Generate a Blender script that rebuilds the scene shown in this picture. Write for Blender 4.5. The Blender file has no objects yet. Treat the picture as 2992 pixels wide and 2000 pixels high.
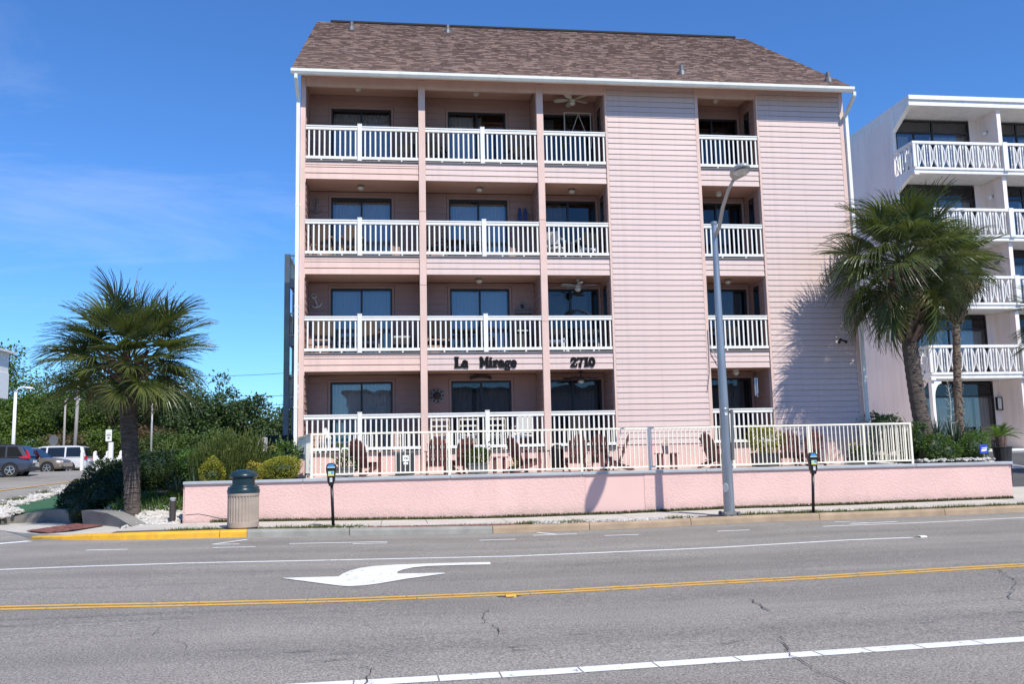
import bpy, math, random
from math import sin, cos, pi, radians, sqrt, atan2
from mathutils import Vector, Matrix

scene = bpy.context.scene
col = scene.collection

# ------------------------------------------------------------------ camera
cam_data = bpy.data.cameras.new('camera')
cam_data.sensor_width = 36.0
cam_data.lens = 31.26
cam_data.clip_start = 0.1
cam_data.clip_end = 3000
cam = bpy.data.objects.new('camera', cam_data)
col.objects.link(cam)
scene.camera = cam
YAW, PITCH, ROLL = 0.1295041, 0.1256133, -0.0218135
fwd = Vector((sin(YAW) * cos(PITCH), cos(YAW) * cos(PITCH), sin(PITCH)))
rgt = Vector((cos(YAW), -sin(YAW), 0))
upv = rgt.cross(fwd)
r2 = rgt * cos(ROLL) + upv * sin(ROLL)
u2 = upv * cos(ROLL) - rgt * sin(ROLL)
mw = Matrix((r2, u2, -fwd)).transposed().to_4x4()
mw.translation = Vector((-0.6463, -24.9474, 0.2372))
cam.matrix_world = mw

# ------------------------------------------------------------------ light and sky
SUN_D = Vector((-0.43, 1.0, -1.33)).normalized()
sun_el = math.asin(-SUN_D.z)
sun_az = atan2(-SUN_D.x, -SUN_D.y)
world = bpy.data.worlds.new('World')
scene.world = world
world.use_nodes = True
wn, wl = world.node_tree.nodes, world.node_tree.links
wn.clear()
wout = wn.new('ShaderNodeOutputWorld')
bg = wn.new('ShaderNodeBackground')
bg.inputs['Strength'].default_value = 0.107
sky = wn.new('ShaderNodeTexSky')
sky.sky_type = 'NISHITA'
sky.sun_disc = False
sky.sun_elevation = sun_el
sky.sun_rotation = sun_az
sky.altitude = 0
sky.air_density = 1.0
sky.dust_density = 0.0
sky.ozone_density = 4.0
# clear-air tint (a deep, saturated spring sky) and thin high cloud, the same over the whole dome
tint = wn.new('ShaderNodeMix'); tint.data_type = 'RGBA'; tint.blend_type = 'MULTIPLY'
tint.inputs['Factor'].default_value = 1.0
tint.inputs['B'].default_value = (0.52, 0.88, 1.30, 1)
wl.new(sky.outputs['Color'], tint.inputs['A'])
tc = wn.new('ShaderNodeTexCoord')
sep = wn.new('ShaderNodeSeparateXYZ')
wl.new(tc.outputs['Generated'], sep.inputs[0])
mx = wn.new('ShaderNodeMath'); mx.operation = 'MAXIMUM'; mx.inputs[1].default_value = 0.02
wl.new(sep.outputs['Z'], mx.inputs[0])
addz = wn.new('ShaderNodeMath'); addz.operation = 'ADD'; addz.inputs[1].default_value = 0.08
wl.new(mx.outputs[0], addz.inputs[0])
dx = wn.new('ShaderNodeMath'); dx.operation = 'DIVIDE'
dy = wn.new('ShaderNodeMath'); dy.operation = 'DIVIDE'
wl.new(sep.outputs['X'], dx.inputs[0]); wl.new(addz.outputs[0], dx.inputs[1])
wl.new(sep.outputs['Y'], dy.inputs[0]); wl.new(addz.outputs[0], dy.inputs[1])
cmb = wn.new('ShaderNodeCombineXYZ')
wl.new(dx.outputs[0], cmb.inputs[0]); wl.new(dy.outputs[0], cmb.inputs[1])
mp = wn.new('ShaderNodeMapping')
mp.inputs['Scale'].default_value = (0.55, 1.15, 1)
mp.inputs['Location'].default_value = (4.4, 13.7, 0)
mp.inputs['Rotation'].default_value = (0, 0, radians(18))
wl.new(cmb.outputs[0], mp.inputs['Vector'])
nz = wn.new('ShaderNodeTexNoise')
nz.inputs['Scale'].default_value = 0.9; nz.inputs['Detail'].default_value = 9
nz.inputs['Roughness'].default_value = 0.62; nz.inputs['Distortion'].default_value = 0.6
wl.new(mp.outputs[0], nz.inputs['Vector'])
nb = wn.new('ShaderNodeTexNoise')
nb.inputs['Scale'].default_value = 0.34; nb.inputs['Detail'].default_value = 2
wl.new(mp.outputs[0], nb.inputs['Vector'])
mulc = wn.new('ShaderNodeMath'); mulc.operation = 'MULTIPLY'
wl.new(nz.outputs['Fac'], mulc.inputs[0]); wl.new(nb.outputs['Fac'], mulc.inputs[1])
rmp = wn.new('ShaderNodeMapRange')
rmp.inputs['From Min'].default_value = 0.30; rmp.inputs['From Max'].default_value = 0.46
rmp.inputs['To Max'].default_value = 0.2
wl.new(mulc.outputs[0], rmp.inputs['Value'])
cmix = wn.new('ShaderNodeMix'); cmix.data_type = 'RGBA'
cmix.inputs['B'].default_value = (7.2, 7.6, 8.2, 1)
wl.new(rmp.outputs[0], cmix.inputs['Factor'])
wl.new(tint.outputs['Result'], cmix.inputs['A'])
wl.new(cmix.outputs['Result'], bg.inputs['Color'])
wl.new(bg.outputs[0], wout.inputs['Surface'])

sl = bpy.data.lights.new('sun', 'SUN')
sl.energy = 4.2
sl.angle = radians(0.53)
sl.color = (1.0, 0.945, 0.855)
sun = bpy.data.objects.new('sun', sl)
col.objects.link(sun)
sun.rotation_euler = SUN_D.to_track_quat('-Z', 'Y').to_euler()
sun.location = (20, -40, 60)

vs = scene.view_settings
vs.view_transform = 'Standard'
vs.look = 'None'
vs.exposure = 0.42
vs.gamma = 1.0
vs.use_curve_mapping = False

# ------------------------------------------------------------------ materials
MATS = {}
def _n(nt, t, **kw):
    n = nt.nodes.new(t)
    for k, v in kw.items(): setattr(n, k, v)
    return n
def mat(name, c, rough=0.6, var=0.0, vscale=3.0, bump=0.0, bscale=40.0, bdist=0.01, metal=0.0, ior=1.45,
        c2=None, fine=0.0, fscale=200.0, coord='Object', stretch=None, objvar=0.0, spec=None, sss=None, detail=5, trans=0.0, coat=0.0, streak=0.0, wear=None):
    """Principled material: colour c, large soft variation (var or towards c2), fine speckle, bump."""
    m = bpy.data.materials.new(name); m.use_nodes = True
    nt = m.node_tree; b = nt.nodes['Principled BSDF']; L = nt.links
    b.inputs['Roughness'].default_value = rough
    b.inputs['Metallic'].default_value = metal
    b.inputs['IOR'].default_value = ior
    if spec is not None: b.inputs['Specular IOR Level'].default_value = spec
    if coat: b.inputs['Coat Weight'].default_value = coat; b.inputs['Coat Roughness'].default_value = 0.05
    if trans: b.inputs['Transmission Weight'].default_value = trans
    t = _n(nt, 'ShaderNodeTexCoord'); vec = t.outputs[coord]
    if coord == 'World':
        pass
    if stretch:
        mpn = _n(nt, 'ShaderNodeMapping'); mpn.inputs['Scale'].default_value = stretch
        L.new(vec, mpn.inputs['Vector']); vec2 = mpn.outputs[0]
    else: vec2 = vec
    cur = None
    def rgbconst(cc):
        n = _n(nt, 'ShaderNodeRGB'); n.outputs[0].default_value = (*cc, 1); return n.outputs[0]
    cur = rgbconst(c)
    if var or c2:
        n1 = _n(nt, 'ShaderNodeTexNoise'); n1.inputs['Scale'].default_value = vscale; n1.inputs['Detail'].default_value = detail
        L.new(vec2, n1.inputs['Vector'])
        mr = _n(nt, 'ShaderNodeMapRange'); mr.inputs['From Min'].default_value = 0.3; mr.inputs['From Max'].default_value = 0.7
        L.new(n1.outputs['Fac'], mr.inputs['Value'])
        mixn = _n(nt, 'ShaderNodeMix', data_type='RGBA')
        L.new(mr.outputs[0], mixn.inputs['Factor'])
        if c2: L.new(cur, mixn.inputs['A']); mixn.inputs['B'].default_value = (*c2, 1)
        else:
            mixn.inputs['A'].default_value = tuple(x * (1 - var) for x in c) + (1,)
            mixn.inputs['B'].default_value = tuple(min(1, x * (1 + var)) for x in c) + (1,)
        cur = mixn.outputs['Result']
    if fine:
        n2 = _n(nt, 'ShaderNodeTexNoise'); n2.inputs['Scale'].default_value = fscale; n2.inputs['Detail'].default_value = 2
        L.new(vec, n2.inputs['Vector'])
        mr = _n(nt, 'ShaderNodeMapRange'); mr.inputs['From Min'].default_value = 0.25; mr.inputs['From Max'].default_value = 0.75
        mr.inputs['To Min'].default_value = 1 - fine; mr.inputs['To Max'].default_value = 1 + fine
        L.new(n2.outputs['Fac'], mr.inputs['Value'])
        hsv = _n(nt, 'ShaderNodeMix', data_type='RGBA', blend_type='MULTIPLY'); hsv.inputs['Factor'].default_value = 1
        L.new(cur, hsv.inputs['A']); L.new(mr.outputs[0], hsv.inputs['B']); cur = hsv.outputs['Result']
    if objvar:
        oi = _n(nt, 'ShaderNodeObjectInfo')
        mr = _n(nt, 'ShaderNodeMapRange'); mr.inputs['To Min'].default_value = 1 - objvar; mr.inputs['To Max'].default_value = 1 + objvar
        L.new(oi.outputs['Random'], mr.inputs['Value'])
        hv = _n(nt, 'ShaderNodeMix', data_type='RGBA', blend_type='MULTIPLY'); hv.inputs['Factor'].default_value = 1
        L.new(cur, hv.inputs['A']); L.new(mr.outputs[0], hv.inputs['B']); cur = hv.outputs['Result']
    if streak:                                         # dirt runs down the surface
        ms = _n(nt, 'ShaderNodeMapping'); ms.inputs['Scale'].default_value = (3.2, 3.2, 0.22); L.new(vec, ms.inputs['Vector'])
        ns = _n(nt, 'ShaderNodeTexNoise'); ns.inputs['Scale'].default_value = 1.3; ns.inputs['Detail'].default_value = 7; ns.inputs['Roughness'].default_value = 0.65
        L.new(ms.outputs[0], ns.inputs['Vector'])
        mr = _n(nt, 'ShaderNodeMapRange'); mr.inputs['From Min'].default_value = 0.48; mr.inputs['From Max'].default_value = 0.72
        mr.inputs['To Min'].default_value = 1.0; mr.inputs['To Max'].default_value = 1 - streak
        L.new(ns.outputs['Fac'], mr.inputs['Value'])
        sv = _n(nt, 'ShaderNodeMix', data_type='RGBA', blend_type='MULTIPLY'); sv.inputs['Factor'].default_value = 1
        L.new(cur, sv.inputs['A']); L.new(mr.outputs[0], sv.inputs['B']); cur = sv.outputs['Result']
    if wear:                                           # paint worn or chipped through to what is below: (colour, threshold, scale)
        wc, wt, wsx = wear
        nw = _n(nt, 'ShaderNodeTexNoise'); nw.inputs['Scale'].default_value = wsx; nw.inputs['Detail'].default_value = 8; nw.inputs['Roughness'].default_value = 0.72
        L.new(vec, nw.inputs['Vector'])
        mr = _n(nt, 'ShaderNodeMapRange'); mr.inputs['From Min'].default_value = wt; mr.inputs['From Max'].default_value = wt + 0.03
        L.new(nw.outputs['Fac'], mr.inputs['Value'])
        wm = _n(nt, 'ShaderNodeMix', data_type='RGBA'); L.new(mr.outputs[0], wm.inputs['Factor']); L.new(cur, wm.inputs['A']); wm.inputs['B'].default_value = (*wc, 1); cur = wm.outputs['Result']
    L.new(cur, b.inputs['Base Color'])
    if bump:
        n3 = _n(nt, 'ShaderNodeTexNoise'); n3.inputs['Scale'].default_value = bscale; n3.inputs['Detail'].default_value = 4
        L.new(vec2, n3.inputs['Vector'])
        bp = _n(nt, 'ShaderNodeBump'); bp.inputs['Strength'].default_value = bump; bp.inputs['Distance'].default_value = bdist
        L.new(n3.outputs['Fac'], bp.inputs['Height']); L.new(bp.outputs[0], b.inputs['Normal'])
    MATS[name] = m
    return m

def leafmat(name, c, c2, rough=0.45, tl=0.35, vscale=2.5):
    """two-sided leaf: diffuse/gloss plus some translucency, colour varying leaf by leaf"""
    m = mat(name, c, rough, c2=c2, vscale=vscale, objvar=0.22, detail=3)
    nt = m.node_tree; b = nt.nodes['Principled BSDF']; L = nt.links
    out = nt.nodes['Material Output']
    tr = _n(nt, 'ShaderNodeBsdfTranslucent')
    src = b.inputs['Base Color'].links[0].from_socket
    br = _n(nt, 'ShaderNodeMix', data_type='RGBA', blend_type='MULTIPLY'); br.inputs['Factor'].default_value = 1
    br.inputs['B'].default_value = (1.5, 1.6, 0.6, 1)
    L.new(src, br.inputs['A']); L.new(br.outputs['Result'], tr.inputs['Color'])
    mixs = _n(nt, 'ShaderNodeMixShader'); mixs.inputs[0].default_value = tl
    L.new(b.outputs[0], mixs.inputs[1]); L.new(tr.outputs[0], mixs.inputs[2]); L.new(mixs.outputs[0], out.inputs['Surface'])
    return m

def glassmat(name, tint, refl=0.14, rough=0.01):
    """window pane: tinted see-through with a mirror part that grows at glancing angles"""
    m = bpy.data.materials.new(name); m.use_nodes = True
    nt = m.node_tree; nt.nodes.clear(); L = nt.links
    out = _n(nt, 'ShaderNodeOutputMaterial')
    tr = _n(nt, 'ShaderNodeBsdfTransparent'); tr.inputs[0].default_value = (*tint, 1)
    gl = _n(nt, 'ShaderNodeBsdfGlossy'); gl.inputs['Roughness'].default_value = rough; gl.inputs['Color'].default_value = (0.92, 0.95, 1, 1)
    lw = _n(nt, 'ShaderNodeLayerWeight'); lw.inputs['Blend'].default_value = 0.25
    mr = _n(nt, 'ShaderNodeMapRange'); mr.inputs['To Min'].default_value = refl; mr.inputs['To Max'].default_value = 0.9
    L.new(lw.outputs['Fresnel'], mr.inputs['Value'])
    tcn = _n(nt, 'ShaderNodeTexCoord'); nn = _n(nt, 'ShaderNodeTexNoise'); nn.inputs['Scale'].default_value = 0.9
    L.new(tcn.outputs['Object'], nn.inputs['Vector'])
    bp = _n(nt, 'ShaderNodeBump'); bp.inputs['Strength'].default_value = 0.12; bp.inputs['Distance'].default_value = 0.03
    L.new(nn.outputs['Fac'], bp.inputs['Height']); L.new(bp.outputs[0], gl.inputs['Normal'])
    mx_ = _n(nt, 'ShaderNodeMixShader')
    L.new(mr.outputs[0], mx_.inputs[0]); L.new(tr.outputs[0], mx_.inputs[1]); L.new(gl.outputs[0], mx_.inputs[2]); L.new(mx_.outputs[0], out.inputs['Surface'])
    MATS[name] = m
    return m

mat('pink_siding', (0.61, 0.475, 0.435), 0.55, var=0.045, vscale=0.8, fine=0.03, fscale=30, objvar=0.03, streak=0.10, bump=0.08, bscale=25, stretch=(1, 1, 8))
mat('pink_trim', (0.665, 0.475, 0.405), 0.6, streak=0.10, var=0.06, vscale=1.5, fine=0.03, fscale=40, bump=0.1, bscale=30)
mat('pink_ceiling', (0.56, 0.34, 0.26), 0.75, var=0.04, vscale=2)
mat('white_vinyl', (0.78, 0.77, 0.72), 0.35, streak=0.10, var=0.02, vscale=2)
mat('white_paint', (0.80, 0.79, 0.77), 0.5, streak=0.16, var=0.04, vscale=1.2, fine=0.03, fscale=25, bump=0.1, bscale=20)
mat('motel_stucco', (0.86, 0.765, 0.72), 0.7, streak=0.14, var=0.05, vscale=0.7, fine=0.05, fscale=30, bump=0.25, bscale=30)
mat('white_gutter', (0.78, 0.77, 0.70), 0.4, streak=0.12, var=0.05, vscale=1.5)
mat('cream_metal', (0.80, 0.76, 0.63), 0.4, var=0.04, vscale=1.5)
mat('dark_bronze', (0.018, 0.016, 0.016), 0.4)
mat('door_jamb_dark', (0.03, 0.024, 0.022), 0.6)
mat('curtain', (0.62, 0.62, 0.60), 0.9, var=0.05)
mat('curtain_grey', (0.42, 0.44, 0.46), 0.9, var=0.05)
mat('curtain_lace', (0.40, 0.42, 0.42), 0.9, c2=(0.70, 0.70, 0.68), vscale=9)
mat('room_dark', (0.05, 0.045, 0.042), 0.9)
mat('deck_grey', (0.25, 0.24, 0.23), 0.8, var=0.1)
mat('black_sign', (0.008, 0.008, 0.009), 0.8, spec=0.2)
mat('shingle_a', (0.270, 0.186, 0.150), 0.9, var=0.06, vscale=2, fine=0.25, fscale=60, bump=0.3, bscale=120)
mat('shingle_b', (0.245, 0.168, 0.136), 0.9, var=0.06, vscale=2, fine=0.25, fscale=60, bump=0.3, bscale=120)
mat('shingle_c', (0.288, 0.194, 0.150), 0.9, var=0.06, vscale=2, fine=0.25, fscale=60, bump=0.3, bscale=120)
mat('shingle_d', (0.252, 0.176, 0.147), 0.9, var=0.06, vscale=2, fine=0.25, fscale=60, bump=0.3, bscale=120)
mat('roof_dark', (0.02, 0.018, 0.018), 0.9)
mat('pipe_metal', (0.16, 0.16, 0.16), 0.5, metal=0.4)
mat('galvanised', (0.36, 0.37, 0.38), 0.38, var=0.14, vscale=2.5, metal=0.75, stretch=(3, 3, 0.5))
mat('lamp_grey', (0.42, 0.42, 0.41), 0.45, metal=0.3, var=0.06)
mat('lens_glass', (0.55, 0.56, 0.55), 0.15, var=0.1, vscale=9)
mat('cap_grey', (0.36, 0.39, 0.41), 0.55, var=0.10, vscale=2, fine=0.05, fscale=40)
mat('pink_shaded', (0.37, 0.232, 0.195), 0.7, var=0.06, vscale=1.5, fine=0.04, fscale=30)  # building pink darkened: recess shade put into the balcony wall and door trim colour
mat('concrete', (0.48, 0.445, 0.39), 0.85, var=0.10, vscale=1.3, fine=0.10, fscale=120, bump=0.15, bscale=120, bdist=0.004)
mat('concrete_bounce', (0.62, 0.555, 0.48), 0.85, var=0.08, vscale=1)  # kept light to bounce sun onto the motel's left wall
mat('concrete_shaded', (0.21, 0.20, 0.18), 0.85, var=0.14, vscale=1.6, fine=0.12, fscale=90, bump=0.2, bscale=80)  # palm and hedge shade on the corner upstands, put into the concrete colour
mat('kerb_grey', (0.27, 0.265, 0.235), 0.85, var=0.16, vscale=3, fine=0.12, fscale=90, bump=0.25, bscale=90)
mat('kerb_tan', (0.36, 0.265, 0.175), 0.85, var=0.18, vscale=2.5, fine=0.14, fscale=90, bump=0.25, bscale=90)
mat('kerb_yellow', (0.78, 0.42, 0.02), 0.55, wear=((0.28, 0.25, 0.20), 0.625, 6), c2=(0.60, 0.33, 0.04), vscale=7, fine=0.05, fscale=60)
mat('brick_red', (0.22, 0.085, 0.065), 0.85, var=0.25, vscale=4, objvar=0.25, fine=0.1, fscale=80)
mat('mortar_grey', (0.20, 0.18, 0.165), 0.9)
mat('line_white', (0.78, 0.78, 0.76), 0.6, wear=((0.22, 0.21, 0.19), 0.605, 9), c2=(0.66, 0.66, 0.64), vscale=5, fine=0.05, fscale=150)
mat('line_yellow', (0.72, 0.40, 0.045), 0.6, wear=((0.21, 0.18, 0.13), 0.60, 8), c2=(0.58, 0.33, 0.06), vscale=6, fine=0.06, fscale=150)
mat('crack_black', (0.05, 0.047, 0.045), 0.9)
mat('crack_grey', (0.085, 0.082, 0.08), 0.9)
mat('soil', (0.10, 0.075, 0.055), 0.95, var=0.3, vscale=4, fine=0.2, fscale=60, bump=0.5, bscale=30, bdist=0.03)
mat('earth_grass', (0.12, 0.14, 0.055), 0.95, c2=(0.20, 0.17, 0.10), vscale=0.3)
mat('turf', (0.035, 0.105, 0.045), 0.9, var=0.15, vscale=6, fine=0.2, fscale=200)
mat('rock_white', (0.50, 0.475, 0.43), 0.8, objvar=0.1, var=0.25, vscale=6)
mat('rock_grey', (0.36, 0.35, 0.33), 0.8, var=0.35, vscale=6)
mat('black_metal', (0.012, 0.012, 0.013), 0.35)
mat('bollard_brown', (0.05, 0.043, 0.04), 0.6)
mat('bin_lid', (0.012, 0.032, 0.042), 0.30, var=0.12, vscale=3)
mat('bin_body', (0.37, 0.305, 0.25), 0.85, var=0.10, vscale=4, fine=0.16, fscale=130, bump=0.3, bscale=120)
mat('chair_red', (0.155, 0.052, 0.050), 0.5, var=0.12, vscale=4, objvar=0.1)
mat('wood_tan', (0.38, 0.24, 0.14), 0.6, var=0.2, vscale=5)
mat('wicker_dark', (0.04, 0.035, 0.032), 0.7, var=0.3, vscale=20)
mat('sling_brown', (0.12, 0.085, 0.065), 0.8, var=0.1)
mat('plastic_white', (0.78, 0.78, 0.76), 0.4)
mat('cushion_teal', (0.02, 0.30, 0.36), 0.8)
mat('cushion_tan', (0.36, 0.22, 0.12), 0.8)
mat('table_glass', (0.10, 0.14, 0.16), 0.08)
mat('planter_grey', (0.085, 0.088, 0.092), 0.7, var=0.2)
mat('planter_black', (0.022, 0.022, 0.024), 0.6)
mat('cooler_dark', (0.035, 0.038, 0.045), 0.5)
mat('terracotta', (0.30, 0.13, 0.07), 0.8)
mat('sign_blue', (0.03, 0.06, 0.42), 0.5)
mat('sticker_blue', (0.05, 0.25, 0.62), 0.4)
mat('sticker_green', (0.45, 0.62, 0.45), 0.5)
mat('sticker_yellow', (0.75, 0.62, 0.08), 0.5)
mat('sticker_white', (0.72, 0.76, 0.76), 0.5)
mat('pewter', (0.24, 0.21, 0.20), 0.5, metal=0.3, var=0.3, vscale=12)
mat('wood_dark', (0.05, 0.035, 0.028), 0.7, var=0.3, vscale=8)
mat('wood_grey', (0.30, 0.28, 0.26), 0.85, var=0.2, vscale=2, stretch=(4, 4, 0.4))
mat('fan_beige', (0.60, 0.55, 0.47), 0.5)
mat('navy_cloth', (0.03, 0.05, 0.14), 0.8, var=0.4, vscale=9)
mat('pot_purple', (0.14, 0.12, 0.16), 0.6)
mat('trunk_palm', (0.15, 0.120, 0.100), 0.95, c2=(0.050, 0.040, 0.034), vscale=3, stretch=(1.5, 1.5, 12), fine=0.25, fscale=40, bump=0.9, bscale=5, bdist=0.04)
mat('trunk_pale', (0.24, 0.185, 0.14), 0.95, c2=(0.12, 0.09, 0.07), vscale=5, stretch=(1, 1, 6), fine=0.2, fscale=40, bump=0.7, bscale=16, bdist=0.04)
mat('boot_brown', (0.165, 0.105, 0.080), 0.9, c2=(0.09, 0.06, 0.048), vscale=7, objvar=0.3, bump=0.4, bscale=30)
mat('bark', (0.14, 0.115, 0.095), 0.95, var=0.3, vscale=4, bump=0.6, bscale=12, bdist=0.05)
mat('petal_white', (0.75, 0.75, 0.72), 0.7)
mat('petal_yellow', (0.62, 0.42, 0.03), 0.7)
leafmat('frond', (0.050, 0.080, 0.024), (0.130, 0.148, 0.046), 0.30, 0.25, 2.2)
leafmat('frond_old', (0.17, 0.14, 0.055), (0.25, 0.19, 0.09), 0.6, 0.25)
leafmat('leaf_dark', (0.022, 0.046, 0.014), (0.045, 0.075, 0.022), 0.4, 0.2)
leafmat('leaf_hedge', (0.036, 0.085, 0.016), (0.080, 0.160, 0.026), 0.5, 0.3)
leafmat('leaf_hedge_shaded', (0.012, 0.030, 0.008), (0.028, 0.056, 0.013), 0.5, 0.15)  # hedge leaf darkened: the palm's shadow put into the leaf colour
leafmat('leaf_lime', (0.20, 0.22, 0.030), (0.36, 0.33, 0.045), 0.5, 0.35, 5)
leafmat('leaf_gold', (0.42, 0.33, 0.06), (0.30, 0.28, 0.05), 0.5, 0.3, 5)
leafmat('needle', (0.075, 0.112, 0.028), (0.130, 0.165, 0.040), 0.55, 0.3, 4)
leafmat('leaf_mid', (0.060, 0.115, 0.028), (0.105, 0.165, 0.040), 0.45, 0.35)
leafmat('leaf_tree', (0.055, 0.102, 0.022), (0.120, 0.175, 0.038), 0.5, 0.35, 0.25)
leafmat('leaf_tree_light', (0.085, 0.145, 0.026), (0.155, 0.21, 0.045), 0.5, 0.4, 0.25)
leafmat('leaf_tree_dark', (0.042, 0.076, 0.026), (0.082, 0.124, 0.038), 0.5, 0.3, 0.25)
leafmat('leaf_rust', (0.115, 0.070, 0.038), (0.080, 0.085, 0.032), 0.6, 0.3, 0.4)
leafmat('yucca', (0.028, 0.052, 0.034), (0.055, 0.085, 0.055), 0.4, 0.12)
leafmat('grassblade', (0.085, 0.115, 0.026), (0.150, 0.160, 0.045), 0.6, 0.3, 3)
leafmat('moss', (0.045, 0.058, 0.016), (0.085, 0.085, 0.026), 0.8, 0.2, 4)
leafmat('banana', (0.07, 0.14, 0.025), (0.12, 0.20, 0.035), 0.4, 0.4)
mat('car_blue', (0.075, 0.085, 0.115), 0.28, metal=0.55, coat=0.6)
mat('car_tan', (0.26, 0.215, 0.17), 0.28, metal=0.55, coat=0.6)
mat('car_white', (0.66, 0.67, 0.68), 0.28, metal=0.15, coat=0.6)
mat('car_black_trim', (0.015, 0.015, 0.016), 0.5)
mat('car_window', (0.010, 0.013, 0.016), 0.04, ior=1.6)
mat('tyre', (0.018, 0.018, 0.018), 0.85)
mat('rim', (0.62, 0.63, 0.64), 0.25, metal=0.8)
mat('tail_red', (0.42, 0.012, 0.015), 0.15, coat=0.5)
mat('headlight', (0.62, 0.64, 0.66), 0.08, coat=0.5)
mat('asphalt_dark', (0.075, 0.076, 0.080), 0.9, var=0.15, vscale=1, fine=0.2, fscale=90)
mat('beige_siding', (0.62, 0.57, 0.46), 0.7, var=0.05)
mat('grey_wood_stair', (0.30, 0.30, 0.285), 0.8, var=0.12, vscale=2)
glassmat('pane_clear', (0.62, 0.61, 0.60), 0.10)
glassmat('pane_dark', (0.36, 0.35, 0.345), 0.035)
glassmat('pane_open', (0.70, 0.72, 0.74), 0.05)

# stucco with coarse trowelled relief
def stucco(name, c):
    m = mat(name, c, 0.85, var=0.045, vscale=0.9, fine=0.03, fscale=60)
    nt = m.node_tree; b = nt.nodes['Principled BSDF']; L = nt.links
    t = _n(nt, 'ShaderNodeTexCoord')
    a = _n(nt, 'ShaderNodeTexNoise'); a.inputs['Scale'].default_value = 19; a.inputs['Detail'].default_value = 4; a.inputs['Distortion'].default_value = 0.5
    v = _n(nt, 'ShaderNodeTexNoise'); v.inputs['Scale'].default_value = 38; v.inputs['Detail'].default_value = 2
    L.new(t.outputs['Object'], a.inputs['Vector']); L.new(t.outputs['Object'], v.inputs['Vector'])
    r = _n(nt, 'ShaderNodeMapRange'); r.inputs['From Min'].default_value = 0.44; r.inputs['From Max'].default_value = 0.56
    L.new(a.outputs['Fac'], r.inputs['Value'])
    s = _n(nt, 'ShaderNodeMath'); s.operation = 'MULTIPLY_ADD'; s.inputs[1].default_value = 0.55
    L.new(v.outputs['Fac'], s.inputs[0]); L.new(r.outputs[0], s.inputs[2])
    src = b.inputs['Base Color'].links[0].from_socket
    sx = _n(nt, 'ShaderNodeSeparateXYZ'); L.new(t.outputs['Object'], sx.inputs[0])
    g = _n(nt, 'ShaderNodeTexNoise'); g.inputs['Scale'].default_value = 2.2; g.inputs['Detail'].default_value = 6
    mg = _n(nt, 'ShaderNodeMapping'); mg.inputs['Scale'].default_value = (1.6, 1, .35); L.new(t.outputs['Object'], mg.inputs['Vector']); L.new(mg.outputs[0], g.inputs['Vector'])
    mr1 = _n(nt, 'ShaderNodeMapRange'); mr1.inputs['From Min'].default_value = .50; mr1.inputs['From Max'].default_value = .72; mr1.inputs['To Max'].default_value = .22
    L.new(g.outputs['Fac'], mr1.inputs['Value'])
    mxd = _n(nt, 'ShaderNodeMix', data_type='RGBA'); L.new(mr1.outputs[0], mxd.inputs['Factor']); L.new(src, mxd.inputs['A']); mxd.inputs['B'].default_value = (.52, .36, .31, 1)
    # splash dirt in the lowest hand's breadth, ragged upper edge
    sm = _n(nt, 'ShaderNodeMapRange'); sm.inputs['From Min'].default_value = .02; sm.inputs['From Max'].default_value = .30; sm.inputs['To Min'].default_value = .55; sm.inputs['To Max'].default_value = 0
    L.new(sx.outputs['Z'], sm.inputs['Value'])
    sn = _n(nt, 'ShaderNodeTexNoise'); sn.inputs['Scale'].default_value = 4.5; sn.inputs['Detail'].default_value = 6; L.new(t.outputs['Object'], sn.inputs['Vector'])
    sq = _n(nt, 'ShaderNodeMapRange'); sq.inputs['From Min'].default_value = .35; sq.inputs['From Max'].default_value = .68; L.new(sn.outputs['Fac'], sq.inputs['Value'])
    smul = _n(nt, 'ShaderNodeMath'); smul.operation = 'MULTIPLY'; L.new(sm.outputs[0], smul.inputs[0]); L.new(sq.outputs[0], smul.inputs[1])
    mxs = _n(nt, 'ShaderNodeMix', data_type='RGBA'); L.new(smul.outputs[0], mxs.inputs['Factor']); L.new(mxd.outputs['Result'], mxs.inputs['A']); mxs.inputs['B'].default_value = (.36, .29, .22, 1)
    L.new(mxs.outputs['Result'], b.inputs['Base Color'])
    bp = _n(nt, 'ShaderNodeBump'); bp.inputs['Strength'].default_value = 0.38; bp.inputs['Distance'].default_value = 0.010
    L.new(s.outputs[0], bp.inputs['Height']); L.new(bp.outputs[0], b.inputs['Normal'])
stucco('stucco_pink', (0.68, 0.46, 0.415))
mat('stucco_smooth', (0.68, 0.46, 0.415), 0.8, var=0.04, vscale=1.2, bump=0.1, bscale=9)

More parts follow.
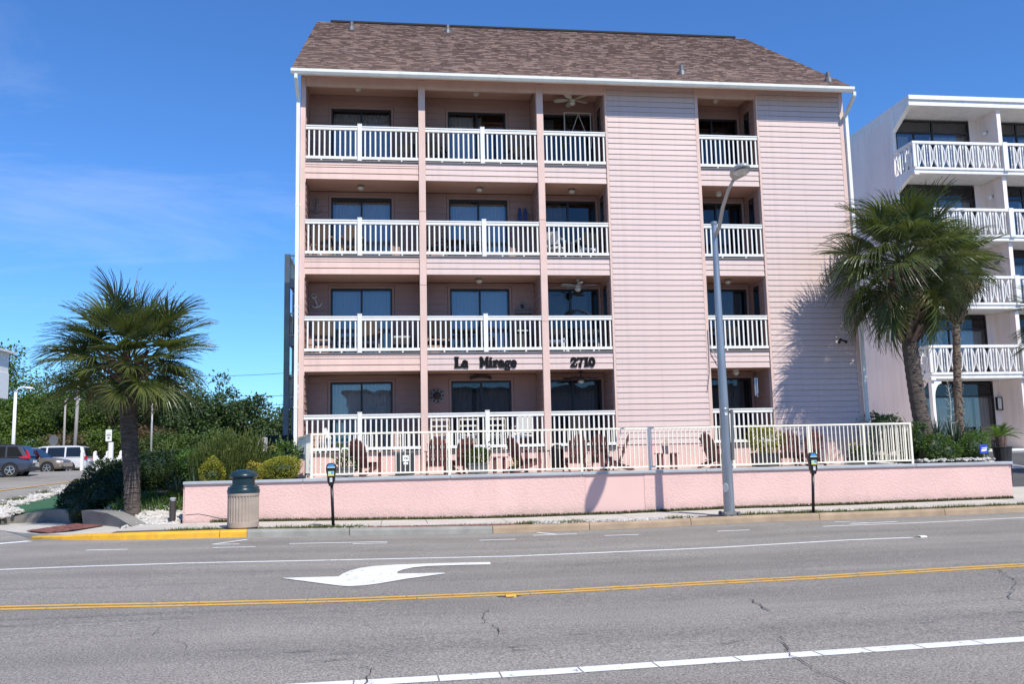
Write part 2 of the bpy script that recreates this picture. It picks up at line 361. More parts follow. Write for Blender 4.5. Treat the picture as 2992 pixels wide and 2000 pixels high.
# worn asphalt: pale aggregate speckle, long wheel streaks, patches
def asphalt(name, base, streak=True):
    m = bpy.data.materials.new(name); m.use_nodes = True
    nt = m.node_tree; b = nt.nodes['Principled BSDF']; L = nt.links
    b.inputs['Roughness'].default_value = 0.88
    t = _n(nt, 'ShaderNodeTexCoord')
    def noise(sc, det=2, stretch=None, rough=0.5):
        n = _n(nt, 'ShaderNodeTexNoise'); n.inputs['Scale'].default_value = sc; n.inputs['Detail'].default_value = det; n.inputs['Roughness'].default_value = rough
        if stretch:
            mpn = _n(nt, 'ShaderNodeMapping'); mpn.inputs['Scale'].default_value = stretch
            L.new(t.outputs['Object'], mpn.inputs['Vector']); L.new(mpn.outputs[0], n.inputs['Vector'])
        else: L.new(t.outputs['Object'], n.inputs['Vector'])
        return n.outputs['Fac']
    def rng(f, a, bb, lo, hi):
        r = _n(nt, 'ShaderNodeMapRange'); r.inputs['From Min'].default_value = a; r.inputs['From Max'].default_value = bb
        r.inputs['To Min'].default_value = lo; r.inputs['To Max'].default_value = hi
        L.new(f, r.inputs['Value']); return r.outputs[0]
    def mul(a, bb):
        n = _n(nt, 'ShaderNodeMath'); n.operation = 'MULTIPLY'; L.new(a, n.inputs[0]); L.new(bb, n.inputs[1]); return n.outputs[0]
    f = rng(noise(48, 3, rough=0.8), 0.32, 0.68, 0.30, 1.70)
    f = mul(f, rng(noise(110, 1), 0.3, 0.7, 0.6, 1.4))
    f = mul(f, rng(noise(1.1, 4), 0.3, 0.7, 0.93, 1.07))
    if streak:
        f = mul(f, rng(noise(1.0, 3, (0.06, 1.0, 1)), 0.32, 0.68, 0.80, 1.13))
        f = mul(f, rng(noise(0.35, 4), 0.58, 0.72, 1.0, 0.90))
        f = mul(f, rng(noise(1.0, 5, (0.35, 9.0, 1), 0.7), 0.60, 0.72, 1.0, 0.72))
    vo = _n(nt, 'ShaderNodeTexVoronoi'); vo.inputs['Scale'].default_value = 34
    L.new(t.outputs['Object'], vo.inputs['Vector'])
    f2 = rng(vo.outputs['Distance'], 0.03, 0.075, 1.8, 1.0)
    f = mul(f, f2)
    mixn = _n(nt, 'ShaderNodeMix', data_type='RGBA', blend_type='MULTIPLY'); mixn.inputs['Factor'].default_value = 1
    mixn.inputs['A'].default_value = (*base, 1); L.new(f, mixn.inputs['B'])
    L.new(mixn.outputs['Result'], b.inputs['Base Color'])
    bp = _n(nt, 'ShaderNodeBump'); bp.inputs['Strength'].default_value = 0.35; bp.inputs['Distance'].default_value = 0.006
    L.new(noise(85, 2), bp.inputs['Height']); L.new(bp.outputs[0], b.inputs['Normal'])
    MATS[name] = m
asphalt('asphalt_road', (0.232, 0.213, 0.185))
asphalt('asphalt_side', (0.265, 0.245, 0.215))

# ------------------------------------------------------------------ mesh helpers
def accum(o):
    v = Vector((0, 0, 0))
    while o is not None:
        v += o.location; o = o.parent
    return v

def tag(o, label=None, cat=None, group=None, kind=None):
    if label: o['label'] = label
    if cat: o['category'] = cat
    if group: o['group'] = group
    if kind: o['kind'] = kind
    return o

def thing(name, label, cat, loc=(0, 0, 0), rotz=0, group=None):
    o = bpy.data.objects.new(name, None)
    o.empty_display_size = 0.2
    o.location = loc; o.rotation_euler = (0, 0, rotz)
    col.objects.link(o)
    return tag(o, label, cat, group)

def inst(name, mesh, parent=None, loc=(0, 0, 0), rot=None, scale=None):
    o = bpy.data.objects.new(name, mesh)
    col.objects.link(o)
    o.location = Vector(loc) - (accum(parent) if parent else Vector((0, 0, 0)))
    if rot: o.rotation_euler = rot
    if scale: o.scale = scale
    if parent: o.parent = parent
    return o

def copy_tree(o, parent=None):
    c = o.copy(); col.objects.link(c)
    if parent is not None: c.parent = parent
    for ch in o.children: copy_tree(ch, c)
    return c

class MB:
    def __init__(s): s.v = []; s.f = []; s.m = []
    def face(s, pts, mi=0):
        n = len(s.v); s.v.extend([tuple(p) for p in pts]); s.f.append(tuple(range(n, n + len(pts)))); s.m.append(mi)
    def box(s, x0, x1, y0, y1, z0, z1, mi=0):
        n = len(s.v)
        s.v += [(x0, y0, z0), (x1, y0, z0), (x1, y1, z0), (x0, y1, z0), (x0, y0, z1), (x1, y0, z1), (x1, y1, z1), (x0, y1, z1)]
        for q in ((0, 3, 2, 1), (4, 5, 6, 7), (0, 1, 5, 4), (1, 2, 6, 5), (2, 3, 7, 6), (3, 0, 4, 7)):
            s.f.append(tuple(n + i for i in q)); s.m.append(mi)
        return s
    def obox(s, c, ax, ay, az, mi=0):
        c, ax, ay, az = Vector(c), Vector(ax), Vector(ay), Vector(az); n = len(s.v)
        for dz in (-1, 1):
            for dx_, dy_ in ((-1, -1), (1, -1), (1, 1), (-1, 1)): s.v.append(tuple(c + ax * dx_ + ay * dy_ + az * dz))
        for q in ((0, 3, 2, 1), (4, 5, 6, 7), (0, 1, 5, 4), (1, 2, 6, 5), (2, 3, 7, 6), (3, 0, 4, 7)):
            s.f.append(tuple(n + i for i in q)); s.m.append(mi)
        return s
    def bar(s, p0, p1, w, h, side=None, mi=0):
        p0, p1 = Vector(p0), Vector(p1); d = (p1 - p0)
        L = d.length / 2
        if L == 0: return s
        d.normalize()
        sd = Vector(side) if side else (Vector((0, 0, 1)).cross(d) if abs(d.z) < 0.95 else Vector((1, 0, 0)))
        sd = (sd - d * sd.dot(d)).normalized(); u = d.cross(sd)
        return s.obox((p0 + p1) / 2, d * L, sd * w / 2, u * h / 2, mi)
    def prism(s, pts, ext, mi=0):
        """pts: planar polygon of 3-D points; ext: extrusion vector"""
        e = Vector(ext); n = len(s.v); k = len(pts)
        s.v += [tuple(p) for p in pts] + [tuple(Vector(p) + e) for p in pts]
        s.f.append(tuple(range(n + k - 1, n - 1, -1))); s.m.append(mi)
        s.f.append(tuple(range(n + k, n + 2 * k))); s.m.append(mi)
        for i in range(k):
            j = (i + 1) % k
            s.f.append((n + i, n + j, n + k + j, n + k + i)); s.m.append(mi)
        return s
    def tube(s, pts, rad, n=8, cap=True, mi=0, flat=1.0):
        pts = [Vector(p) for p in pts]
        if not hasattr(rad, '__len__'): rad = [rad] * len(pts)
        base = len(s.v); prev = None
        for i, p in enumerate(pts):
            d = (pts[min(i + 1, len(pts) - 1)] - pts[max(i - 1, 0)]).normalized()
            if prev is None:
                a = Vector((1, 0, 0)) if abs(d.x) < 0.9 else Vector((0, 1, 0))
            else: a = prev
            a = (a - d * a.dot(d)).normalized(); b_ = d.cross(a); prev = a
            for k in range(n):
                t = 2 * pi * k / n
                s.v.append(tuple(p + (a * cos(t) + b_ * sin(t) * flat) * rad[i]))
        for i in range(len(pts) - 1):
            for k in range(n):
                k2 = (k + 1) % n
                s.f.append((base + i * n + k, base + i * n + k2, base + (i + 1) * n + k2, base + (i + 1) * n + k)); s.m.append(mi)
        if cap:
            s.f.append(tuple(base + k for k in range(n - 1, -1, -1))); s.m.append(mi)
            e = base + (len(pts) - 1) * n
            s.f.append(tuple(e + k for k in range(n))); s.m.append(mi)
        return s
    def lathe(s, prof, n=16, c=(0, 0, 0), mi=0, axis='z'):
        base = len(s.v); cx, cy, cz = c
        for r, z in prof:
            for k in range(n):
                t = 2 * pi * k / n
                if axis == 'z': s.v.append((cx + r * cos(t), cy + r * sin(t), cz + z))
                elif axis == 'y': s.v.append((cx + r * cos(t), cy + z, cz + r * sin(t)))
                else: s.v.append((cx + z, cy + r * cos(t), cz + r * sin(t)))
        for i in range(len(prof) - 1):
            for k in range(n):
                k2 = (k + 1) % n
                s.f.append((base + i * n + k, base + i * n + k2, base + (i + 1) * n + k2, base + (i + 1) * n + k)); s.m.append(mi)
        s.f.append(tuple(base + k for k in range(n - 1, -1, -1))); s.m.append(mi)
        e = base + (len(prof) - 1) * n
        s.f.append(tuple(e + k for k in range(n))); s.m.append(mi)
        return s
    def mesh(s, name, mats, smooth=False, org=(0, 0, 0)):
        me = bpy.data.meshes.new(name)
        ox, oy, oz = org
        me.from_pydata([(x - ox, y - oy, z - oz) for x, y, z in s.v], [], s.f)
        if isinstance(mats, str): mats = [mats]
        for m in mats: me.materials.append(MATS[m])
        if len(mats) > 1: me.polygons.foreach_set('material_index', s.m)
        if smooth: me.polygons.foreach_set('use_smooth', [True] * len(s.f))
        me.update()
        return me
    def build(s, name, mats, parent=None, smooth=False, loc=None, **props):
        """vertices are in the frame of the topmost parent's origin-less world; shifted to the parent"""
        if parent is not None:
            org = accum(parent)
            o = bpy.data.objects.new(name, s.mesh(name, mats, smooth, org))
            o.parent = parent
        else:
            org = Vector(loc) if loc else Vector((0, 0, 0))
            o = bpy.data.objects.new(name, s.mesh(name, mats, smooth, org)); o.location = org
        col.objects.link(o)
        for k, v_ in props.items(): o[k] = v_
        return o

def autosmooth(o, ang=40):
    o.data.polygons.foreach_set('use_smooth', [True] * len(o.data.polygons))
    try: o.data.set_sharp_from_angle(angle=radians(ang))
    except Exception: pass
    return o

def bevel(o, w, seg=2):
    md = o.modifiers.new('bevel', 'BEVEL'); md.width = w; md.segments = seg; md.limit_method = 'ANGLE'; md.angle_limit = radians(40)
    return o

def interp(x, xs, ys):
    if x <= xs[0]: return ys[0]
    for i in range(len(xs) - 1):
        if x <= xs[i + 1]:
            return ys[i] + (ys[i + 1] - ys[i]) * (x - xs[i]) / (xs[i + 1] - xs[i])
    return ys[-1]
def FX(x): return interp(x, [-20, -5.6, -3.8, -1.7, 1.3, 4.6, 7.3, 10.3, 15.4, 20], [.02, .05, .04, 0, -.055, -.045, 0, 0, .045, .05])
def GZ(x, y): return FX(x) * max(0, min(1, (y + 18) / 7))
ROAD = -1.40
def RZ(x, y): return ROAD + GZ(x, y)
WALK = -1.25
def WZ(x): return WALK + FX(x)

# ================================================================== GROUND, ROADS, PAVEMENT
def HL(y): return -1.28 + 0.032 * (max(-6, min(y, 30)) + 3)
def HR(y): return -1.25 + 0.10 * max(0, min(y + 3, 12.3))
def HG(x, y):
    if y < -5.6: return -1.62
    base_l, base_r = HL(y), HR(y)
    t = max(0, min(1, (x + 6) / 20)); t = t * t * (3 - 2 * t)
    h = base_l * (1 - t) + base_r * t - 0.15
    return h if y > -2.9 else min(h, -1.55)

def grid_mesh(xs, ys, zf):
    mb = MB()
    nx = len(xs)
    for y in ys:
        for x in xs: mb.v.append((x, y, zf(x, y)))
    for j in range(len(ys) - 1):
        for i in range(nx - 1):
            a = j * nx + i
            mb.f.append((a, a + 1, a + nx + 1, a + nx)); mb.m.append(0)
    return mb
xs = [-700, -300, -150, -80, -50, -40, -30, -25, -21, -18, -16, -14, -12, -10, -8, -6, -4, -2, 0, 3, 6, 9, 12, 14, 16, 18, 22, 28, 40, 80, 150, 300, 700]
ys = [-700, -300, -100, -40, -30, -5.7, -5.5, -3.3, -2.8, -1, 1, 3, 5, 7, 9, 12, 15, 20, 25, 30, 40, 60, 100, 200, 400, 900]
o = grid_mesh(xs, ys, HG).build('ground', 'earth_grass'); tag(o, kind='structure')

# main road
xs = [-160, -100, -60, -40, -30, -24, -20] + [-18 + 0.8 * i for i in range(50)] + [24, 30, 45, 70, 120, 180]
ys = [-40, -26, -18, -16, -14, -12.5, -11, -9, -7, -6, -5.42, -4.4]
road = grid_mesh(xs, ys, RZ).build('road', 'asphalt_road'); tag(road, kind='structure')

def strip(name, pts, w, m, z=0.004, zf=RZ, parent=road, seg=0.6, lab=None, ragged=0.0):
    mb = MB(); P = []
    for i in range(len(pts) - 1):
        a, b = Vector(pts[i]), Vector(pts[i + 1]); n = max(1, int((b - a).length / seg))
        for k in range(n): P.append(a.lerp(b, k / n))
    P.append(Vector(pts[-1]))
    n = len(P)
    for i, p in enumerate(P):
        d = (P[min(i + 1, n - 1)] - P[max(i - 1, 0)]).normalized(); s = Vector((-d.y, d.x))
        ww = w / 2 * (1 + ragged * random.uniform(-1, 1))
        if ragged and i in (0, n - 1): ww *= 0.25
        for sg in (-1, 1):
            q = p + s * ww * sg
            mb.v.append((q.x, q.y, zf(q.x, q.y) + z))
    for i in range(n - 1):
        mb.f.append((2 * i, 2 * i + 2, 2 * i + 3, 2 * i + 1)); mb.m.append(0)
    o = mb.build(name, m, parent)
    if lab: o['label'] = lab
    return o
random.seed(3)
def broken(name, pts, w, m, gaps, **k):
    """a painted line split by the thin cracks that run across it"""
    tot = [0]
    for i in range(len(pts) - 1): tot.append(tot[-1] + (Vector(pts[i + 1]) - Vector(pts[i])).length)
    def at(s):
        for i in range(len(pts) - 1):
            if s <= tot[i + 1]: return Vector(pts[i]).lerp(Vector(pts[i + 1]), (s - tot[i]) / (tot[i + 1] - tot[i]))
        return Vector(pts[-1])
    s = 0
    while s < tot[-1]:
        e = min(tot[-1], s + random.uniform(*gaps))
        ip = [tuple(at(s))] + [p for p, t in zip(pts, tot) if s + .05 < t < e - .05] + [tuple(at(e - 0.012))]
        strip(name, ip, w, m, **k)
        s = e
wl_ = [(-60, -11.3), (-25, -10.5), (-6.64, -10.12), (-2.77, -10.06), (1.22, -9.93), (4.79, -9.86), (8.46, -9.78)]
strip('lane_line', wl_, 0.115, 'line_white')
strip('lane_line', [(8.12, -7.07), (12.87, -6.86), (25, -6.6), (60, -6.3)], 0.10, 'line_white')
ym = [(-5.1, -13.91), (-3.2, -14.1), (-1.22, -14.17), (.7, -14.07), (3.1, -13.87), (5.5, -13.74), (7.7, -13.64)]
for off in (0.095, -0.095):
    strip('centre_line', [(-60, -13.2 + off), (-12, -13.75 + off)] + [(-5.1, ym[0][1] + off)], 0.105, 'line_yellow')
    broken('centre_line', [(x, y + off) for x, y in ym], 0.105, 'line_yellow', (0.5, 1.6))
    strip('centre_line', [(7.7, -13.64 + off), (14, -13.3 + off), (60, -12.5 + off)], 0.105, 'line_yellow')
strip('lane_line', [(-14, -18.7), (-4, -18.2), (-1.95, -18.12)], 0.175, 'line_white')
broken('lane_line', [(-1.95, -18.12), (0.48, -18.08), (2.4, -17.96), (4.53, -17.83), (7, -17.65)], 0.175, 'line_white', (0.28, 0.75))
M_ = [(-6.35, -7.36), (-5.58, -7.5), (-4.17, -7.0), (-3.66, -6.14), (-4.17, -7.0), (-3.67, -7.04), (-4.03, -7.7), (-3.27, -7.65), (-2.72, -7.12), (-0.86, -7.01), (-1.51, -7.38), (-0.86, -7.34), (0.95, -7.03), (1.67, -6.98), (2.32, -5.71), (2.63, -6.3), (2.14, -6.3), (3.06, -6.32), (3.5, -6.97), (4.2, -7.01), (5.83, -7.07), (6.5, -7.15), (8.88, -6.1), (9.43, -6.71), (8.92, -6.72), (10.08, -6.53), (-10.6, -7.0), (-8.28, -4.85)]
for i in range(0, len(M_), 2):
    zz = 0.004 + 0.003 * (i // 2 % 2)
    strip('parking_mark', [M_[i], M_[i + 1]], 0.10 if i < 26 else 0.3, 'line_white', z=zz)
arrow = [(-2.24, -12.13), (-1.91, -12.10), (-1.47, -12.10), (-1.43, -11.80), (-1.34, -11.45), (-1.20, -11.16), (-1.02, -10.97), (-0.66, -10.83), (-0.06, -10.77), (0.78, -10.73), (0.76, -11.05), (0.33, -11.04), (-0.2, -11.10), (-0.42, -11.24), (-0.58, -11.48), (-0.66, -11.72), (-0.66, -11.93), (0.01, -11.96), (0.0, -12.05), (-0.55, -12.52), (-0.89, -12.90), (-1.09, -13.05), (-1.27, -13.09), (-1.42, -12.99)]
mb = MB(); mb.face([(x, y, RZ(x, y) + 0.009) for x, y in reversed(arrow)]); mb.build('turn_arrow', 'line_white', road)
# the arrow is not planar: drop it on the road with a small triangle fan instead of one n-gon
import bmesh
ob = road.children[-1]
bm = bmesh.new(); bm.from_mesh(ob.data); bmesh.ops.triangulate(bm, faces=bm.faces[:]); bm.normal_update()
for f in bm.faces:
    if f.normal.z < 0: f.normal_flip()
bm.to_mesh(ob.data); bm.free()
# cracks in the asphalt
def jag(pts, amp=0.035, seg=0.09):
    out = []
    for i in range(len(pts) - 1):
        a, b = Vector(pts[i]), Vector(pts[i + 1]); n = max(1, int((b - a).length / seg))
        for k in range(n):
            p = a.lerp(b, k / n); out.append((p.x + random.uniform(-amp, amp) * (k > 0), p.y + random.uniform(-amp, amp) * (k > 0)))
    out.append(tuple(pts[-1])); return out
for pts, w, m in [
    ([(3.2, -15.2), (3.16, -15.5), (3.11, -15.83), (3.11, -16.06)], .02, 'crack_grey'),
    ([(2.15, -16.23), (2.71, -16.21), (3.22, -16.12), (3.67, -16.12), (4.15, -16.12), (4.6, -16.06), (5.29, -15.98), (5.76, -15.97)], .009, 'crack_grey'),
    ([(2.76, -16.27), (2.75, -16.7), (2.8, -16.98), (2.66, -17.2)], .009, 'crack_grey'),
    ([(2.66, -17.2), (2.57, -17.55), (2.45, -17.93), (2.42, -18.23), (2.42, -18.37), (2.4, -18.57), (2.43, -18.73), (2.48, -19.2)], .014, 'crack_black'),
    ([(7.17, -13.91), (6.81, -14.57), (6.66, -14.91), (6.27, -15.38), (5.89, -15.81), (5.78, -16.0), (5.9, -16.2), (6.5, -16.3)], .016, 'crack_grey'),
    ([(0.3, -15.19), (0.22, -15.58), (0.19, -15.99), (0.26, -16.2), (0.28, -16.46), (0.24, -16.7)], .013, 'crack_black'),
    ([(0.21, -16.11), (0.62, -16.22), (1.08, -16.35), (1.47, -16.29), (1.85, -16.21), (2.15, -16.23)], .009, 'crack_grey'),
    ([(-0.95, -17.55), (-0.86, -17.7), (-0.86, -17.87), (-0.9, -18.2), (-0.95, -18.6)], .013, 'crack_black'),
    ([(-4.23, -16.08), (-3.87, -16.04), (-3.53, -15.91), (-3.08, -15.86), (-2.93, -15.8), (-2.65, -15.75), (-2.12, -15.64), (-1.2, -15.4)], .009, 'crack_grey'),
    ([(-3.03, -16.18), (-2.97, -16.0), (-2.96, -15.47)], .009, 'crack_grey'),
    ([(-3.02, -16.09), (-2.67, -16.22), (-2.55, -16.38), (-2.48, -16.69), (-2.41, -16.9)], .009, 'crack_grey'),
    ([(-6.5, -14.6), (-4.6, -14.75), (-3.2, -14.7), (-1.8, -14.65)], .02, 'crack_grey'),
    ([(-6.2, -15.05), (-4.3, -15.1), (-2.7, -15.05)], .018, 'crack_grey'),
    ([(0.4, -13.78), (3.0, -13.55), (6.2, -13.35), (9, -13.2)], .009, 'crack_grey'),
    ([(-1.4, -17.33), (-1.17, -17.33), (-0.98, -17.27)], .03, 'crack_black'),
    ([(-6.8, -12.3), (-4.6, -12.55), (-2.7, -12.5)], .02, 'crack_grey'),
    ([(1.5, -11.5), (4.0, -11.3), (6.5, -11.2)], .02, 'crack_grey'),
    ([(2.0, -17.42), (2.25, -17.36), (2.38, -17.30)], .02, 'crack_grey'),
]:
    strip('crack', jag(pts), w * .55, m, z=0.013, seg=10, ragged=0.55)
for i in range(46):                                    # short scuffs and gouges along the wheel tracks
    x, y = random.uniform(-7, 9), random.choice([-10.9, -11.5, -12.6, -13.2, -14.8, -15.2, -16.6, -17.2]) + random.uniform(-.3, .3)
    strip('scuff', [(x, y), (x + random.uniform(.08, .4), y + random.uniform(-.01, .03))], random.uniform(.006, .016), 'crack_grey', z=0.011, ragged=0.5, seg=.08)
# raised reflectors on the lines
for nm, x, y, m in [('amber', .66, -14.30, 'line_yellow'), ('white', 8.69, -9.74, 'line_white')]:
    z = RZ(x, y)
    mb = MB(); mb.prism([(x - .06, y - .05, z), (x + .06, y - .05, z), (x + .06, y - .02, z + .022), (x - .06, y - .02, z + .022)], (0, .09, 0))
    o = mb.build('road_reflector', m, loc=(x, y, z)); tag(o, '%s road reflector stud at the %s' % (nm, 'double yellow line' if nm == 'amber' else 'end of the white lane line'), 'reflector', 'reflector studs on the road')
    strip('stud_patch', [(x - .16, y + .0), (x + .12, y + .01)], 0.13, 'crack_grey', z=0.006, ragged=.3, seg=.1)

# side street going back on the left, with its faded yellow line
mb = MB(); rows = [(-5.42, -7.9), (-4.6, -8.3), (-3.0, -9.3), (-1.5, -10.4), (0, -11.3), (3, -12.25), (7, -12.7), (10.7, -13.1), (20, -14.2), (30, -15.0), (48, -16.5), (75, -18)]
n_ = 14
for y, xr in rows:
    for i in range(n_):
        x = -60 + (xr + 60) * i / (n_ - 1)
        z = HL(y) if y > -5 else RZ(x, y) + 0.003
        if y == -4.6: z = -1.362
        if y == -3.0: z = -1.335
        if y == -1.5: z = -1.28
        mb.v.append((x, y, z))
for j in range(len(rows) - 1):
    for i in range(n_ - 1):
        a = j * n_ + i; mb.f.append((a, a + 1, a + n_ + 1, a + n_)); mb.m.append(0)
side = mb.build('side_street', 'asphalt_side'); tag(side, kind='structure')
strip('centre_line', [(-16.6, 9.0), (-16.2, 13), (-15.5, 18.5), (-15.4, 30)], 0.22, 'line_yellow', zf=lambda x, y: HL(y), parent=side, z=.02)
strip('crack', jag([(-22, 21.5), (-19.5, 22.2), (-17.6, 21.8)], .1, .5), 0.12, 'crack_grey', zf=lambda x, y: HL(y), parent=side, z=.022, ragged=.4, seg=10)
strip('crack', jag([(-25, 23.5), (-21, 24.0), (-18.2, 23.4)], .1, .5), 0.12, 'crack_grey', zf=lambda x, y: HL(y), parent=side, z=.022, ragged=.4, seg=10)

# kerb: stones butted end to end along the kerb line, the corner ones painted yellow
kerb = bpy.data.objects.new('kerb', None); col.objects.link(kerb); kerb.location = (0, -5.45, -1.4); tag(kerb, kind='structure')
def kerb_piece(pts, m, h0=1.0, h1=1.0):
    mb = MB(); prof = []
    n = len(pts)
    for i, (x, y) in enumerate(pts):
        d = (Vector(pts[min(i + 1, n - 1)]) - Vector(pts[max(i - 1, 0)])).normalized(); s = Vector((-d.y, d.x))
        h = h0 + (h1 - h0) * i / (n - 1)
        zb, zt = RZ(x, y) - 0.05, RZ(x, y) + 0.004 + 0.148 * h
        def P(o_, z): return (x + s.x * o_, y + s.y * o_, z)
        prof.append([P(0, zb), P(0.012, zb + (zt - zb) * .75), P(0.03, zt - .008), P(0.05, zt), P(0.165, zt + .002), P(0.165, zb)])
    k = 6
    for i, pr in enumerate(prof): mb.v.extend(pr)
    for i in range(n - 1):
        for j in range(k):
            j2 = (j + 1) % k
            mb.f.append((i * k + j, (i + 1) * k + j, (i + 1) * k + j2, i * k + j2)); mb.m.append(0)
    mb.f.append(tuple(range(k - 1, -1, -1))); mb.m.append(0)
    mb.f.append(tuple((n - 1) * k + j for j in range(k))); mb.m.append(0)
    return mb.build('kerb_stone', m, kerb)
KY = -5.5
kerb_piece([(-8.75, -3.6), (-8.3, -4.2), (-7.7, -4.75), (-7.0, -5.1)], 'kerb_yellow', 0.02, 0.85)
kerb_piece([(-6.985, -5.107), (-6.3, -5.32), (-5.6, -5.45), (-4.335, -5.5)], 'kerb_yellow', 0.85, 1)
kerb_piece([(-4.32, -5.5), (-3.78, -5.5)], 'kerb_yellow')
kerb_piece([(-3.772, -5.5), (-2.7, -5.5), (-1.68, -5.5)], 'kerb_grey')
kerb_piece([(-1.665, -5.5), (0, -5.5), (1.375, -5.5)], 'kerb_grey')
xk = [1.388, 3.52, 5.82, 8.84, 11.9, 14.95, 18, 21.05, 24.1, 27.2, 30.2, 36, 45]
for a, b in zip(xk[:-1], xk[1:]):
    kerb_piece([(a, KY), (a + (b - a) * .33, KY), (a + (b - a) * .66, KY), (b - .014, KY)], 'kerb_tan')

# pavement slabs, corner ramp with its brick field
walk = bpy.data.objects.new('pavement', None); col.objects.link(walk); walk.location = (0, -4, -1.26); tag(walk, kind='structure')
xs_ = [-6.6, -5.3, -3.95, -2.55, -1.02, .02, 1.85, 3.4, 4.75, 6.3, 7.8, 9.0, 10.45, 11.9, 13.4, 14.9, 16.4, 18.0, 20.0, 24.0, 30.0]
for a, b in zip(xs_[:-1], xs_[1:]):
    mb = MB(); b2 = b - .013
    n = len(mb.v)
    za, zb = WZ(a), WZ(b2)
    mb.v += [(a, -4.72, za - .1), (b2, -4.72, zb - .1), (b2, -3.06, zb - .1), (a, -3.06, za - .1), (a, -4.72, za), (b2, -4.72, zb), (b2, -3.06, zb), (a, -3.06, za)]
    for q in ((0, 3, 2, 1), (4, 5, 6, 7), (0, 1, 5, 4), (1, 2, 6, 5), (2, 3, 7, 6), (3, 0, 4, 7)): mb.f.append(q); mb.m.append(0)
    mb.build('slab', 'concrete', walk)
mb = MB()
for a, b in zip(xs_[:-1], xs_[1:]):
    ya = -5.12 if a < -6 else -5.36
    mb.face([(a, ya, WZ(a) - .012), (b, -5.28 if a < -6 else ya, WZ(b) - .012), (b, -2.9, WZ(b) - .012), (a, -2.9, WZ(a) - .012)])
mb.build('joint_bed', 'soil', walk)
for a, b in ((-1.3, .5), (.52, 2.2), (3.15, 4.0)):       # strip of red pavers against the kerb
    x = a
    while x < b:
        for r in (0, 1, 2):
            mb = MB(); y0 = -5.315 + r * .112
            mb.box(x, x + .2, y0, y0 + .1, WZ(x) - .06, WZ(x) + .002 + random.uniform(0, .004)); mb.build('brick', 'brick_red', walk)
        x += .212
CR = lambda x, y: -1.262 + 0.03 * min(0, (y + 3.4)) * (x < -6.9) * .6
ramp_pts = [(-6.61, -5.10), (-6.95, -4.97), (-7.65, -4.62), (-8.2, -4.08), (-8.66, -3.52), (-9.3, -2.9), (-10.1, -1.9), (-11.1, -.5), (-11.7, .5), (-11.2, 1.0), (-10.0, .75), (-8.7, -.6), (-7.55, -2.0), (-6.61, -3.1)]
mb = MB(); mb.prism([(x, y, -1.30 if x < -8.2 else -1.262) for x, y in ramp_pts], (0, 0, -.22))
o = mb.build('corner_ramp', 'concrete', walk)
bm = bmesh.new(); bm.from_mesh(o.data); bmesh.ops.triangulate(bm, faces=bm.faces[:]); bmesh.ops.recalc_face_normals(bm, faces=bm.faces[:])
bm.to_mesh(o.data); bm.free()
A_, B_, C_, D_ = Vector((-9.1, -2.95)), Vector((-8.1, -4.05)), Vector((-7.62, -2.25)), Vector((-8.68, -.95))
bedm = MB(); bedm.face([(p.x, p.y, -1.254 - .018 * (p.x < -8.2)) for p in (A_, B_, C_, D_)]); bedm.build('brick_bed', 'mortar_grey', walk)
nu, nv = 7, 17
for j in range(nv):
    for i in range(nu + (j % 2)):
        u0 = (i - .5 * (j % 2)) / nu; u1 = u0 + 1 / nu
        u0, u1 = max(0, u0), min(1, u1)
        if u1 - u0 < .02: continue
        v0, v1 = j / nv, (j + 1) / nv
        du, dv = .05 / nu, .07 / nv
        def Q(u, v):
            p = A_.lerp(B_, u).lerp(D_.lerp(C_, u), v); return (p.x, p.y, -1.246 - .018 * (p.x < -8.2))
        mb = MB(); mb.prism([Q(u0 + du, v0 + dv), Q(u1 - du, v0 + dv), Q(u1 - du, v1 - dv), Q(u0 + du, v1 - dv)], (0, 0, .006 + random.uniform(0, .006)))
        mb.build('brick', 'brick_red', walk)

def wall_strip(pts, t=0.32):
    """pts: (x, y, z_bottom, height); a sloping-top concrete upstand"""
    mb = MB(); n = len(pts); k = 4
    for i, (x, y, zb, h) in enumerate(pts):
        d = (Vector(pts[min(i + 1, n - 1)][:2]) - Vector(pts[max(i - 1, 0)][:2])).normalized(); s = Vector((-d.y, d.x))
        mb.v += [(x, y, zb - .05), (x + s.x * .06, y + s.y * .06, zb + h), (x + s.x * t, y + s.y * t, zb + h + .01), (x + s.x * t, y + s.y * t, zb - .05)]
    for i in range(n - 1):
        for j in range(k):
            j2 = (j + 1) % k
            mb.f.append((i * k + j, i * k + j2, (i + 1) * k + j2, (i + 1) * k + j)); mb.m.append(0)
    mb.f.append((0, 1, 2, 3)); mb.m.append(0); mb.f.append(tuple((n - 1) * k + j for j in (3, 2, 1, 0))); mb.m.append(0)
    return mb
o = wall_strip([(-6.55, -3.35, -1.262, .01), (-7.1, -2.75, -1.262, .22), (-7.5, -2.25, -1.262, .31), (-8.1, -1.55, -1.262, .34), (-8.45, -1.15, -1.262, .33)], -.32).build('concrete_upstand', 'concrete_shaded', None, loc=(-7.6, -2.1, -1.26))
tag(o, 'low concrete upstand with a tapering end beside the palm trunk', 'kerb wall', 'concrete upstands round the corner ramp')
o = wall_strip([(-9.05, -.3, -1.27, .30), (-9.4, .1, -1.28, .33), (-9.9, .45, -1.28, .31), (-10.5, .55, -1.28, .22), (-11.2, .35, -1.28, .03)], -.3).build('concrete_upstand', 'concrete_shaded', None, loc=(-9.9, .3, -1.28))
tag(o, 'low curved concrete upstand in front of the green turf', 'kerb wall', 'concrete upstands round the corner ramp')

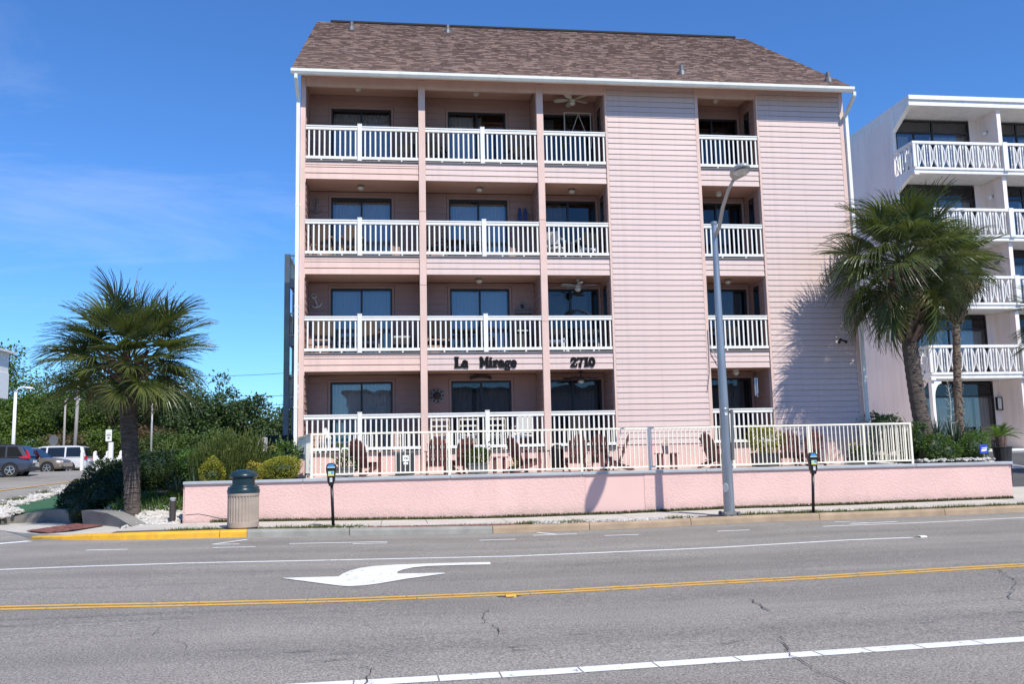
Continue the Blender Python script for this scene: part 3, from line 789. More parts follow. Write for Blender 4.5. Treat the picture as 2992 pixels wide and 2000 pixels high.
# artificial turf, white-stone verge, planting beds
mb = MB(); mb.face([(x, y, HL(y) + .10) for x, y in [(-9.0, .3), (-10.0, .8), (-11.0, .9), (-12.0, 3.2), (-12.4, 9.5), (-12.4, 13), (-7, 13), (-8, 4)]])
o = mb.build('turf', 'turf'); tag(o, kind='structure')
def bedz(x, y):
    if x < -5.7: return interp(y, [-3.3, -1.5, .5, 4, 12], [-1.27, -1.02, -.72, -.62, -.5])
    return -.40
mb = grid_mesh([-9.4, -8.6, -7.8, -7.0, -6.4, -5.9, -5.72], [-3.05, -2.2, -1.5, -.7, .4, 2, 4, 8, 14], lambda x, y: bedz(x, y) - (.6 if x < -8.3 and y < 1.0 else 0) - (.5 if x < -7.6 and y < -1.0 else 0))
o = mb.build('planting_bed', 'soil'); tag(o, kind='structure')
mb = grid_mesh([-5.62, -4, -2.9], [-2.7, 0, 14], lambda x, y: -.36)
o = mb.build('planting_bed', 'soil'); tag(o, kind='structure')
mb = grid_mesh([12.95, 14, 15.4], [-2.7, -1.8, 0, 3], lambda x, y: -.27 + .04 * (y + 2.7))
o = mb.build('planting_bed', 'soil'); tag(o, kind='structure')

# driveway right of the wall, pale apron at the pavement
mb = grid_mesh([15.62, 19, 24, 34, 60], [-2.9, -2.2, -1, 1, 3, 6, 9.2], lambda x, y: HR(y) + .01)
o = mb.build('driveway', 'asphalt_dark'); tag(o, kind='structure')
mb = grid_mesh([13.2, 15, 17, 19.0, 21.0], [3.2, 6, 9.3, 16, 30], lambda x, y: HR(y) + .014)
o = mb.build('bounce_paving', 'concrete_bounce'); tag(o, kind='structure')  # pale paving added to bounce light onto the motel's shaded side wall
mb = grid_mesh([15.62, 17, 19, 24, 40], [-3.05, -2.7, -2.0, -.9], lambda x, y: HR(y) + .018)
o = mb.build('apron', 'concrete'); tag(o, kind='structure')

# stones, weeds, moss: nobody could count them
ICO = [(0, 0, 1), (.894, 0, .447), (.276, .851, .447), (-.724, .526, .447), (-.724, -.526, .447), (.276, -.851, .447), (.724, .526, -.447), (-.276, .851, -.447), (-.894, 0, -.447), (-.276, -.851, -.447), (.724, -.526, -.447), (0, 0, -1)]
ICF = [(0, 1, 2), (0, 2, 3), (0, 3, 4), (0, 4, 5), (0, 5, 1), (1, 6, 2), (2, 7, 3), (3, 8, 4), (4, 9, 5), (5, 10, 1), (2, 6, 7), (3, 7, 8), (4, 8, 9), (5, 9, 10), (1, 10, 6), (6, 11, 7), (7, 11, 8), (8, 11, 9), (9, 11, 10), (10, 11, 6)]
def stones(name, m, n, sample, smin, smax, label, seed=1):
    rnd = random.Random(seed); mb = MB()
    for _ in range(n):
        x, y, z = sample(rnd); s = rnd.uniform(smin, smax); a = rnd.uniform(0, 6.28); ca, sa = cos(a), sin(a)
        sx, sy, sz = s * rnd.uniform(.7, 1.3), s * rnd.uniform(.6, 1.1), s * rnd.uniform(.4, .8)
        b0 = len(mb.v); jit = [rnd.uniform(.75, 1.2) for _ in ICO]
        for (px, py, pz), j in zip(ICO, jit):
            px, py, pz = px * sx * j, py * sy * j, pz * sz * j
            mb.v.append((x + px * ca - py * sa, y + px * sa + py * ca, z + pz))
        for f in ICF: mb.f.append(tuple(b0 + i for i in f)); mb.m.append(rnd.choice((0, 0, 0, 1)) if len(m) > 1 else 0)
    return tag(mb.build(name, m), label, 'stones', kind='stuff')
def s1(r):
    while True:
        x, y = r.uniform(-8.0, -5.75), r.uniform(-3.25, -.3)
        if x < -6.9 and y < -3.2 - (x + 6.6) * 1.15: continue
        if x < -7.0 and y < -1.9: continue
        return x, y, bedz(x, y) + .015
stones('white_stones', ['rock_white', 'rock_grey'], 1500, s1, .03, .085, 'white landscaping stones round the palm trunk by the wall end', 4)
def s2(r):
    y = -.2 + 15 * r.random() ** 1.5; t = interp(y, [0, 1.5, 3, 10.7, 15], [-11.2, -11.5, -12.3, -13.1, -13.6]); x = t + abs(r.gauss(0, .25)) * (1 if r.random() < .7 else -1)
    return x, y, HL(y) + .12
stones('white_stones', ['rock_white', 'rock_grey'], 1100, s2, .04, .10, 'white stone verge between the green turf and the side street', 5)
stones('white_stones', ['rock_white', 'rock_grey'], 500, lambda r: (r.uniform(13.2, 15.35), r.uniform(-2.62, -1.5), -.2 + r.uniform(0, .05)), .03, .07, 'white stones in the bed at the right end of the wall', 6)
stones('kerb_stones', ['rock_grey', 'rock_white'], 420, lambda r: (r.uniform(2.3, 6.4), r.uniform(-5.3, -4.78), WZ(4.3) + .0), .02, .05, 'loose grey stones in the strip between kerb and pavement', 7)
stones('kerb_stones', ['rock_white', 'rock_grey'], 160, lambda r: (r.uniform(-5.6, 2), r.uniform(-5.33, -5.2), WZ(-2) + .0), .012, .03, 'small shell fragments along the back of the kerb', 8)

def blades(name, m, n, sample, hmin, hmax, label, seed=1, w=.012, lean=.5, cat='grass'):
    rnd = random.Random(seed); mb = MB()
    for _ in range(n):
        x, y, z = sample(rnd); h = rnd.uniform(hmin, hmax); a = rnd.uniform(0, 6.28)
        dx_, dy_ = cos(a), sin(a); l = h * lean * rnd.uniform(.1, 1)
        px, py = -dy_ * w / 2, dx_ * w / 2
        mx_, my_ = x + dx_ * l * .35, y + dy_ * l * .35
        b0 = len(mb.v)
        mb.v += [(x - px, y - py, z), (x + px, y + py, z), (mx_ + px * .8, my_ + py * .8, z + h * .6), (mx_ - px * .8, my_ - py * .8, z + h * .6), (x + dx_ * l, y + dy_ * l, z + h)]
        mb.f += [(b0, b0 + 1, b0 + 2, b0 + 3), (b0 + 3, b0 + 2, b0 + 4)]; mb.m += [0, 0]
    return tag(mb.build(name, m), label, cat, kind='stuff')
blades('moss_strip', 'moss', 14000, lambda r: (lambda x: (x, r.uniform(-3.1, -2.94) - .05 * sin(x * 3) * (r.random() < .4), WZ(x) - .02))(r.uniform(-5.0, 15.4)), .03, .11, 'dark moss and grass along the foot of the pink wall', 11, .02)
def s3(r):
    c = r.choice([-5.1, -4.6, -3.0, -2.5, -2.2, -2.05, -1.6, 2.15, 2.3, 3.1, 3.3, 5.6, 7.2, 7.6, 8.2, 8.6, 8.9, 9.5, 10.2, 10.6, 11.2, 12.1, 12.6, 13.4, 14.2, 15])
    x = r.gauss(c, .16); return x, -5.28 + abs(r.gauss(0, .16)), WZ(x) - .01
blades('weeds', 'grassblade', 3800, s3, .02, .10, 'tufts of green weeds behind the kerb', 12, .012, 1.0, 'weeds')
blades('weeds', 'grassblade', 2600, lambda r: (lambda x: (x, r.uniform(-5.33, -4.74), WZ(x) - .015))(r.choice([r.uniform(7.0, 18), r.uniform(-5.5, -1.2)])), .01, .045, 'thin dry grass in the strip along the kerb', 13, .012, 1.0, 'grass')
def s4(r):
    x = r.uniform(-7.9, -5.8); y = r.uniform(-1.5, .6); return x, y, bedz(x, y)
blades('ground_cover', 'leaf_mid', 1500, s4, .06, .30, 'low green ground cover between the white stones and the hedge', 14, .035, 1.3, 'plants')
def s5(r):
    c = r.choice([(-12.3, 3.2), (-12.6, 5.4), (-12.9, 8.5)]); return r.gauss(c[0], .14), r.gauss(c[1], .16), HL(c[1]) + .1
blades('weeds', 'grassblade', 420, s5, .06, .2, 'weed tufts growing in the white stone verge', 15, .02, 1.0, 'weeds')

# ================================================================== PINK APARTMENT BUILDING
random.seed(11)
bld = thing('apartment_building', 'four storey pink sided apartment building with brown shingle roof and white balcony railings', 'building', (4.9, 7.4, -.26))
BAYS = [(-3.2, 0.0), (0.195, 3.478), (3.677, 5.545), (8.44, 10.276)]
FLOORS = [(.38, 2.62), (3.13, 5.37), (5.90, 8.13), (8.67, 11.15)]        # deck level, ceiling level
YB = 1.25                                                            # balcony depth
XL, XR = -3.33, 13.1

# core walls behind the balconies
mb = MB()
mb.box(XL, XL + .12, .02, 15.0, -.5, 11.15)                           # left end wall
mb.box(XR - .12, XR, .12, 15.0, -.5, 11.15)                           # right end wall
mb.box(XL, XR, 14.9, 15.0, -.5, 11.15)
mb.build('end_wall', 'pink_siding', bld)
mb = MB()
for (x0, x1) in ((XL, XL), (XR, XR)):
    pass
for X0, X1 in ((XL, XL + .12), (XR - .12, XR)):                        # gables
    mb.prism([(X0, .02, 11.15), (X0, 15.0, 11.15), (X0, 7.45, 16.3)], (X1 - X0, 0, 0))
mb.build('gable_wall', 'pink_siding', bld)
# solid wall panels without balconies (behind the lap siding)
mb = MB()
for x0, x1 in ((5.56, 8.40), (10.30, 13.09)):
    mb.box(x0, x1, .042, .16, .40, 11.14)
mb.build('wall_panel', 'pink_siding', bld)
# floors/ceilings of the rooms, dark room interiors
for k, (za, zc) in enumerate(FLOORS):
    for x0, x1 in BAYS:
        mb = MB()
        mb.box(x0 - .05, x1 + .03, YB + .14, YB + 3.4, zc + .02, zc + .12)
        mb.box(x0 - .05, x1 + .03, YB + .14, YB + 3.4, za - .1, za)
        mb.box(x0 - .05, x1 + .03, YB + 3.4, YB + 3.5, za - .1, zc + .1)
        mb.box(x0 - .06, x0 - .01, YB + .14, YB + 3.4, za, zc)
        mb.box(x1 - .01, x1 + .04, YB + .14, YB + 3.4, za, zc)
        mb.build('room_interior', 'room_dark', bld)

# balcony decks with ceilings below
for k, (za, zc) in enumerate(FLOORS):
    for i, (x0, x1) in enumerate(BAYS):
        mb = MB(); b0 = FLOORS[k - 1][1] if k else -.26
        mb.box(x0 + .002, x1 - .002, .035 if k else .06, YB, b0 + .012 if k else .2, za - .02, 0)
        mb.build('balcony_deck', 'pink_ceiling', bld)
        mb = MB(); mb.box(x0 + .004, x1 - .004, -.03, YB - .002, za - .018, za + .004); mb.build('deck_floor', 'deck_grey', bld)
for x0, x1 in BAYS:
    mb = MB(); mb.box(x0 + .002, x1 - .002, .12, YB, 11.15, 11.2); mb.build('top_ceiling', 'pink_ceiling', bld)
# side walls between the bays: lap siding in shade
_pm = {}
def plank_mesh(name, L, h, axis='x', m='pink_siding'):
    key = (name, round(L, 3), round(h, 3), axis, m)
    if key not in _pm:
        mb = MB(); t0, t1 = .004, .024
        if axis == 'x': pts = [(0, -.008, .0), (0, -.030, -.002), (0, -.014, h - .006), (0, .0, h - .006)]; ext = (L, 0, 0)
        else: pts = [(0, 0, -.012), (-t1, 0, -.012), (-t0, 0, h), (0, 0, h)]; ext = (0, L, 0)
        mb.prism(pts, ext); _pm[key] = mb.mesh(name, m)
    return _pm[key]
PITCH_ = .1655
def jitter(): return random.uniform(-.0015, .0015)
# the two big sided panels, plank by plank
for x0, x1 in ((5.612, 8.335), (10.345, 12.96)):
    me = plank_mesh('wall_plank', x1 - x0, PITCH_ - .004)
    z = .44
    while z < 11.1:
        inst('wall_plank', me, bld, (x0, .0, z + jitter()), rot=(0, random.uniform(-.0008, .0008), 0)); z += PITCH_
# bands in front of the decks: three planks each
for k in (1, 2, 3):
    for i, (x0, x1) in enumerate(BAYS):
        a, b = FLOORS[k - 1][1], FLOORS[k][0] - .02
        if i == 0: cuts = [a, a + .17, a + .35, a + .41, b]
        else: cuts = [a, a + .165, a + .33, b]
        xa = x0 - (.0 if i else .02)
        for j in range(len(cuts) - 1):
            me = plank_mesh('band_plank', x1 - xa - .006, cuts[j + 1] - cuts[j] - .004, m='pink_trim' if i == 0 else 'pink_siding')
            inst('band_plank', me, bld, (xa + .003, .034, cuts[j] + .012 * (j > 0)))
    mb = MB(); mb.box(-3.33, -.002, -.022, .034, FLOORS[k][0] - .018, FLOORS[k][0] - .002); mb.build('band_flashing', 'white_gutter', bld)
    mb = MB(); mb.box(-3.345, -3.19, -.012, .05, FLOORS[k - 1][1] - .11, FLOORS[k - 1][1] - .004); mb.build('corner_block', 'pink_trim', bld)
# posts and corner boards
for x0, x1, seams in ((0, .195, (7.2, 5.05)), (3.478, 3.677, (7.0, 4.0))):
    cuts = [-.26] + sorted(seams) + [11.145]
    for a, b in zip(cuts[:-1], cuts[1:]):
        mb = MB(); mb.box(x0 + .001, x1 - .001, -.03, .14, a + .004, b - .004); bevel(mb.build('post', 'pink_trim', bld), .006, 1)
mb = MB(); mb.box(-3.345, -3.205, -.03, .1, -.26, 11.14); mb.build('corner_board', 'pink_trim', bld)
mb = MB(); mb.box(12.964, 13.105, -.028, .1, .0, 11.14); mb.build('corner_board', 'pink_trim', bld)
mb = MB()
for x0, x1 in ((5.548, 5.608), (8.338, 8.437), (10.28, 10.342)): mb.box(x0, x1, -.028, .05, .40, 11.14)
mb.build('edge_trim', 'pink_trim', bld)
# header beams at the top floor
for i, (x0, x1) in enumerate(BAYS):
    mb = MB(); mb.box(x0 + .001, x1 - .001, -.012, .115, 10.90, 11.148); mb.build('header_beam', 'pink_trim', bld)
# plinth: textured pink stucco at patio level
mb = MB()
mb.box(-3.2, .0, .045, .2, -.3, .355); mb.box(.197, 3.476, .045, .2, -.3, .355); mb.box(3.679, 5.60, .045, .2, -.3, .355); mb.box(8.34, 10.34, .045, .2, -.3, .355)
mb.box(5.602, 8.338, -.006, .12, -.3, .425); mb.box(10.342, 13.09, -.006, .12, -.3, .425)
mb.build('plinth', 'stucco_pink', bld)
# partition walls
def side_wall(x, face):
    for za, zc in FLOORS:
        z = za + .01; L = YB - .145
        while z < zc + .0:
            h = min(.2, zc - z) - .004
            if h > .05:
                mb = side_mb
                y0 = .142; t1 = .022 * face
                mb.prism([(x, y0, z - .008), (x + t1, y0, z - .008), (x + t1 * .2, y0, z + h), (x, y0, z + h)], (0, L, 0))
            z += .2
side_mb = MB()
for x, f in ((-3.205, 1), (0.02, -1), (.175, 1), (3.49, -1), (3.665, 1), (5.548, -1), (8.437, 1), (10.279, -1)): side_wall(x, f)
side_mb.build('side_siding', 'pink_shaded', bld, kind='stuff')
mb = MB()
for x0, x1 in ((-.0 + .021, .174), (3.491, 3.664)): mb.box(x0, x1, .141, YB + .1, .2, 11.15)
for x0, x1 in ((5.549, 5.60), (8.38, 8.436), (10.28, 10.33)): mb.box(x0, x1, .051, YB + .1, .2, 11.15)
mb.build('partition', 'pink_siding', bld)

# back walls of the balconies, doors
DOORS = {0: (-2.575, -.785), 1: (.93, 2.715), 2: (3.72, 5.46), 3: (8.50, 10.18)}
DTOP = [2.42, 5.19, 7.95, 10.72]
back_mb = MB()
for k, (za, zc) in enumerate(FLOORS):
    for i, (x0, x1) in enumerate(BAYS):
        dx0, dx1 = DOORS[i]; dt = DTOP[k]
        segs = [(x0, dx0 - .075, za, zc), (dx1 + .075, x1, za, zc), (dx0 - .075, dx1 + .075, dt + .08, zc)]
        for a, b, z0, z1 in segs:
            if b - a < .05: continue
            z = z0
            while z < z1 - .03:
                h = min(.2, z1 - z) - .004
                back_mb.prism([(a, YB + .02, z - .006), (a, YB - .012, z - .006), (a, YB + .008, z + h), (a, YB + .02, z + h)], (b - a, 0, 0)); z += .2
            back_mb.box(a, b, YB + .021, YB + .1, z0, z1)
back_mb.build('back_wall_siding', 'pink_shaded', bld, kind='stuff')

def curtain(x0, x1, z0, z1, y, m, parent, folds=14, amp=.03, sag=0.0):
    n = folds * 5; mb = MB()
    for j in range(2):
        for i in range(n + 1):
            t = i / n; x = x0 + (x1 - x0) * t
            mb.v.append((x, y + amp * sin(t * folds * 2 * pi + .7 * sin(t * 9)) * (1 if j == 0 else .7), (z0, z1)[j]))
    for i in range(n): mb.f.append((i, i + 1, n + 2 + i, n + 1 + i)); mb.m.append(0)
    return mb.build('curtain', m, parent, smooth=True)

def sliding_door(i, k, glass='pane_clear', cur=((0, 1, 'curtain'),), tinted=False):
    dx0, dx1 = DOORS[i]; za = FLOORS[k][0]; dt = DTOP[k]; y = YB + .03
    mid = (dx0 + dx1) / 2
    mb = MB()                                        # dark metal frame
    mb.box(dx0, dx1, y, y + .10, dt - .055, dt); mb.box(dx0, dx1, y, y + .10, za, za + .06)
    mb.box(dx0, dx0 + .05, y, y + .10, za + .06, dt - .055); mb.box(dx1 - .055, dx1, y, y + .10, za + .06, dt - .055)
    mb.box(mid - .028, mid + .028, y + .01, y + .09, za + .06, dt - .055)
    d = mb.build('sliding_door', 'dark_bronze', bld)
    mb = MB()
    t = .065
    mb.box(dx0 - t, dx0, YB - .014, YB + .10, za, dt + t); mb.box(dx1, dx1 + t, YB - .014, YB + .10, za, dt + t); mb.box(dx0, dx1, YB - .014, YB + .10, dt + .001, dt + t)
    mb.build('door_trim', 'pink_shaded', d)
    for a, b, yy in ((dx0 + .05, mid - .028, y + .06), (mid + .028, dx1 - .055, y + .035)):
        mb = MB(); mb.face([(a, yy, za + .06), (b, yy, za + .06), (b, yy, dt - .055), (a, yy, dt - .055)]); mb.build('pane', glass, d)
    for f0, f1, m in cur:
        curtain(dx0 + .06 + (dx1 - dx0 - .12) * f0, dx0 + .06 + (dx1 - dx0 - .12) * f1, za + .06, dt - .07, y + .24, m, d, max(4, int(16 * (f1 - f0))))
    return d
SD = {
    (0, 3): ('pane_clear', ((0, 1, 'curtain_lace'),)), (1, 3): ('pane_clear', ((0, .45, 'curtain'), (.52, .6, 'curtain_grey'))), (2, 3): ('pane_dark', ((.05, .3, 'curtain_grey'),)), (3, 3): ('pane_dark', ()),
    (0, 2): ('pane_clear', ((0, 1, 'curtain'),)), (1, 2): ('pane_clear', ((0, 1, 'curtain'),)), (2, 2): ('pane_dark', ((0, .5, 'curtain'),)), (3, 2): ('pane_dark', ((.55, .7, 'curtain_grey'),)),
    (0, 1): ('pane_clear', ((0, 1, 'curtain_grey'),)), (1, 1): ('pane_clear', ((0, 1, 'curtain_grey'),)), (2, 1): ('pane_dark', ((0, .45, 'curtain_grey'), (.5, .85, 'curtain_grey'))), (3, 1): ('pane_dark', ((.3, 1, 'curtain_grey'),)),
    (0, 0): ('pane_clear', ((0, .62, 'curtain'), (.62, 1, 'curtain_lace'))), (1, 0): ('pane_dark', ((0, .34, 'curtain_grey'), (.42, 1, 'curtain_grey'))), (2, 0): ('pane_dark', ((0, 1, 'curtain_grey'),)), (3, 0): ('pane_dark', ((.4, .95, 'curtain_grey'),)),
}
for (i, k), (g, c) in SD.items(): sliding_door(i, k, g, c)
# narrow side windows in the right-hand walls of the recesses
for x in (5.548, 10.279):
    for k in (1, 2, 3):
        za = FLOORS[k][0]
        mb = MB(); mb.box(x - .034, x - .024, .50, .86, za + .3, DTOP[k] - .02); w = mb.build('side_window', 'dark_bronze', bld)
        mb = MB(); mb.box(x - .040, x - .035, .54, .82, za + .36, DTOP[k] - .08); mb.build('pane', 'car_window', w)

# ---- railings
bal_me = {}
def baluster_mesh(h):
    if round(h, 3) not in bal_me:
        mb = MB(); mb.box(-.0215, .0215, -.016, .016, 0, h); bal_me[round(h, 3)] = mb.mesh('baluster', 'white_vinyl')
    return bal_me[round(h, 3)]
def railing(i, k):
    x0, x1 = BAYS[i]; z = FLOORS[k][0]; y = .03
    top = z + 1.04
    post = -1.68 if i == 0 else (1.86 if i == 1 else None)
    mb = MB()
    spans = [(x0 + .002, x1 - .004)] if post is None else [(x0 + .002, post - .062), (post + .062, x1 - .004)]
    for a, b in spans:
        mb.box(a, b, y - .045, y + .045, top - .035, top)
        mb.box(a, b, y - .03, y + .03, top - .105, top - .0352)
        mb.box(a, b, y - .038, y + .038, top - .122, top - .1052)
        mb.box(a, b, y - .026, y + .026, z + .055, z + .135)
        for t in (.3, .7): mb.box(a + (b - a) * t - .02, a + (b - a) * t + .02, y - .02, y + .02, z + .006, z + .054)
    r = mb.build('railing', 'white_vinyl', bld)
    h = top - .123 - (z + .1355)
    me = baluster_mesh(h)
    for a, b in spans:
        n = max(1, round((b - a) / .1415)); st = (b - a) / n
        for j in range(n):
            inst('baluster', me, r, (a + st * (j + .62), y, z + .1355))
    if post is not None:
        mb = MB(); mb.box(post - .06, post + .06, y - .06, y + .06, z + .005, top + .04); mb.box(post - .066, post + .066, y - .066, y + .066, top + .04, top + .062)
        mb.build('rail_post', 'white_vinyl', r)
for k in range(4):
    for i in range(4): railing(i, k)

# ---- roof: front slope shingle by shingle
S_ = .6855; YE, ZE = -.56, 11.125; YR = 7.40; ZR = ZE + S_ * (YR - YE)
XE0, XE1 = -3.56, 13.20
mb = MB()
nrm = Vector((0, -S_, 1)).normalized(); dwn = Vector((0, 1, S_)).normalized()
mb.prism([(XE0, YE, ZE), (XE0, YR, ZR), (XE0, 2 * YR - YE, ZE), (XE0, 2 * YR - YE - .15, ZE - .05), (XE0, YR, ZR - .16), (XE0, YE + .15, ZE - .05)], (XE1 - XE0, 0, 0))
roof = mb.build('roof', 'shingle_b', bld)
sh = MB(); SL = (Vector((0, YR, ZR)) - Vector((0, YE, ZE))).length; exp_ = .142
nrow = int(SL / exp_)
for r in range(nrow):
    s0 = r * exp_; x = XE0 + .01 - random.uniform(0, .3)
    while x < XE1:
        w = random.choice((.12, .16, .2, .24, .28)); a, b = max(XE0, x), min(XE1, x + w - .006)
        if b - a > .02:
            t = random.choice((.012, .02, .024)); mi = random.choices((0, 1, 2, 3), (3, 3, 2.2, 2))[0]
            p0 = Vector((0, YE, ZE)) + dwn * (s0 - .012); p1 = Vector((0, YE, ZE)) + dwn * (s0 + exp_)
            q0 = p0 + nrm * (t + .006); q1 = p1 + nrm * .006
            n = len(sh.v)
            sh.v += [(a, p0.y, p0.z), (b, p0.y, p0.z), (a, q0.y, q0.z), (b, q0.y, q0.z), (a, q1.y, q1.z), (b, q1.y, q1.z)]
            sh.f += [(n, n + 1, n + 3, n + 2), (n + 2, n + 3, n + 5, n + 4)]; sh.m += [mi, mi]
            sh.f += [(n, n + 2, n + 4), (n + 1, n + 5, n + 3)]; sh.m += [mi, mi]
        x += w
sh.build('shingles', ['shingle_a', 'shingle_b', 'shingle_c', 'shingle_d'], roof, kind='stuff')
mb = MB(); mb.prism([(XE0 + .5, YR - .16, ZR - .06), (XE0 + .5, YR - .15, ZR + .015), (XE0 + .5, YR, ZR + .09), (XE0 + .5, YR + .15, ZR + .015), (XE0 + .5, YR + .16, ZR - .06)], (XE1 - XE0 - .9, 0, 0)); mb.build('ridge_vent', 'roof_dark', roof)
mb = MB(); mb.box(XE0 + .02, XE1 - .02, YE - .025, YE + .03, ZE - .012, ZE + .012); mb.build('drip_edge', 'roof_dark', roof)
for x, y in ((-2.21, 5.93), (1.27, 6.10), (8.14, .42), (12.76, .10)):
    z = ZE + S_ * (y - YE)
    mb = MB(); mb.lathe([(.065, -.05), (.065, .30)], 10, (x, y, z)); mb.lathe([(.13, -.05), (.115, .10), (.07, .13)], 10, (x, y, z)); mb.lathe([(.05, .29), (.045, .301)], 10, (x, y, z))
    mb.build('vent_pipe', 'pipe_metal', roof)
# soffit, fascia, gutter, downspouts
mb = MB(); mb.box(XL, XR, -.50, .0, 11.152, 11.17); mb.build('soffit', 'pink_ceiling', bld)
mb = MB(); mb.box(XE0 + .05, XE1 - .05, -.505, -.47, 10.99, 11.15); mb.build('fascia', 'pink_trim', bld)
mb = MB(); mb.prism([(XE0, -.508, 10.975), (XE0, -.60, 10.975), (XE0, -.645, 11.04), (XE0, -.65, 11.118), (XE0, -.63, 11.122), (XE0, -.62, 11.05), (XE0, -.508, 11.05)], (XE1 - XE0, 0, 0)); mb.build('gutter', 'white_gutter', bld)
def downspout(x, kx):
    mb = MB()
    pts = [(x + kx * .9, -.57, 10.98), (x + kx * .9, -.56, 10.86), (x, -.08, 10.45), (x, -.07, 10.3)]
    for a, b in zip(pts[:-1], pts[1:]): mb.bar(a, b, .09, .075, (1, 0, 0))
    o = mb.build('downspout', 'white_gutter', bld)
    cuts = [10.35, 7.3, 4.4, 1.6, -.25]
    for a, b in zip(cuts[:-1], cuts[1:]):
        mb = MB(); mb.box(x - .048, x + .048, -.11, -.035, b + .006, a); mb.box(x - .056, x + .056, -.114, -.031, b + .006, b + .05); mb.build('pipe_length', 'white_gutter', o)
downspout(-3.405, -.02); downspout(13.165, .05)

# ---- raised black letters on the band
def glyph(ch, x, z, h, W):
    """strokes in unit coordinates (0..1 wide, 0..1 high, descender below 0) built as rounded thick bars"""
    mb = MB(); y0 = .004
    def st(pts, w=.24, k=0):
        P = [(x + px * W, z + pz * h) for px, pz in pts]
        for i in range(len(P) - 1):
            a, b = Vector((P[i][0], 0, P[i][1])), Vector((P[i + 1][0], 0, P[i + 1][1]))
            d = (b - a); L = d.length
            if L < 1e-5: continue
            d /= L; s = Vector((-d.z, 0, d.x)); hw = w * h * .54
            yy = y0 - .028 - .0007 * len(mb.f) / 6 - .0003 * k
            mb.obox((a + b) / 2 + Vector((0, (yy + .03) / 2, 0)), d * (L / 2 + hw * .35), Vector((0, (.03 - yy) / 2, 0)), s * hw)
    def arc(cx, cz, rx, rz, a0, a1, n=8): return [(cx + rx * cos(radians(a0 + (a1 - a0) * i / n)), cz + rz * sin(radians(a0 + (a1 - a0) * i / n))) for i in range(n + 1)]
    if ch == 'L': st([(.28, .06), (.28, .96)], .30); st([(.02, .95), (.54, .95)], .14); st([(.02, .06), (.9, .06)], .16); st([(.9, .05), (.96, .34)], .13)
    elif ch == 'a': st(arc(.42, .24, .30, .20, 0, 360, 12), .16); st([(.74, .56), (.74, .08)], .25); st(arc(.46, .48, .28, .15, 20, 165), .16); st([(.74, .06), (1.0, .06)], .13)
    elif ch == 'M': st([(.14, .06), (.14, .94)], .22); st([(.84, .06), (.84, .94)], .24); st([(.16, .92), (.49, .30)], .24); st([(.49, .30), (.82, .92)], .2); st([(.0, .05), (.3, .05)], .13); st([(.68, .05), (1.0, .05)], .13); st([(.0, .95), (.24, .95)], .12); st([(.76, .95), (1.0, .95)], .12)
    elif ch == 'i': st([(.52, .08), (.52, .60)], .26); st([(.1, .06), (.95, .06)], .14); st([(.14, .60), (.5, .60)], .14); st([(.5, .82), (.56, .90)], .24)
    elif ch == 'r': st([(.34, .08), (.34, .60)], .26); st([(.04, .06), (.72, .06)], .14); st([(.06, .60), (.34, .60)], .14); st(arc(.66, .40, .26, .22, 130, 30, 5), .2); st([(.86, .50), (.88, .44)], .2)
    elif ch == 'g': st(arc(.44, .36, .28, .22, 0, 360, 12), .17); st([(.66, .56), (.98, .62)], .14); st(arc(.46, -.10, .36, .17, 0, 360, 12), .13); st([(.2, .14), (.7, .06)], .12)
    elif ch == 'e': st(arc(.48, .32, .34, .28, 0, 320, 12), .2); st([(.2, .34), (.80, .34)], .12)
    elif ch == '2': st(arc(.48, .70, .30, .22, 170, -60, 9), .2); st([(.62, .52), (.14, .10)], .2); st([(.08, .07), (.9, .07)], .18); st([(.9, .07), (.94, .28)], .13); st([(.2, .72), (.24, .66)], .24)
    elif ch == '7': st([(.06, .90), (.94, .90)], .19); st([(.07, .90), (.05, .68)], .13); st([(.86, .86), (.48, .36)], .19); st([(.48, .36), (.42, -.02)], .27)
    elif ch == '1': st([(.5, .06), (.5, .94)], .30); st([(.1, .06), (.9, .06)], .15); st([(.1, .94), (.9, .94)], .15)
    elif ch == '0': st(arc(.5, .5, .34, .40, 0, 360, 16), .25)
    return mb.build('sign_letter', 'black_sign', bld)
BZ = 2.695; Hh = .30
for ch, x, W in (('L', .955, .215), ('a', 1.165, .175), ('M', 1.675, .245), ('i', 1.925, .115), ('r', 2.045, .155), ('a', 2.195, .17), ('g', 2.37, .185), ('e', 2.555, .175)):
    glyph(ch, x, BZ, Hh, W)
for ch, x, W in (('2', 4.275, .2), ('7', 4.475, .19), ('1', 4.665, .155), ('0', 4.815, .185)): glyph(ch, x, BZ - .005, .27, W)

# ---- ceiling lamps and fans (hung from the balcony ceilings)
NAMES = ['left', 'middle', 'narrow third', 'right-hand']
FL = ['ground floor', 'second floor', 'third floor', 'top floor']
for i, k, x, dz in ((0, 3, -1.75, .0), (1, 3, 1.75, .03), (3, 3, 9.25, .03), (0, 2, -1.68, 0), (1, 2, 1.8, 0), (3, 2, 9.2, .02), (1, 1, 1.75, 0), (3, 1, 9.35, 0), (3, 0, 9.45, .03), (2, 2, 4.6, 0)):
    z = FLOORS[k][1] - .0
    y = .62
    t = thing('ceiling_light', '%s round ceiling lamp under the %s ceiling of the %s balcony column' % ('white' if dz else 'brass rimmed', FL[k], NAMES[i]), 'lamp', (x, y, z), group='round lamps on the balcony ceilings')
    mb = MB(); mb.lathe([(.07, .005), (.10, -.01), (.10, -.03), (.06, -.04)], 12, (x, y, z)); mb.build('lamp_base', 'pewter' if not dz else 'white_vinyl', t, smooth=False)
    mb = MB(); mb.lathe([(.085, -.035), (.105, -.07 - dz), (.08, -.11 - dz), (.03, -.135 - dz * 1.6)], 12, (x, y, z)); mb.build('lamp_shade', 'fan_beige', t, smooth=True)
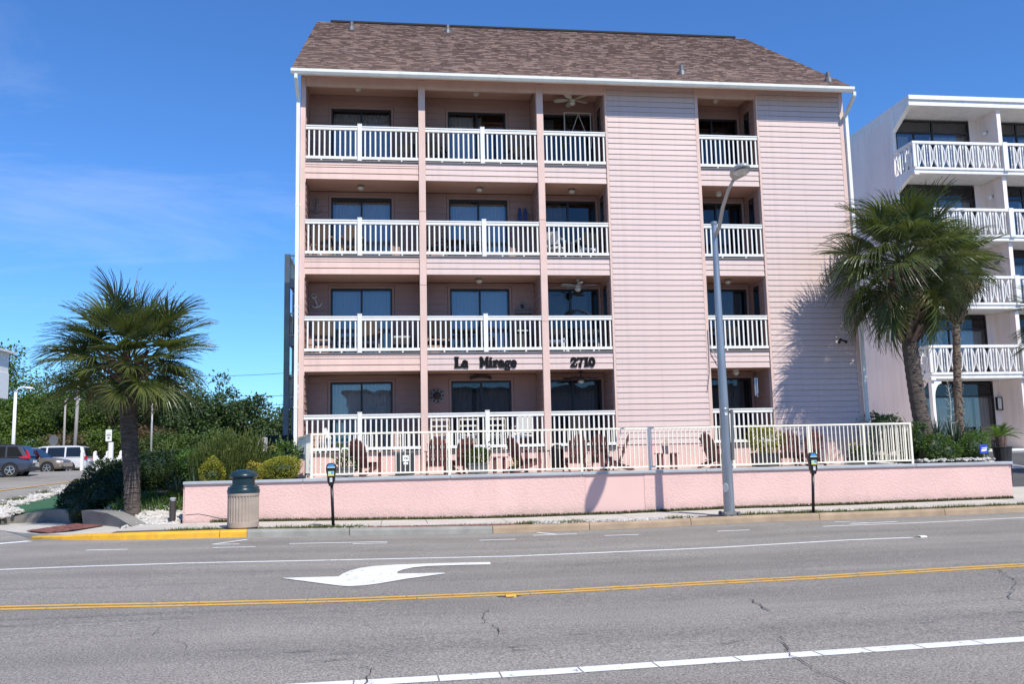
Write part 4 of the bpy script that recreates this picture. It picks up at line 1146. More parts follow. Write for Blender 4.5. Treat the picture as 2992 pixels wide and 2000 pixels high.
def fan(x, y, z, label, m, rot):
    t = thing('ceiling_fan', label, 'fan', (x, y, z), group='ceiling fans on the narrow balconies')
    mb = MB(); mb.lathe([(.06, 0), (.055, -.05), (.018, -.06), (.018, -.16), (.09, -.17), (.11, -.22), (.085, -.27)], 12, (x, y, z)); mb.build('motor', m, t, smooth=True)
    mb = MB(); mb.lathe([(.075, -.27), (.10, -.31), (.07, -.36), (.02, -.38)], 12, (x, y, z)); mb.build('lamp_shade', 'fan_beige', t, smooth=True)
    for b in range(5):
        a = rot + b * 2 * pi / 5; d = Vector((cos(a), sin(a), 0)); s = Vector((-sin(a), cos(a), .22)).normalized()
        o = Vector((x, y, z - .21)); mb = MB()
        out = [(.12, .03), (.20, .06), (.34, .085), (.46, .085), (.54, .055), (.56, 0)]
        P = [o + d * r + s * w for r, w in out] + [o + d * r - s * w for r, w in reversed(out[:-1])]
        mb.prism(P, (0, 0, .012)); mb.build('fan_blade', m, t)
fan(4.70, .62, FLOORS[3][1], 'cream ceiling fan with five blades on the top floor narrow balcony', 'fan_beige', .4)
fan(4.70, .62, FLOORS[1][1], 'dusty ceiling fan on the second floor narrow balcony', 'lamp_grey', .9)
fan(4.70, .62, FLOORS[0][1], 'dark ceiling fan above the ground floor narrow balcony', 'wood_dark', .2)

# ---- wall decorations
def anchor(x, y, z, h, tilt, label, m):
    t = thing('anchor_decoration', label, 'wall decoration', (x, y, z), group='anchors on the left balcony walls')
    c, s = cos(tilt), sin(tilt)
    def R(px, pz): return (x + px * c - pz * s, y, z + px * s + pz * c)
    mb = MB(); mb.tube([R(0, -h * .42), R(0, h * .30)], .022, 6); mb.build('shank', m, t)
    mb = MB(); mb.tube([R(-h * .17, h * .24), R(h * .17, h * .24)], .018, 6); mb.build('stock', m, t)
    mb = MB(); mb.tube([R(.06 * cos(a), h * .40 + .06 * sin(a)) for a in [i * pi / 5 for i in range(11)]], .016, 6); mb.build('ring', m, t)
    mb = MB(); mb.tube([R(h * .36 * sin(a), -h * .12 - h * .30 * cos(a)) for a in [-1.25 + i * .25 for i in range(11)]], [.012, .02, .025, .03, .03, .03, .03, .03, .025, .02, .012], 6); mb.build('arms', m, t)
anchor(-3.0, 1.20, 7.66, .43, 0, 'grey metal anchor with little wheel on the third floor left balcony wall', 'pewter')
anchor(-3.0, 1.20, 4.80, .44, .35, 'tilted pale anchor on the second floor left balcony wall', 'fan_beige')
t = thing('wall_disc', 'round pewter sun disc beside the ground floor middle door', 'wall decoration', (.51, 1.22, 1.99))
mb = MB(); mb.lathe([(.02, -.01), (.19, -.01), (.225, 0), (.225, .02)], 24, (.51, 1.22, 1.99), axis='y'); mb.build('plate', 'pewter', t)
mb = MB(); mb.lathe([(.02, -.05), (.09, -.035), (.12, 0)], 12, (.51, 1.20, 1.99), axis='y')
for a in range(9): mb.lathe([(.012, -.02), (.03, -.012), (.03, 0)], 8, (.51 + .165 * cos(a * .698), 1.208, 1.99 + .165 * sin(a * .698)), axis='y')
mb.build('relief', 'wood_dark', t)
t = thing('name_board', 'dark arched wooden board above the ground floor middle door', 'sign', (1.8, 1.2, 2.56))
mb = MB(); n = 10
top = [(1.8 + .32 * (i / n * 2 - 1), 1.215, 2.62 - .07 * (i / n * 2 - 1) ** 2) for i in range(n + 1)]
mb.prism(top + [(x, y, z - .11) for x, y, z in reversed(top)], (0, -.03, 0)); mb.build('board', 'wood_dark', t)
t = thing('wall_sign', 'small grey plaque over a wall shelf beside the second floor middle door', 'sign', (3.09, 1.2, 4.62))
mb = MB(); mb.box(3.01, 3.17, 1.205, 1.225, 4.54, 4.75); mb.tube([(3.05, 1.21, 4.75), (3.09, 1.21, 4.86), (3.13, 1.21, 4.75)], .006, 4); mb.build('plaque', 'pewter', t)
mb = MB(); mb.box(3.04, 3.14, 1.198, 1.2045, 4.58, 4.71); mb.build('plaque_face', 'wood_dark', t)
t = thing('wall_shelf', 'dark wall shelf rack under the grey plaque on the second floor', 'shelf', (3.1, 1.1, 4.4))
mb = MB(); mb.box(2.86, 3.36, 1.02, 1.22, 4.42, 4.45); mb.box(2.9, 2.92, 1.18, 1.22, 4.25, 4.62); mb.box(3.30, 3.32, 1.18, 1.22, 4.25, 4.62); mb.tube([(2.84, 1.03, 4.46), (2.84, 1.03, 4.52), (2.9, 1.03, 4.54)], .01, 5); mb.build('rack', 'pewter', t)
t = thing('hanging_clothes', 'dark blue clothes hung up beside the third floor middle door', 'clothes', (3.2, .9, 7.5))
for x in (3.05, 3.22):
    mb = MB(); mb.prism([(x - .07, .95, 7.02), (x + .07, .95, 7.02), (x + .055, .95, 7.5), (x + .02, .95, 7.62), (x - .02, .95, 7.62), (x - .055, .95, 7.5)], (0, .06, 0)); mb.tube([(x - .06, .98, 7.56), (x, .98, 7.64), (x + .06, .98, 7.56)], .006, 4); mb.build('garment', 'navy_cloth', t)
t = thing('wind_chime', 'silver wind chime hanging in the ground floor right-hand balcony', 'wind chime', (9.95, .35, 2.55))
mb = MB(); mb.lathe([(.05, -.14), (.05, -.12)], 10, (9.95, .35, 2.55)); mb.tube([(9.95, .35, 2.6), (9.95, .35, 2.43)], .006, 4); mb.build('hanger', 'wood_dark', t)
for a in range(5):
    x, y = 9.95 + .045 * cos(a * 1.256), .35 + .045 * sin(a * 1.256)
    mb = MB(); mb.tube([(x, y, 2.34), (x, y, 1.88 - .03 * a)], .011, 6); mb.build('chime_tube', 'rim', t)
t = thing('loose_conduit', 'loose white pipe hanging from the railing beside the street lamp', 'pipe', (8.4, -.06, 3.2))
mb = MB(); mb.tube([(8.40, -.05, 3.75), (8.40, -.06, 3.35), (8.46, -.07, 3.2), (8.78, -.06, 2.62)], .014, 6); mb.tube([(8.40, -.06, 3.30), (8.39, -.06, 2.5), (8.30, -.06, 1.95)], .011, 6); mb.build('conduit', 'lamp_grey', t)
t = thing('floodlight', 'small black floodlight on the far right of the pink siding', 'lamp', (12.5, -.06, 3.42))
mb = MB(); mb.lathe([(.04, 0), (.05, -.03)], 8, (12.5, -.02, 3.42), axis='y'); mb.build('mount', 'black_metal', t)
for sx in (-.08, .08):
    mb = MB(); mb.tube([(12.5, -.05, 3.42), (12.5 + sx, -.12, 3.38), (12.5 + sx * 1.5, -.18, 3.33)], [.02, .03, .05], 8); mb.build('lamp_head', 'black_metal', t)

# ---- outside stair at the rear left corner
st_ = thing('stair_tower', 'grey timber outside stair tower behind the left edge of the pink building', 'stair tower', (-4.3, 11, -.6))
mb = MB()
PX0, PX1 = -5.07, -4.86
mb.box(PX0, PX1, 10.6, 10.8, -.7, 7.2); mb.box(PX0, PX1, 13.3, 13.5, -.7, 7.2)
mb.build('post', 'grey_wood_stair', st_)
mb = MB(); mb.box(PX0, PX1, 10.6, 10.8, 7.2, 8.35); mb.box(PX0, PX1, 13.3, 13.5, 7.2, 8.35); mb.build('post_top', 'beige_siding', st_)
for zt in (7.35, 5.0, 2.55):
    mb = MB(); mb.box(PX1 + .001, -3.34, 10.62, 13.45, zt - .34, zt); mb.build('landing', 'grey_wood_stair', st_)
    mb = MB(); mb.box(PX1 + .001, -3.34, 10.64, 10.70, zt + .92, zt + .98); mb.box(PX1 + .001, -3.34, 10.64, 10.70, zt + .06, zt + .11)
    for x in [PX1 + .1 + .13 * i for i in range(11)]: mb.box(x, x + .03, 10.65, 10.69, zt + .11, zt + .92)
    mb.box(PX0 + .02, PX1 - .02, 10.81, 13.29, zt + .92, zt + .98)
    for y in [10.9 + .14 * i for i in range(17)]: mb.box(PX0 + .06, PX0 + .09, y, y + .03, zt, zt + .92)
    mb.build('stair_railing', 'cream_metal' if zt > 7 else 'beige_siding', st_)
for za, zb in ((-.6, 2.3), (2.55, 4.75), (5.0, 7.1)):
    mb = MB()
    for s in range(9):
        t0 = s / 9; mb.box(-4.75, -3.5, 10.95 + t0 * 2.3, 11.22 + t0 * 2.3, za + (zb - za) * t0 + .2, za + (zb - za) * t0 + .25)
    mb.bar((-4.78, 10.9, za + .1), (-4.78, 13.4, zb + .1), .05, .26); mb.build('stair_flight', 'grey_wood_stair', st_)
mb = MB(); mb.box(PX1 + .001, -3.34, 13.3, 13.5, 5.9, 6.2); mb.box(PX1 + .001, -3.34, 13.3, 13.5, 3.4, 3.7); mb.box(-4.2, -3.9, 13.52, 13.6, -.7, 5.6); mb.build('brace', 'beige_siding', st_)

# ================================================================== WHITE MOTEL ON THE RIGHT
random.seed(21)
mot = thing('motel_building', 'white stucco motel with patterned balcony railings right of the pink building', 'building', (27, 14, -.05))
MX0, MX1, MF, MW = 21.1, 36.2, 9.0, 10.45          # left wall, right end, railing plane, window plane
MDECK = [(.02, None), (3.10, 4.33), (6.02, 7.25), (8.94, 10.17), (11.86, 13.09)]
mb = MB()
mb.box(MX0, MX0 + .18, MW, 30, -.6, 14.70)
mb.box(MX0 + .18, MX1, MW + .35, MW + .5, 14.2, 14.70)
mb.box(MX0, MX1, 29.8, 30, -.6, 14.7)
mb.box(MX1 - .18, MX1, MW, 29.8, -.6, 14.70)
mb.build('end_wall', 'motel_stucco', mot)
mb = MB(); mb.box(MX0 - .02, MX1, MF - .05, 30.05, 14.95, 15.13); mb.build('roof', 'white_paint', mot)
mb = MB(); mb.box(MX0, MX1, MF + .02, 30.0, 14.70, 14.948); mb.build('roof_edge', 'white_paint', mot)
mb = MB()
mb.prism([(MX0 + .002, MW + .0, 14.0), (MX0 + .002, MF + .15, 14.70), (MX0 + .002, MW, 14.70)], (.20, 0, 0)); mb.build('roof_bracket', 'white_paint', mot)
BW = 4.06
bx = [MX0 + .18, MX0 + .18 + BW, MX0 + .18 + 2 * BW, MX0 + .18 + 3 * BW, MX1 - .2]
for i in (1, 2, 3):
    x = bx[i]
    for (za, _), zt in zip(MDECK, (2.93, 5.85, 8.77, 11.69, 14.70)):
        mb = MB(); mb.box(x - .09, x + .09, MF + .18, MW + .3, za + .0, zt); mb.build('divider_wall', 'motel_stucco', mot)
floors_top = (2.93, 5.85, 8.77, 11.69, 14.70)
for k, ((za, rt), zt) in enumerate(zip(MDECK, floors_top)):
    for i in range(len(bx) - 1):
        a, b = bx[i] + (.09 if i else 0), bx[i + 1] - .09
        if k < 4: pass
        # window wall: dark frame, transom lights over panes
        y = MW + .12; zw = zt - .06; ztr = zt - .62
        w0, w1 = a + .06, b - .35 if k else b - .3
        mb = MB()
        mb.box(w0, w1, y, y + .08, zw - .07, zw); mb.box(w0, w1, y, y + .08, ztr - .06, ztr); mb.box(w0, w1, y, y + .08, za, za + .08)
        mid = w0 + (w1 - w0) * .5
        for xx in (w0, mid - .04, w1 - .07): mb.box(xx, xx + .07, y + .002, y + .078, za + .08, zw - .07)
        mb.box(w0 + (mid - w0) * .48, w0 + (mid - w0) * .48 + .05, y + .004, y + .076, za + .08, ztr - .06)
        wn_ = mb.build('window', 'dark_bronze', mot)
        for q0, q1 in ((w0 + .07, mid - .04), (mid + .03, w1 - .07)):
            mb = MB(); mb.face([(q0, y + .04, za + .08), (q1, y + .04, za + .08), (q1, y + .04, ztr - .06), (q0, y + .04, ztr - .06)]); mb.build('pane', 'pane_clear', wn_)
            mb = MB(); mb.face([(q0, y + .04, ztr), (q1, y + .04, ztr), (q1, y + .04, zw - .07), (q0, y + .04, zw - .07)]); mb.build('pane', 'pane_dark', wn_)
        cw = (w1 - w0)
        spans = [(0, .22), (.5, .98)] if k >= 3 else ([(.02, .46), (.52, .98)] if k != 0 else [(.0, .12), (.2, .44), (.52, .76), (.80, .98)])
        for f0, f1 in spans: curtain(w0 + cw * f0, w0 + cw * f1, za + .1, ztr - .08, y + .3, 'curtain', wn_, max(4, int(cw * (f1 - f0) * 6)), .045)
        mb = MB(); mb.box(w1, b, y + .0, y + .1, za, zt); mb.box(a, w0, y, y + .1, za, zt); mb.build('wall_panel', 'motel_stucco', mot)
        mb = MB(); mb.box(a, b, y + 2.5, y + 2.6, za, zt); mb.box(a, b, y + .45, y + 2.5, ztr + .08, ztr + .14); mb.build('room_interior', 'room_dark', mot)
    if k:
        mb = MB(); mb.box(MX0 + .002, MX1, MF + .02, MW + .25, za - .16, za - .002); mb.build('balcony_slab', 'white_paint', mot)
        mb = MB(); mb.prism([(MX0 + .004, MF + .3, za - .161), (MX0 + .004, MW, za - .161), (MX0 + .004, MW, za - .62)], (.16, 0, 0)); mb.build('slab_bracket', 'white_paint', mot)
        mb = MB(); mb.box(MX0 + .01, MX0 + .22, MF + .0, MF + .02, za - .22, za - .06); mb.build('bracket_cap', 'white_paint', mot)
# patterned railings: boards, turned spindles and back-to-back arcs
def arc_mesh():
    mb = MB(); n = 6; R = .62; hh = .48
    for sg in (-1, 1):
        pr = None
        for i in range(n + 1):
            z = -hh + 2 * hh * i / n
            x = sg * (.025 + (R - sqrt(R * R - z * z)) * .62)
            cur = (x, z)
            if pr: mb.bar((pr[0], 0, pr[1]), (cur[0], 0, cur[1]), .07, .032, (0, 1, 0))
            pr = cur
    return mb.mesh('arc_slat', 'white_paint')
ARC = arc_mesh()
mbx = MB(); mbx.box(-.03, .03, -.03, .03, 0, .96); BOARD = mbx.mesh('board_slat', 'white_paint')
mbx = MB(); mbx.lathe([(.026, 0), (.026, .2), (.014, .23), (.02, .3), (.013, .34), (.022, .48), (.013, .62), (.02, .66), (.014, .73), (.026, .76), (.026, .96)], 8); SPIN = mbx.mesh('spindle', 'white_paint', True)
for k in (1, 2, 3, 4):
    za, rt = MDECK[k]
    mb = MB()
    mb.box(MX0 - .03, MX1, MF - .05, MF + .07, rt - .11, rt); mb.box(MX0 + .03, MX1, MF - .02, MF + .04, za + .0, za + .10)
    mb.box(MX0 - .028, MX0 + .09, MF + .071, MW, rt - .11, rt - .002); mb.box(MX0 + .0, MX0 + .06, MF + .041, MW, za, za + .10)
    r = mb.build('balcony_railing', 'white_paint', mot)
    for i in range(len(bx) - 1):
        if i:
            mb = MB(); mb.box(bx[i] - .11, bx[i] + .11, MF - .07, MF + .09, za - .002, rt + .03); mb.build('rail_post', 'white_paint', r)
    mb = MB(); mb.box(MX0 - .01, MX0 + .12, MF - .04, MF + .06, za + .101, rt - .111); mb.build('rail_post', 'white_paint', r)
    x = MX0 + .22; zc = (za + .10 + rt - .11) / 2; sc = (rt - za - .22) / .96
    while x < 27.4:
        for dx_, me in ((0, BOARD), (.15, ARC), (.305, BOARD), (.43, SPIN)):
            near = min(abs(x + dx_ - b) for b in bx[1:])
            if near < .17: continue
            if me is ARC: inst('arc_slat', me, r, (x + dx_, MF + .01, zc), scale=(1, 1, sc))
            else: inst('spindle' if me is SPIN else 'board_slat', me, r, (x + dx_, MF + .01, za + .10), scale=(1, 1, sc))
        x += .555
    for y, me in ((9.25, BOARD), (9.45, ARC), (9.65, BOARD), (9.85, SPIN), (10.05, BOARD), (10.25, ARC)):
        inst('arc_slat' if me is ARC else ('spindle' if me is SPIN else 'board_slat'), me, r, (MX0 + .03, y, zc if me is ARC else za + .10), rot=(0, 0, pi / 2), scale=(1, 1, sc))
# ground floor arches carried by slim white piers
def arch_pier(x, both=True, w=.17, R=.75, RH=1.05):
    mb = MB(); zs = 2.75 - RH
    mb = MB(); pts = [(x - w / 2, 0), (x + w / 2, 0), (x + w / 2, zs)]
    for i in range(7):
        a = pi - i * (pi / 2) / 6; pts.append((x + w / 2 + R + R * cos(a), zs + RH * sin(a)))
    pts += [(x + w / 2 + R, 2.93)]
    if both:
        pts += [(x - w / 2 - .75, 2.93)]
        for i in range(7):
            a = pi / 2 - i * (pi / 2) / 6; pts.append((x - w / 2 - .75 + .75 * cos(a), 1.7 + 1.05 * sin(a)))
    else: pts += [(x - w / 2, 2.93)]
    mb.prism([(px, MF + .1, pz + .0) for px, pz in pts], (0, .22, 0)); return mb.build('arch_pier', 'white_paint', mot)
arch_pier(MX0 + .12, False, w=.12, R=.32, RH=.6); arch_pier(bx[1] + .1, False, w=.14); arch_pier(bx[2] + .1, False, w=.14)
mb = MB(); mb.prism([(MX0 + .01, MF + .4, 2.92), (MX0 + .01, MW, 2.92), (MX0 + .01, MW, 1.5), (MX0 + .01, MW - .12, 2.0), (MX0 + .01, MW - .4, 2.45)], (.16, 0, 0)); mb.build('arch_bracket', 'motel_stucco', mot)
mb = MB(); mb.box(MX0 + .2, MX1, MF - .35, MW + .1, -.16, .018); mb.box(MX0 + 2.6, MX1, MF - .9, MF - .351, -.45, -.12); mb.build('porch_step', 'white_paint', mot)
for k in (4, 3, 2):
    x = bx[1] - .1; z = MDECK[k][0] + 2.05
    t = thing('wall_lamp', 'globe wall lamp on the white partition of the motel %s balcony' % {4: 'top', 3: 'third floor', 2: 'second floor'}[k], 'lamp', (x, 9.9, z), group='globe lamps on the motel partitions')
    mb = MB(); mb.lathe([(.05, 0), (.05, -.05), (.02, -.07), (.02, -.12)], 8, (x, 9.85, z), axis='x'); mb.build('lamp_arm', 'pewter', t)
    mb = MB(); mb.lathe([(.02, .06), (.08, .03), (.10, -.03), (.07, -.09), (.02, -.11)], 12, (x - .13, 9.85, z - .03)); mb.build('globe', 'plastic_white' if k > 2 else 'pewter', t, smooth=True)
t = thing('wall_lamp', 'square black framed wall lamp beside the motel ground floor arch', 'lamp', (bx[1] - .25, MW + .1, 1.9))
mb = MB(); x, z, y = bx[1] - .22, 1.95, MW + .05
for a in ((-.13, -.10), (.10, .13)): mb.box(x + a[0], x + a[1], y - .06, y + .06, z - .28, z + .28)
mb.box(x - .10, x + .10, y - .06, y + .06, z + .25, z + .28); mb.box(x - .10, x + .10, y - .06, y + .06, z - .28, z - .25); mb.build('lamp_frame', 'black_metal', t)
mb = MB(); mb.box(x - .098, x + .098, y - .03, y + .05, z - .248, z + .248); mb.build('lamp_glass', 'plastic_white', t)
t = thing('porch_chair', 'dark chair on the motel porch behind the sago palm', 'chair', (24.1, 9.7, .02))
mb = MB(); mb.box(23.8, 24.4, 9.5, 10.0, .40, .45); mb.build('seat', 'wicker_dark', t)
mb = MB(); mb.box(23.8, 24.4, 9.98, 10.05, .46, .98); mb.build('backrest', 'wicker_dark', t)
for lx in (23.83, 24.34):
    for ly in (9.53, 9.94):
        mb = MB(); mb.box(lx, lx + .035, ly, ly + .035, .02, .399); mb.build('leg', 'wicker_dark', t)

# ================================================================== RETAINING WALL, PATIO, FENCE
YW = -2.95
wallo = thing('retaining_wall', 'low pink textured stucco wall with a grey cap along the pavement', 'wall', (5, -2.8, -1.26))
cuts = [-5.62, 5.585, 5.60, 15.46]
def wall_seg(a, b, y0=YW):
    mb = MB(); n = 24
    for i in range(n + 1):
        x = a + (b - a) * i / n
        mb.v += [(x, y0, WZ(x) - .08), (x, y0, -.315), (x, -2.70, -.315), (x, -2.70, WZ(x) - .08)]
    for i in range(n):
        for j in range(4):
            j2 = (j + 1) % 4; mb.f.append((i * 4 + j, i * 4 + 4 + j, i * 4 + 4 + j2, i * 4 + j2)); mb.m.append(0)
    mb.f.append((0, 1, 2, 3)); mb.m.append(0); mb.f.append(tuple(n * 4 + j for j in (3, 2, 1, 0))); mb.m.append(0)
    return mb.build('wall', 'stucco_pink', wallo)
wall_seg(-5.62, 3.98); wall_seg(5.492, 15.46)
# the smooth repaired panel between the two shadows
o = wall_seg(3.985, 5.487, YW + .008); o.data.materials[0] = MATS['stucco_smooth']; o['label'] = 'smooth repaired panel of the pink wall'
mb = MB(); mb.box(15.461, 15.53, YW + .03, -2.1, -1.3, -.30); mb.box(-5.66, -5.621, YW + .04, -1.0, -1.3, -.33); mb.build('wall_end', 'stucco_pink', wallo)
xc = [-5.66, -2.9, .62, 3.9, 7.1, 9.95, 12.8, 15.55]
for a, b in zip(xc[:-1], xc[1:]):
    mb = MB(); mb.box(a + .002, b - .004, -3.0, -2.62, -.314, -.243 + random.uniform(-.003, .003)); bevel(mb.build('cap', 'cap_grey', wallo), .012, 2)
mb = MB()                                            # stepped crack near the left end
for (x0, z0), (x1, z1) in zip([(-5.6, -1.02), (-5.3, -1.0), (-5.15, -1.03), (-4.95, -1.08), (-4.8, -1.12), (-4.6, -1.13), (-4.45, -1.19)], [(-5.3, -1.0), (-5.15, -1.03), (-4.95, -1.08), (-4.8, -1.12), (-4.6, -1.13), (-4.45, -1.19), (-4.1, -1.22)]):
    mb.bar((x0, YW - .001, z0), (x1, YW - .001, z1), .014, .004, (0, 0, 1))
mb.build('crack', 'crack_black', wallo)

mb = MB(); mb.box(-2.88, 13.1, -2.62, 1.3, -.9, -.262); o = mb.build('patio', 'concrete'); tag(o, kind='structure')

fence = thing('patio_fence', 'cream metal picket railing along the top of the pink wall', 'fence', (5, -2.7, -.24))
FY = -2.72; FT = .845
mb = MB()
for x0, x1 in ((-2.72, .62), (.62, 3.95), (3.95, 7.15), (7.15, 10.0), (10.0, 12.87)):
    z0 = FT - .012 * sin(x0); z1 = FT - .012 * sin(x1)
    mb.bar((x0, FY, FT - .022), (x1, FY, FT - .022), .05, .045, (0, 1, 0)); mb.bar((x0, FY, -.155), (x1, FY, -.155), .04, .04, (0, 1, 0))
mb.build('rail', 'cream_metal', fence)
for x in (-2.72, .12 - .0, .62, 3.95, 4.0 - .0, 5.72, 7.95, 10.02, 11.55, 12.87):
    if x in (.12, 4.0): continue
    mb = MB(); mb.box(x - .027, x + .027, FY - .027, FY + .027, -.241, FT - .001); mb.build('post', 'cream_metal', fence)
mbx = MB(); mbx.box(-.0115, .0115, -.0115, .0115, 0, FT - .045 + .135); PK = mbx.mesh('picket', 'cream_metal')
x = -2.62
while x < 12.8:
    inst('picket', PK, fence, (x, FY, -.135)); x += .1135
# returns to the building at both ends
mb = MB(); mb.bar((12.87, FY + .03, FT - .022), (12.87, -.05, FT - .022), .05, .045, (1, 0, 0)); mb.bar((12.87, FY + .03, -.155), (12.87, -.05, -.155), .04, .04, (1, 0, 0)); mb.build('rail', 'cream_metal', fence)
y = FY + .12
while y < -.1: inst('picket', PK, fence, (12.87, y, -.135)); y += .12
P0, P1 = Vector((-2.72, FY + .03)), Vector((-3.02, -1.1))
mb = MB(); mb.bar((P0.x, P0.y, FT - .022), (P1.x, P1.y, FT - .022), .05, .045); mb.bar((P0.x, P0.y, -.155), (P1.x, P1.y, -.155), .04, .04)
mb.box(P1.x - .03, P1.x + .03, P1.y - .03, P1.y + .03, -.4, FT); mb.build('rail', 'cream_metal', fence)
for i in range(1, 13):
    p = P0.lerp(P1, i / 13); inst('picket', PK, fence, (p.x, p.y, -.135))
t = thing('gate_panel', 'short cream picket gate between the fence end and the building corner', 'gate', (-3.1, -.5, -.3))
mb = MB(); mb.bar((-3.02, -1.05, .80), (-3.32, -.1, .80), .04, .05); mb.bar((-3.02, -1.05, .33), (-3.32, -.1, .33), .03, .04); mb.bar((-3.02, -1.05, .27), (-3.32, -.1, .27), .04, .10); mb.build('rail', 'cream_metal', t)
for i in range(9):
    p = Vector((-3.02, -1.05)).lerp(Vector((-3.32, -.1)), i / 8); mb = MB(); mb.box(p.x - .012, p.x + .012, p.y - .012, p.y + .012, .33, .80); mb.build('picket', 'cream_metal', t)

# ================================================================== PATIO AND BALCONY FURNITURE
PZ = -.262
def adirondack():
    t = thing('adirondack_chair', 'adirondack', 'chair', (0, 0, 0), group='dark red slatted garden chairs on the patio')
    m = 'chair_red'                                   # faces -Y
    for s in (-1, 1):
        x = s * .29
        mb = MB(); mb.prism([(x - .012, -.42, .0), (x - .012, -.30, .0), (x - .012, -.30, .60), (x - .012, -.42, .60)], (.024, 0, 0)); mb.build('leg', m, t)
        mb = MB(); mb.prism([(x - .04 * s - .012, -.42, .24), (x - .04 * s - .012, -.42, .36), (x - .04 * s - .012, .36, .10), (x - .04 * s - .012, .46, .0), (x - .04 * s - .012, .34, .0)], (.024, 0, 0)); mb.build('leg', m, t)
        mb = MB(); mb.prism([(x - .07, -.46, .60), (x + .07, -.46, .60), (x + .075, -.2, .60), (x + .04, .26, .60), (x - .04, .26, .60), (x - .065, -.1, .60)], (0, 0, .024)); mb.build('armrest', m, t)
    for i in range(5):
        y = -.42 + i * .115; z = .362 - (y + .42) * .30
        mb = MB(); mb.bar((-.28, y + .045, z), (.28, y + .045, z), .10, .02); mb.build('seat_slat', m, t)
    mb = MB(); mb.box(-.29, .29, -.445, -.424, .23, .36); mb.build('apron', m, t)
    N = 6
    for i in range(N):
        f = (i - (N - 1) / 2) / ((N - 1) / 2)
        L = .80 - .20 * f * f; xb, xt = f * .185, f * .235
        p0 = Vector((xb, .10, .24)); d = Vector((xt - xb, .30, .80)); d = d / .854 * L
        s = Vector((1, 0, 0)); nn = Vector((0, .80, -.30)).normalized(); w0, w1 = .032, .040
        P = [p0 - s * w0, p0 + s * w0, p0 + d * .93 + s * w1, p0 + d + s * w1 * .5, p0 + d - s * w1 * .5, p0 + d * .93 - s * w1]
        mb = MB(); mb.prism(P, nn * -.018); mb.build('back_slat', m, t)
    for zz, w in ((.48, .27), (.80, .26)):
        y = .10 + .30 * (zz - .24) / .80 + .03
        mb = MB(); mb.bar((-w, y, zz), (w, y, zz), .05, .022, (0, .35, .93)); mb.build('back_brace', m, t)
    return t
first = adirondack()
chairs = [(-1.55, -1.35, 150, .0, 'dark red slatted chair turned away beside the leftmost banana-leaf planter'),
          (.38, -1.45, 178, 0, 'dark red slatted chair with its back to the street just right of the black cabinet'),
          (1.02, -1.15, 205, 0, 'dark red slatted chair left of the big grey planter'),
          (2.62, -1.3, 118, 0, 'dark red slatted chair facing right beside the small red table by the big grey planter'),
          (4.07, -1.45, 180, 0, 'dark red slatted chair with its back to the street beside the black smoker'),
          (4.82, -1.1, 160, 0, 'dark red slatted chair half turned beside the left edge of the blank siding'),
          (5.22, -1.25, 248, 0, 'dark red slatted chair seen side on at the left edge of the blank siding'),
          (7.98, -1.3, 112, 0, 'dark red slatted chair seen from the side just left of the street lamp pole'),
          (10.25, -1.0, 160, 0, 'dark red slatted chair in the palm shadow right of the lime bush'),
          (10.72, -1.3, 178, 0, 'dark red chair with sunlit top slats in the palm shadow')]
for i, (x, y, a, z, lab) in enumerate(chairs):
    o = first if i == 0 else copy_tree(first)
    o.location = (x, y, PZ); o.rotation_euler = (0, 0, radians(a)); o['label'] = lab
def side_table(x, y, w, h, label):
    t = thing('side_table', label, 'table', (x, y, PZ), group='dark red patio tables')
    for i in range(4):
        mb = MB(); y0 = y - w / 2 + i * w / 4; mb.box(x - w / 2, x + w / 2, y0 + .004, y0 + w / 4 - .004, PZ + h - .03, PZ + h); mb.build('top_slat', 'chair_red', t)
    for sx in (-1, 1):
        for sy in (-1, 1):
            mb = MB(); mb.box(x + sx * (w / 2 - .08) - .035, x + sx * (w / 2 - .08) + .035, y + sy * (w / 2 - .06) - .012, y + sy * (w / 2 - .06) + .012, PZ, PZ + h - .031); mb.build('leg', 'chair_red', t)
    mb = MB(); mb.box(x - w / 2 + .05, x + w / 2 - .05, y - .04, y + .04, PZ + .06, PZ + .10); mb.build('stretcher', 'chair_red', t)
side_table(2.03, -1.3, .42, .44, 'small dark red slatted table right of the big grey planter')
side_table(6.60, -1.3, .54, .44, 'dark red slatted table with a purple flower pot in front of the blank pink siding')
t = thing('outdoor_fridge', 'dark square outdoor cabinet with a white notice on the patio', 'cabinet', (-.47, -1.2, PZ))
mb = MB(); mb.box(-.72, -.21, -1.42, -.95, PZ + .02, .35); bevel(mb.build('body', 'cooler_dark', t), .015, 2)
mb = MB(); mb.box(-.70, -.23, -1.445, -1.425, PZ + .06, .33); bevel(mb.build('door', 'cooler_dark', t), .01, 2)
mb = MB(); mb.box(-.52, -.36, -1.452, -1.446, .11, .27); mb.box(-.50, -.38, -1.452, -1.446, .03, .09); mb.build('notice', 'sticker_white', t)
mb = MB(); mb.box(-.475, -.43, -1.457, -1.4525, .17, .22); mb.box(-.42, -.395, -1.457, -1.4525, .17, .21); mb.build('notice_mark', 'black_sign', t)
t = thing('smoker_grill', 'tall black barrel smoker with a handle beside the patio chairs', 'grill', (3.66, -.9, PZ))
mb = MB(); mb.lathe([(.17, .04), (.19, .08), (.19, .62), (.17, .66), (.10, .72), (.02, .74)], 16, (3.66, -.9, PZ)); mb.build('barrel', 'black_metal', t, smooth=False)
mb = MB(); mb.tube([(3.32, -.95, .30), (3.50, -.92, .33)], .03, 6); mb.tube([(3.42, -1.0, .30), (3.5, -1.05, -.24)], .008, 4); mb.build('handle', 'black_metal', t)

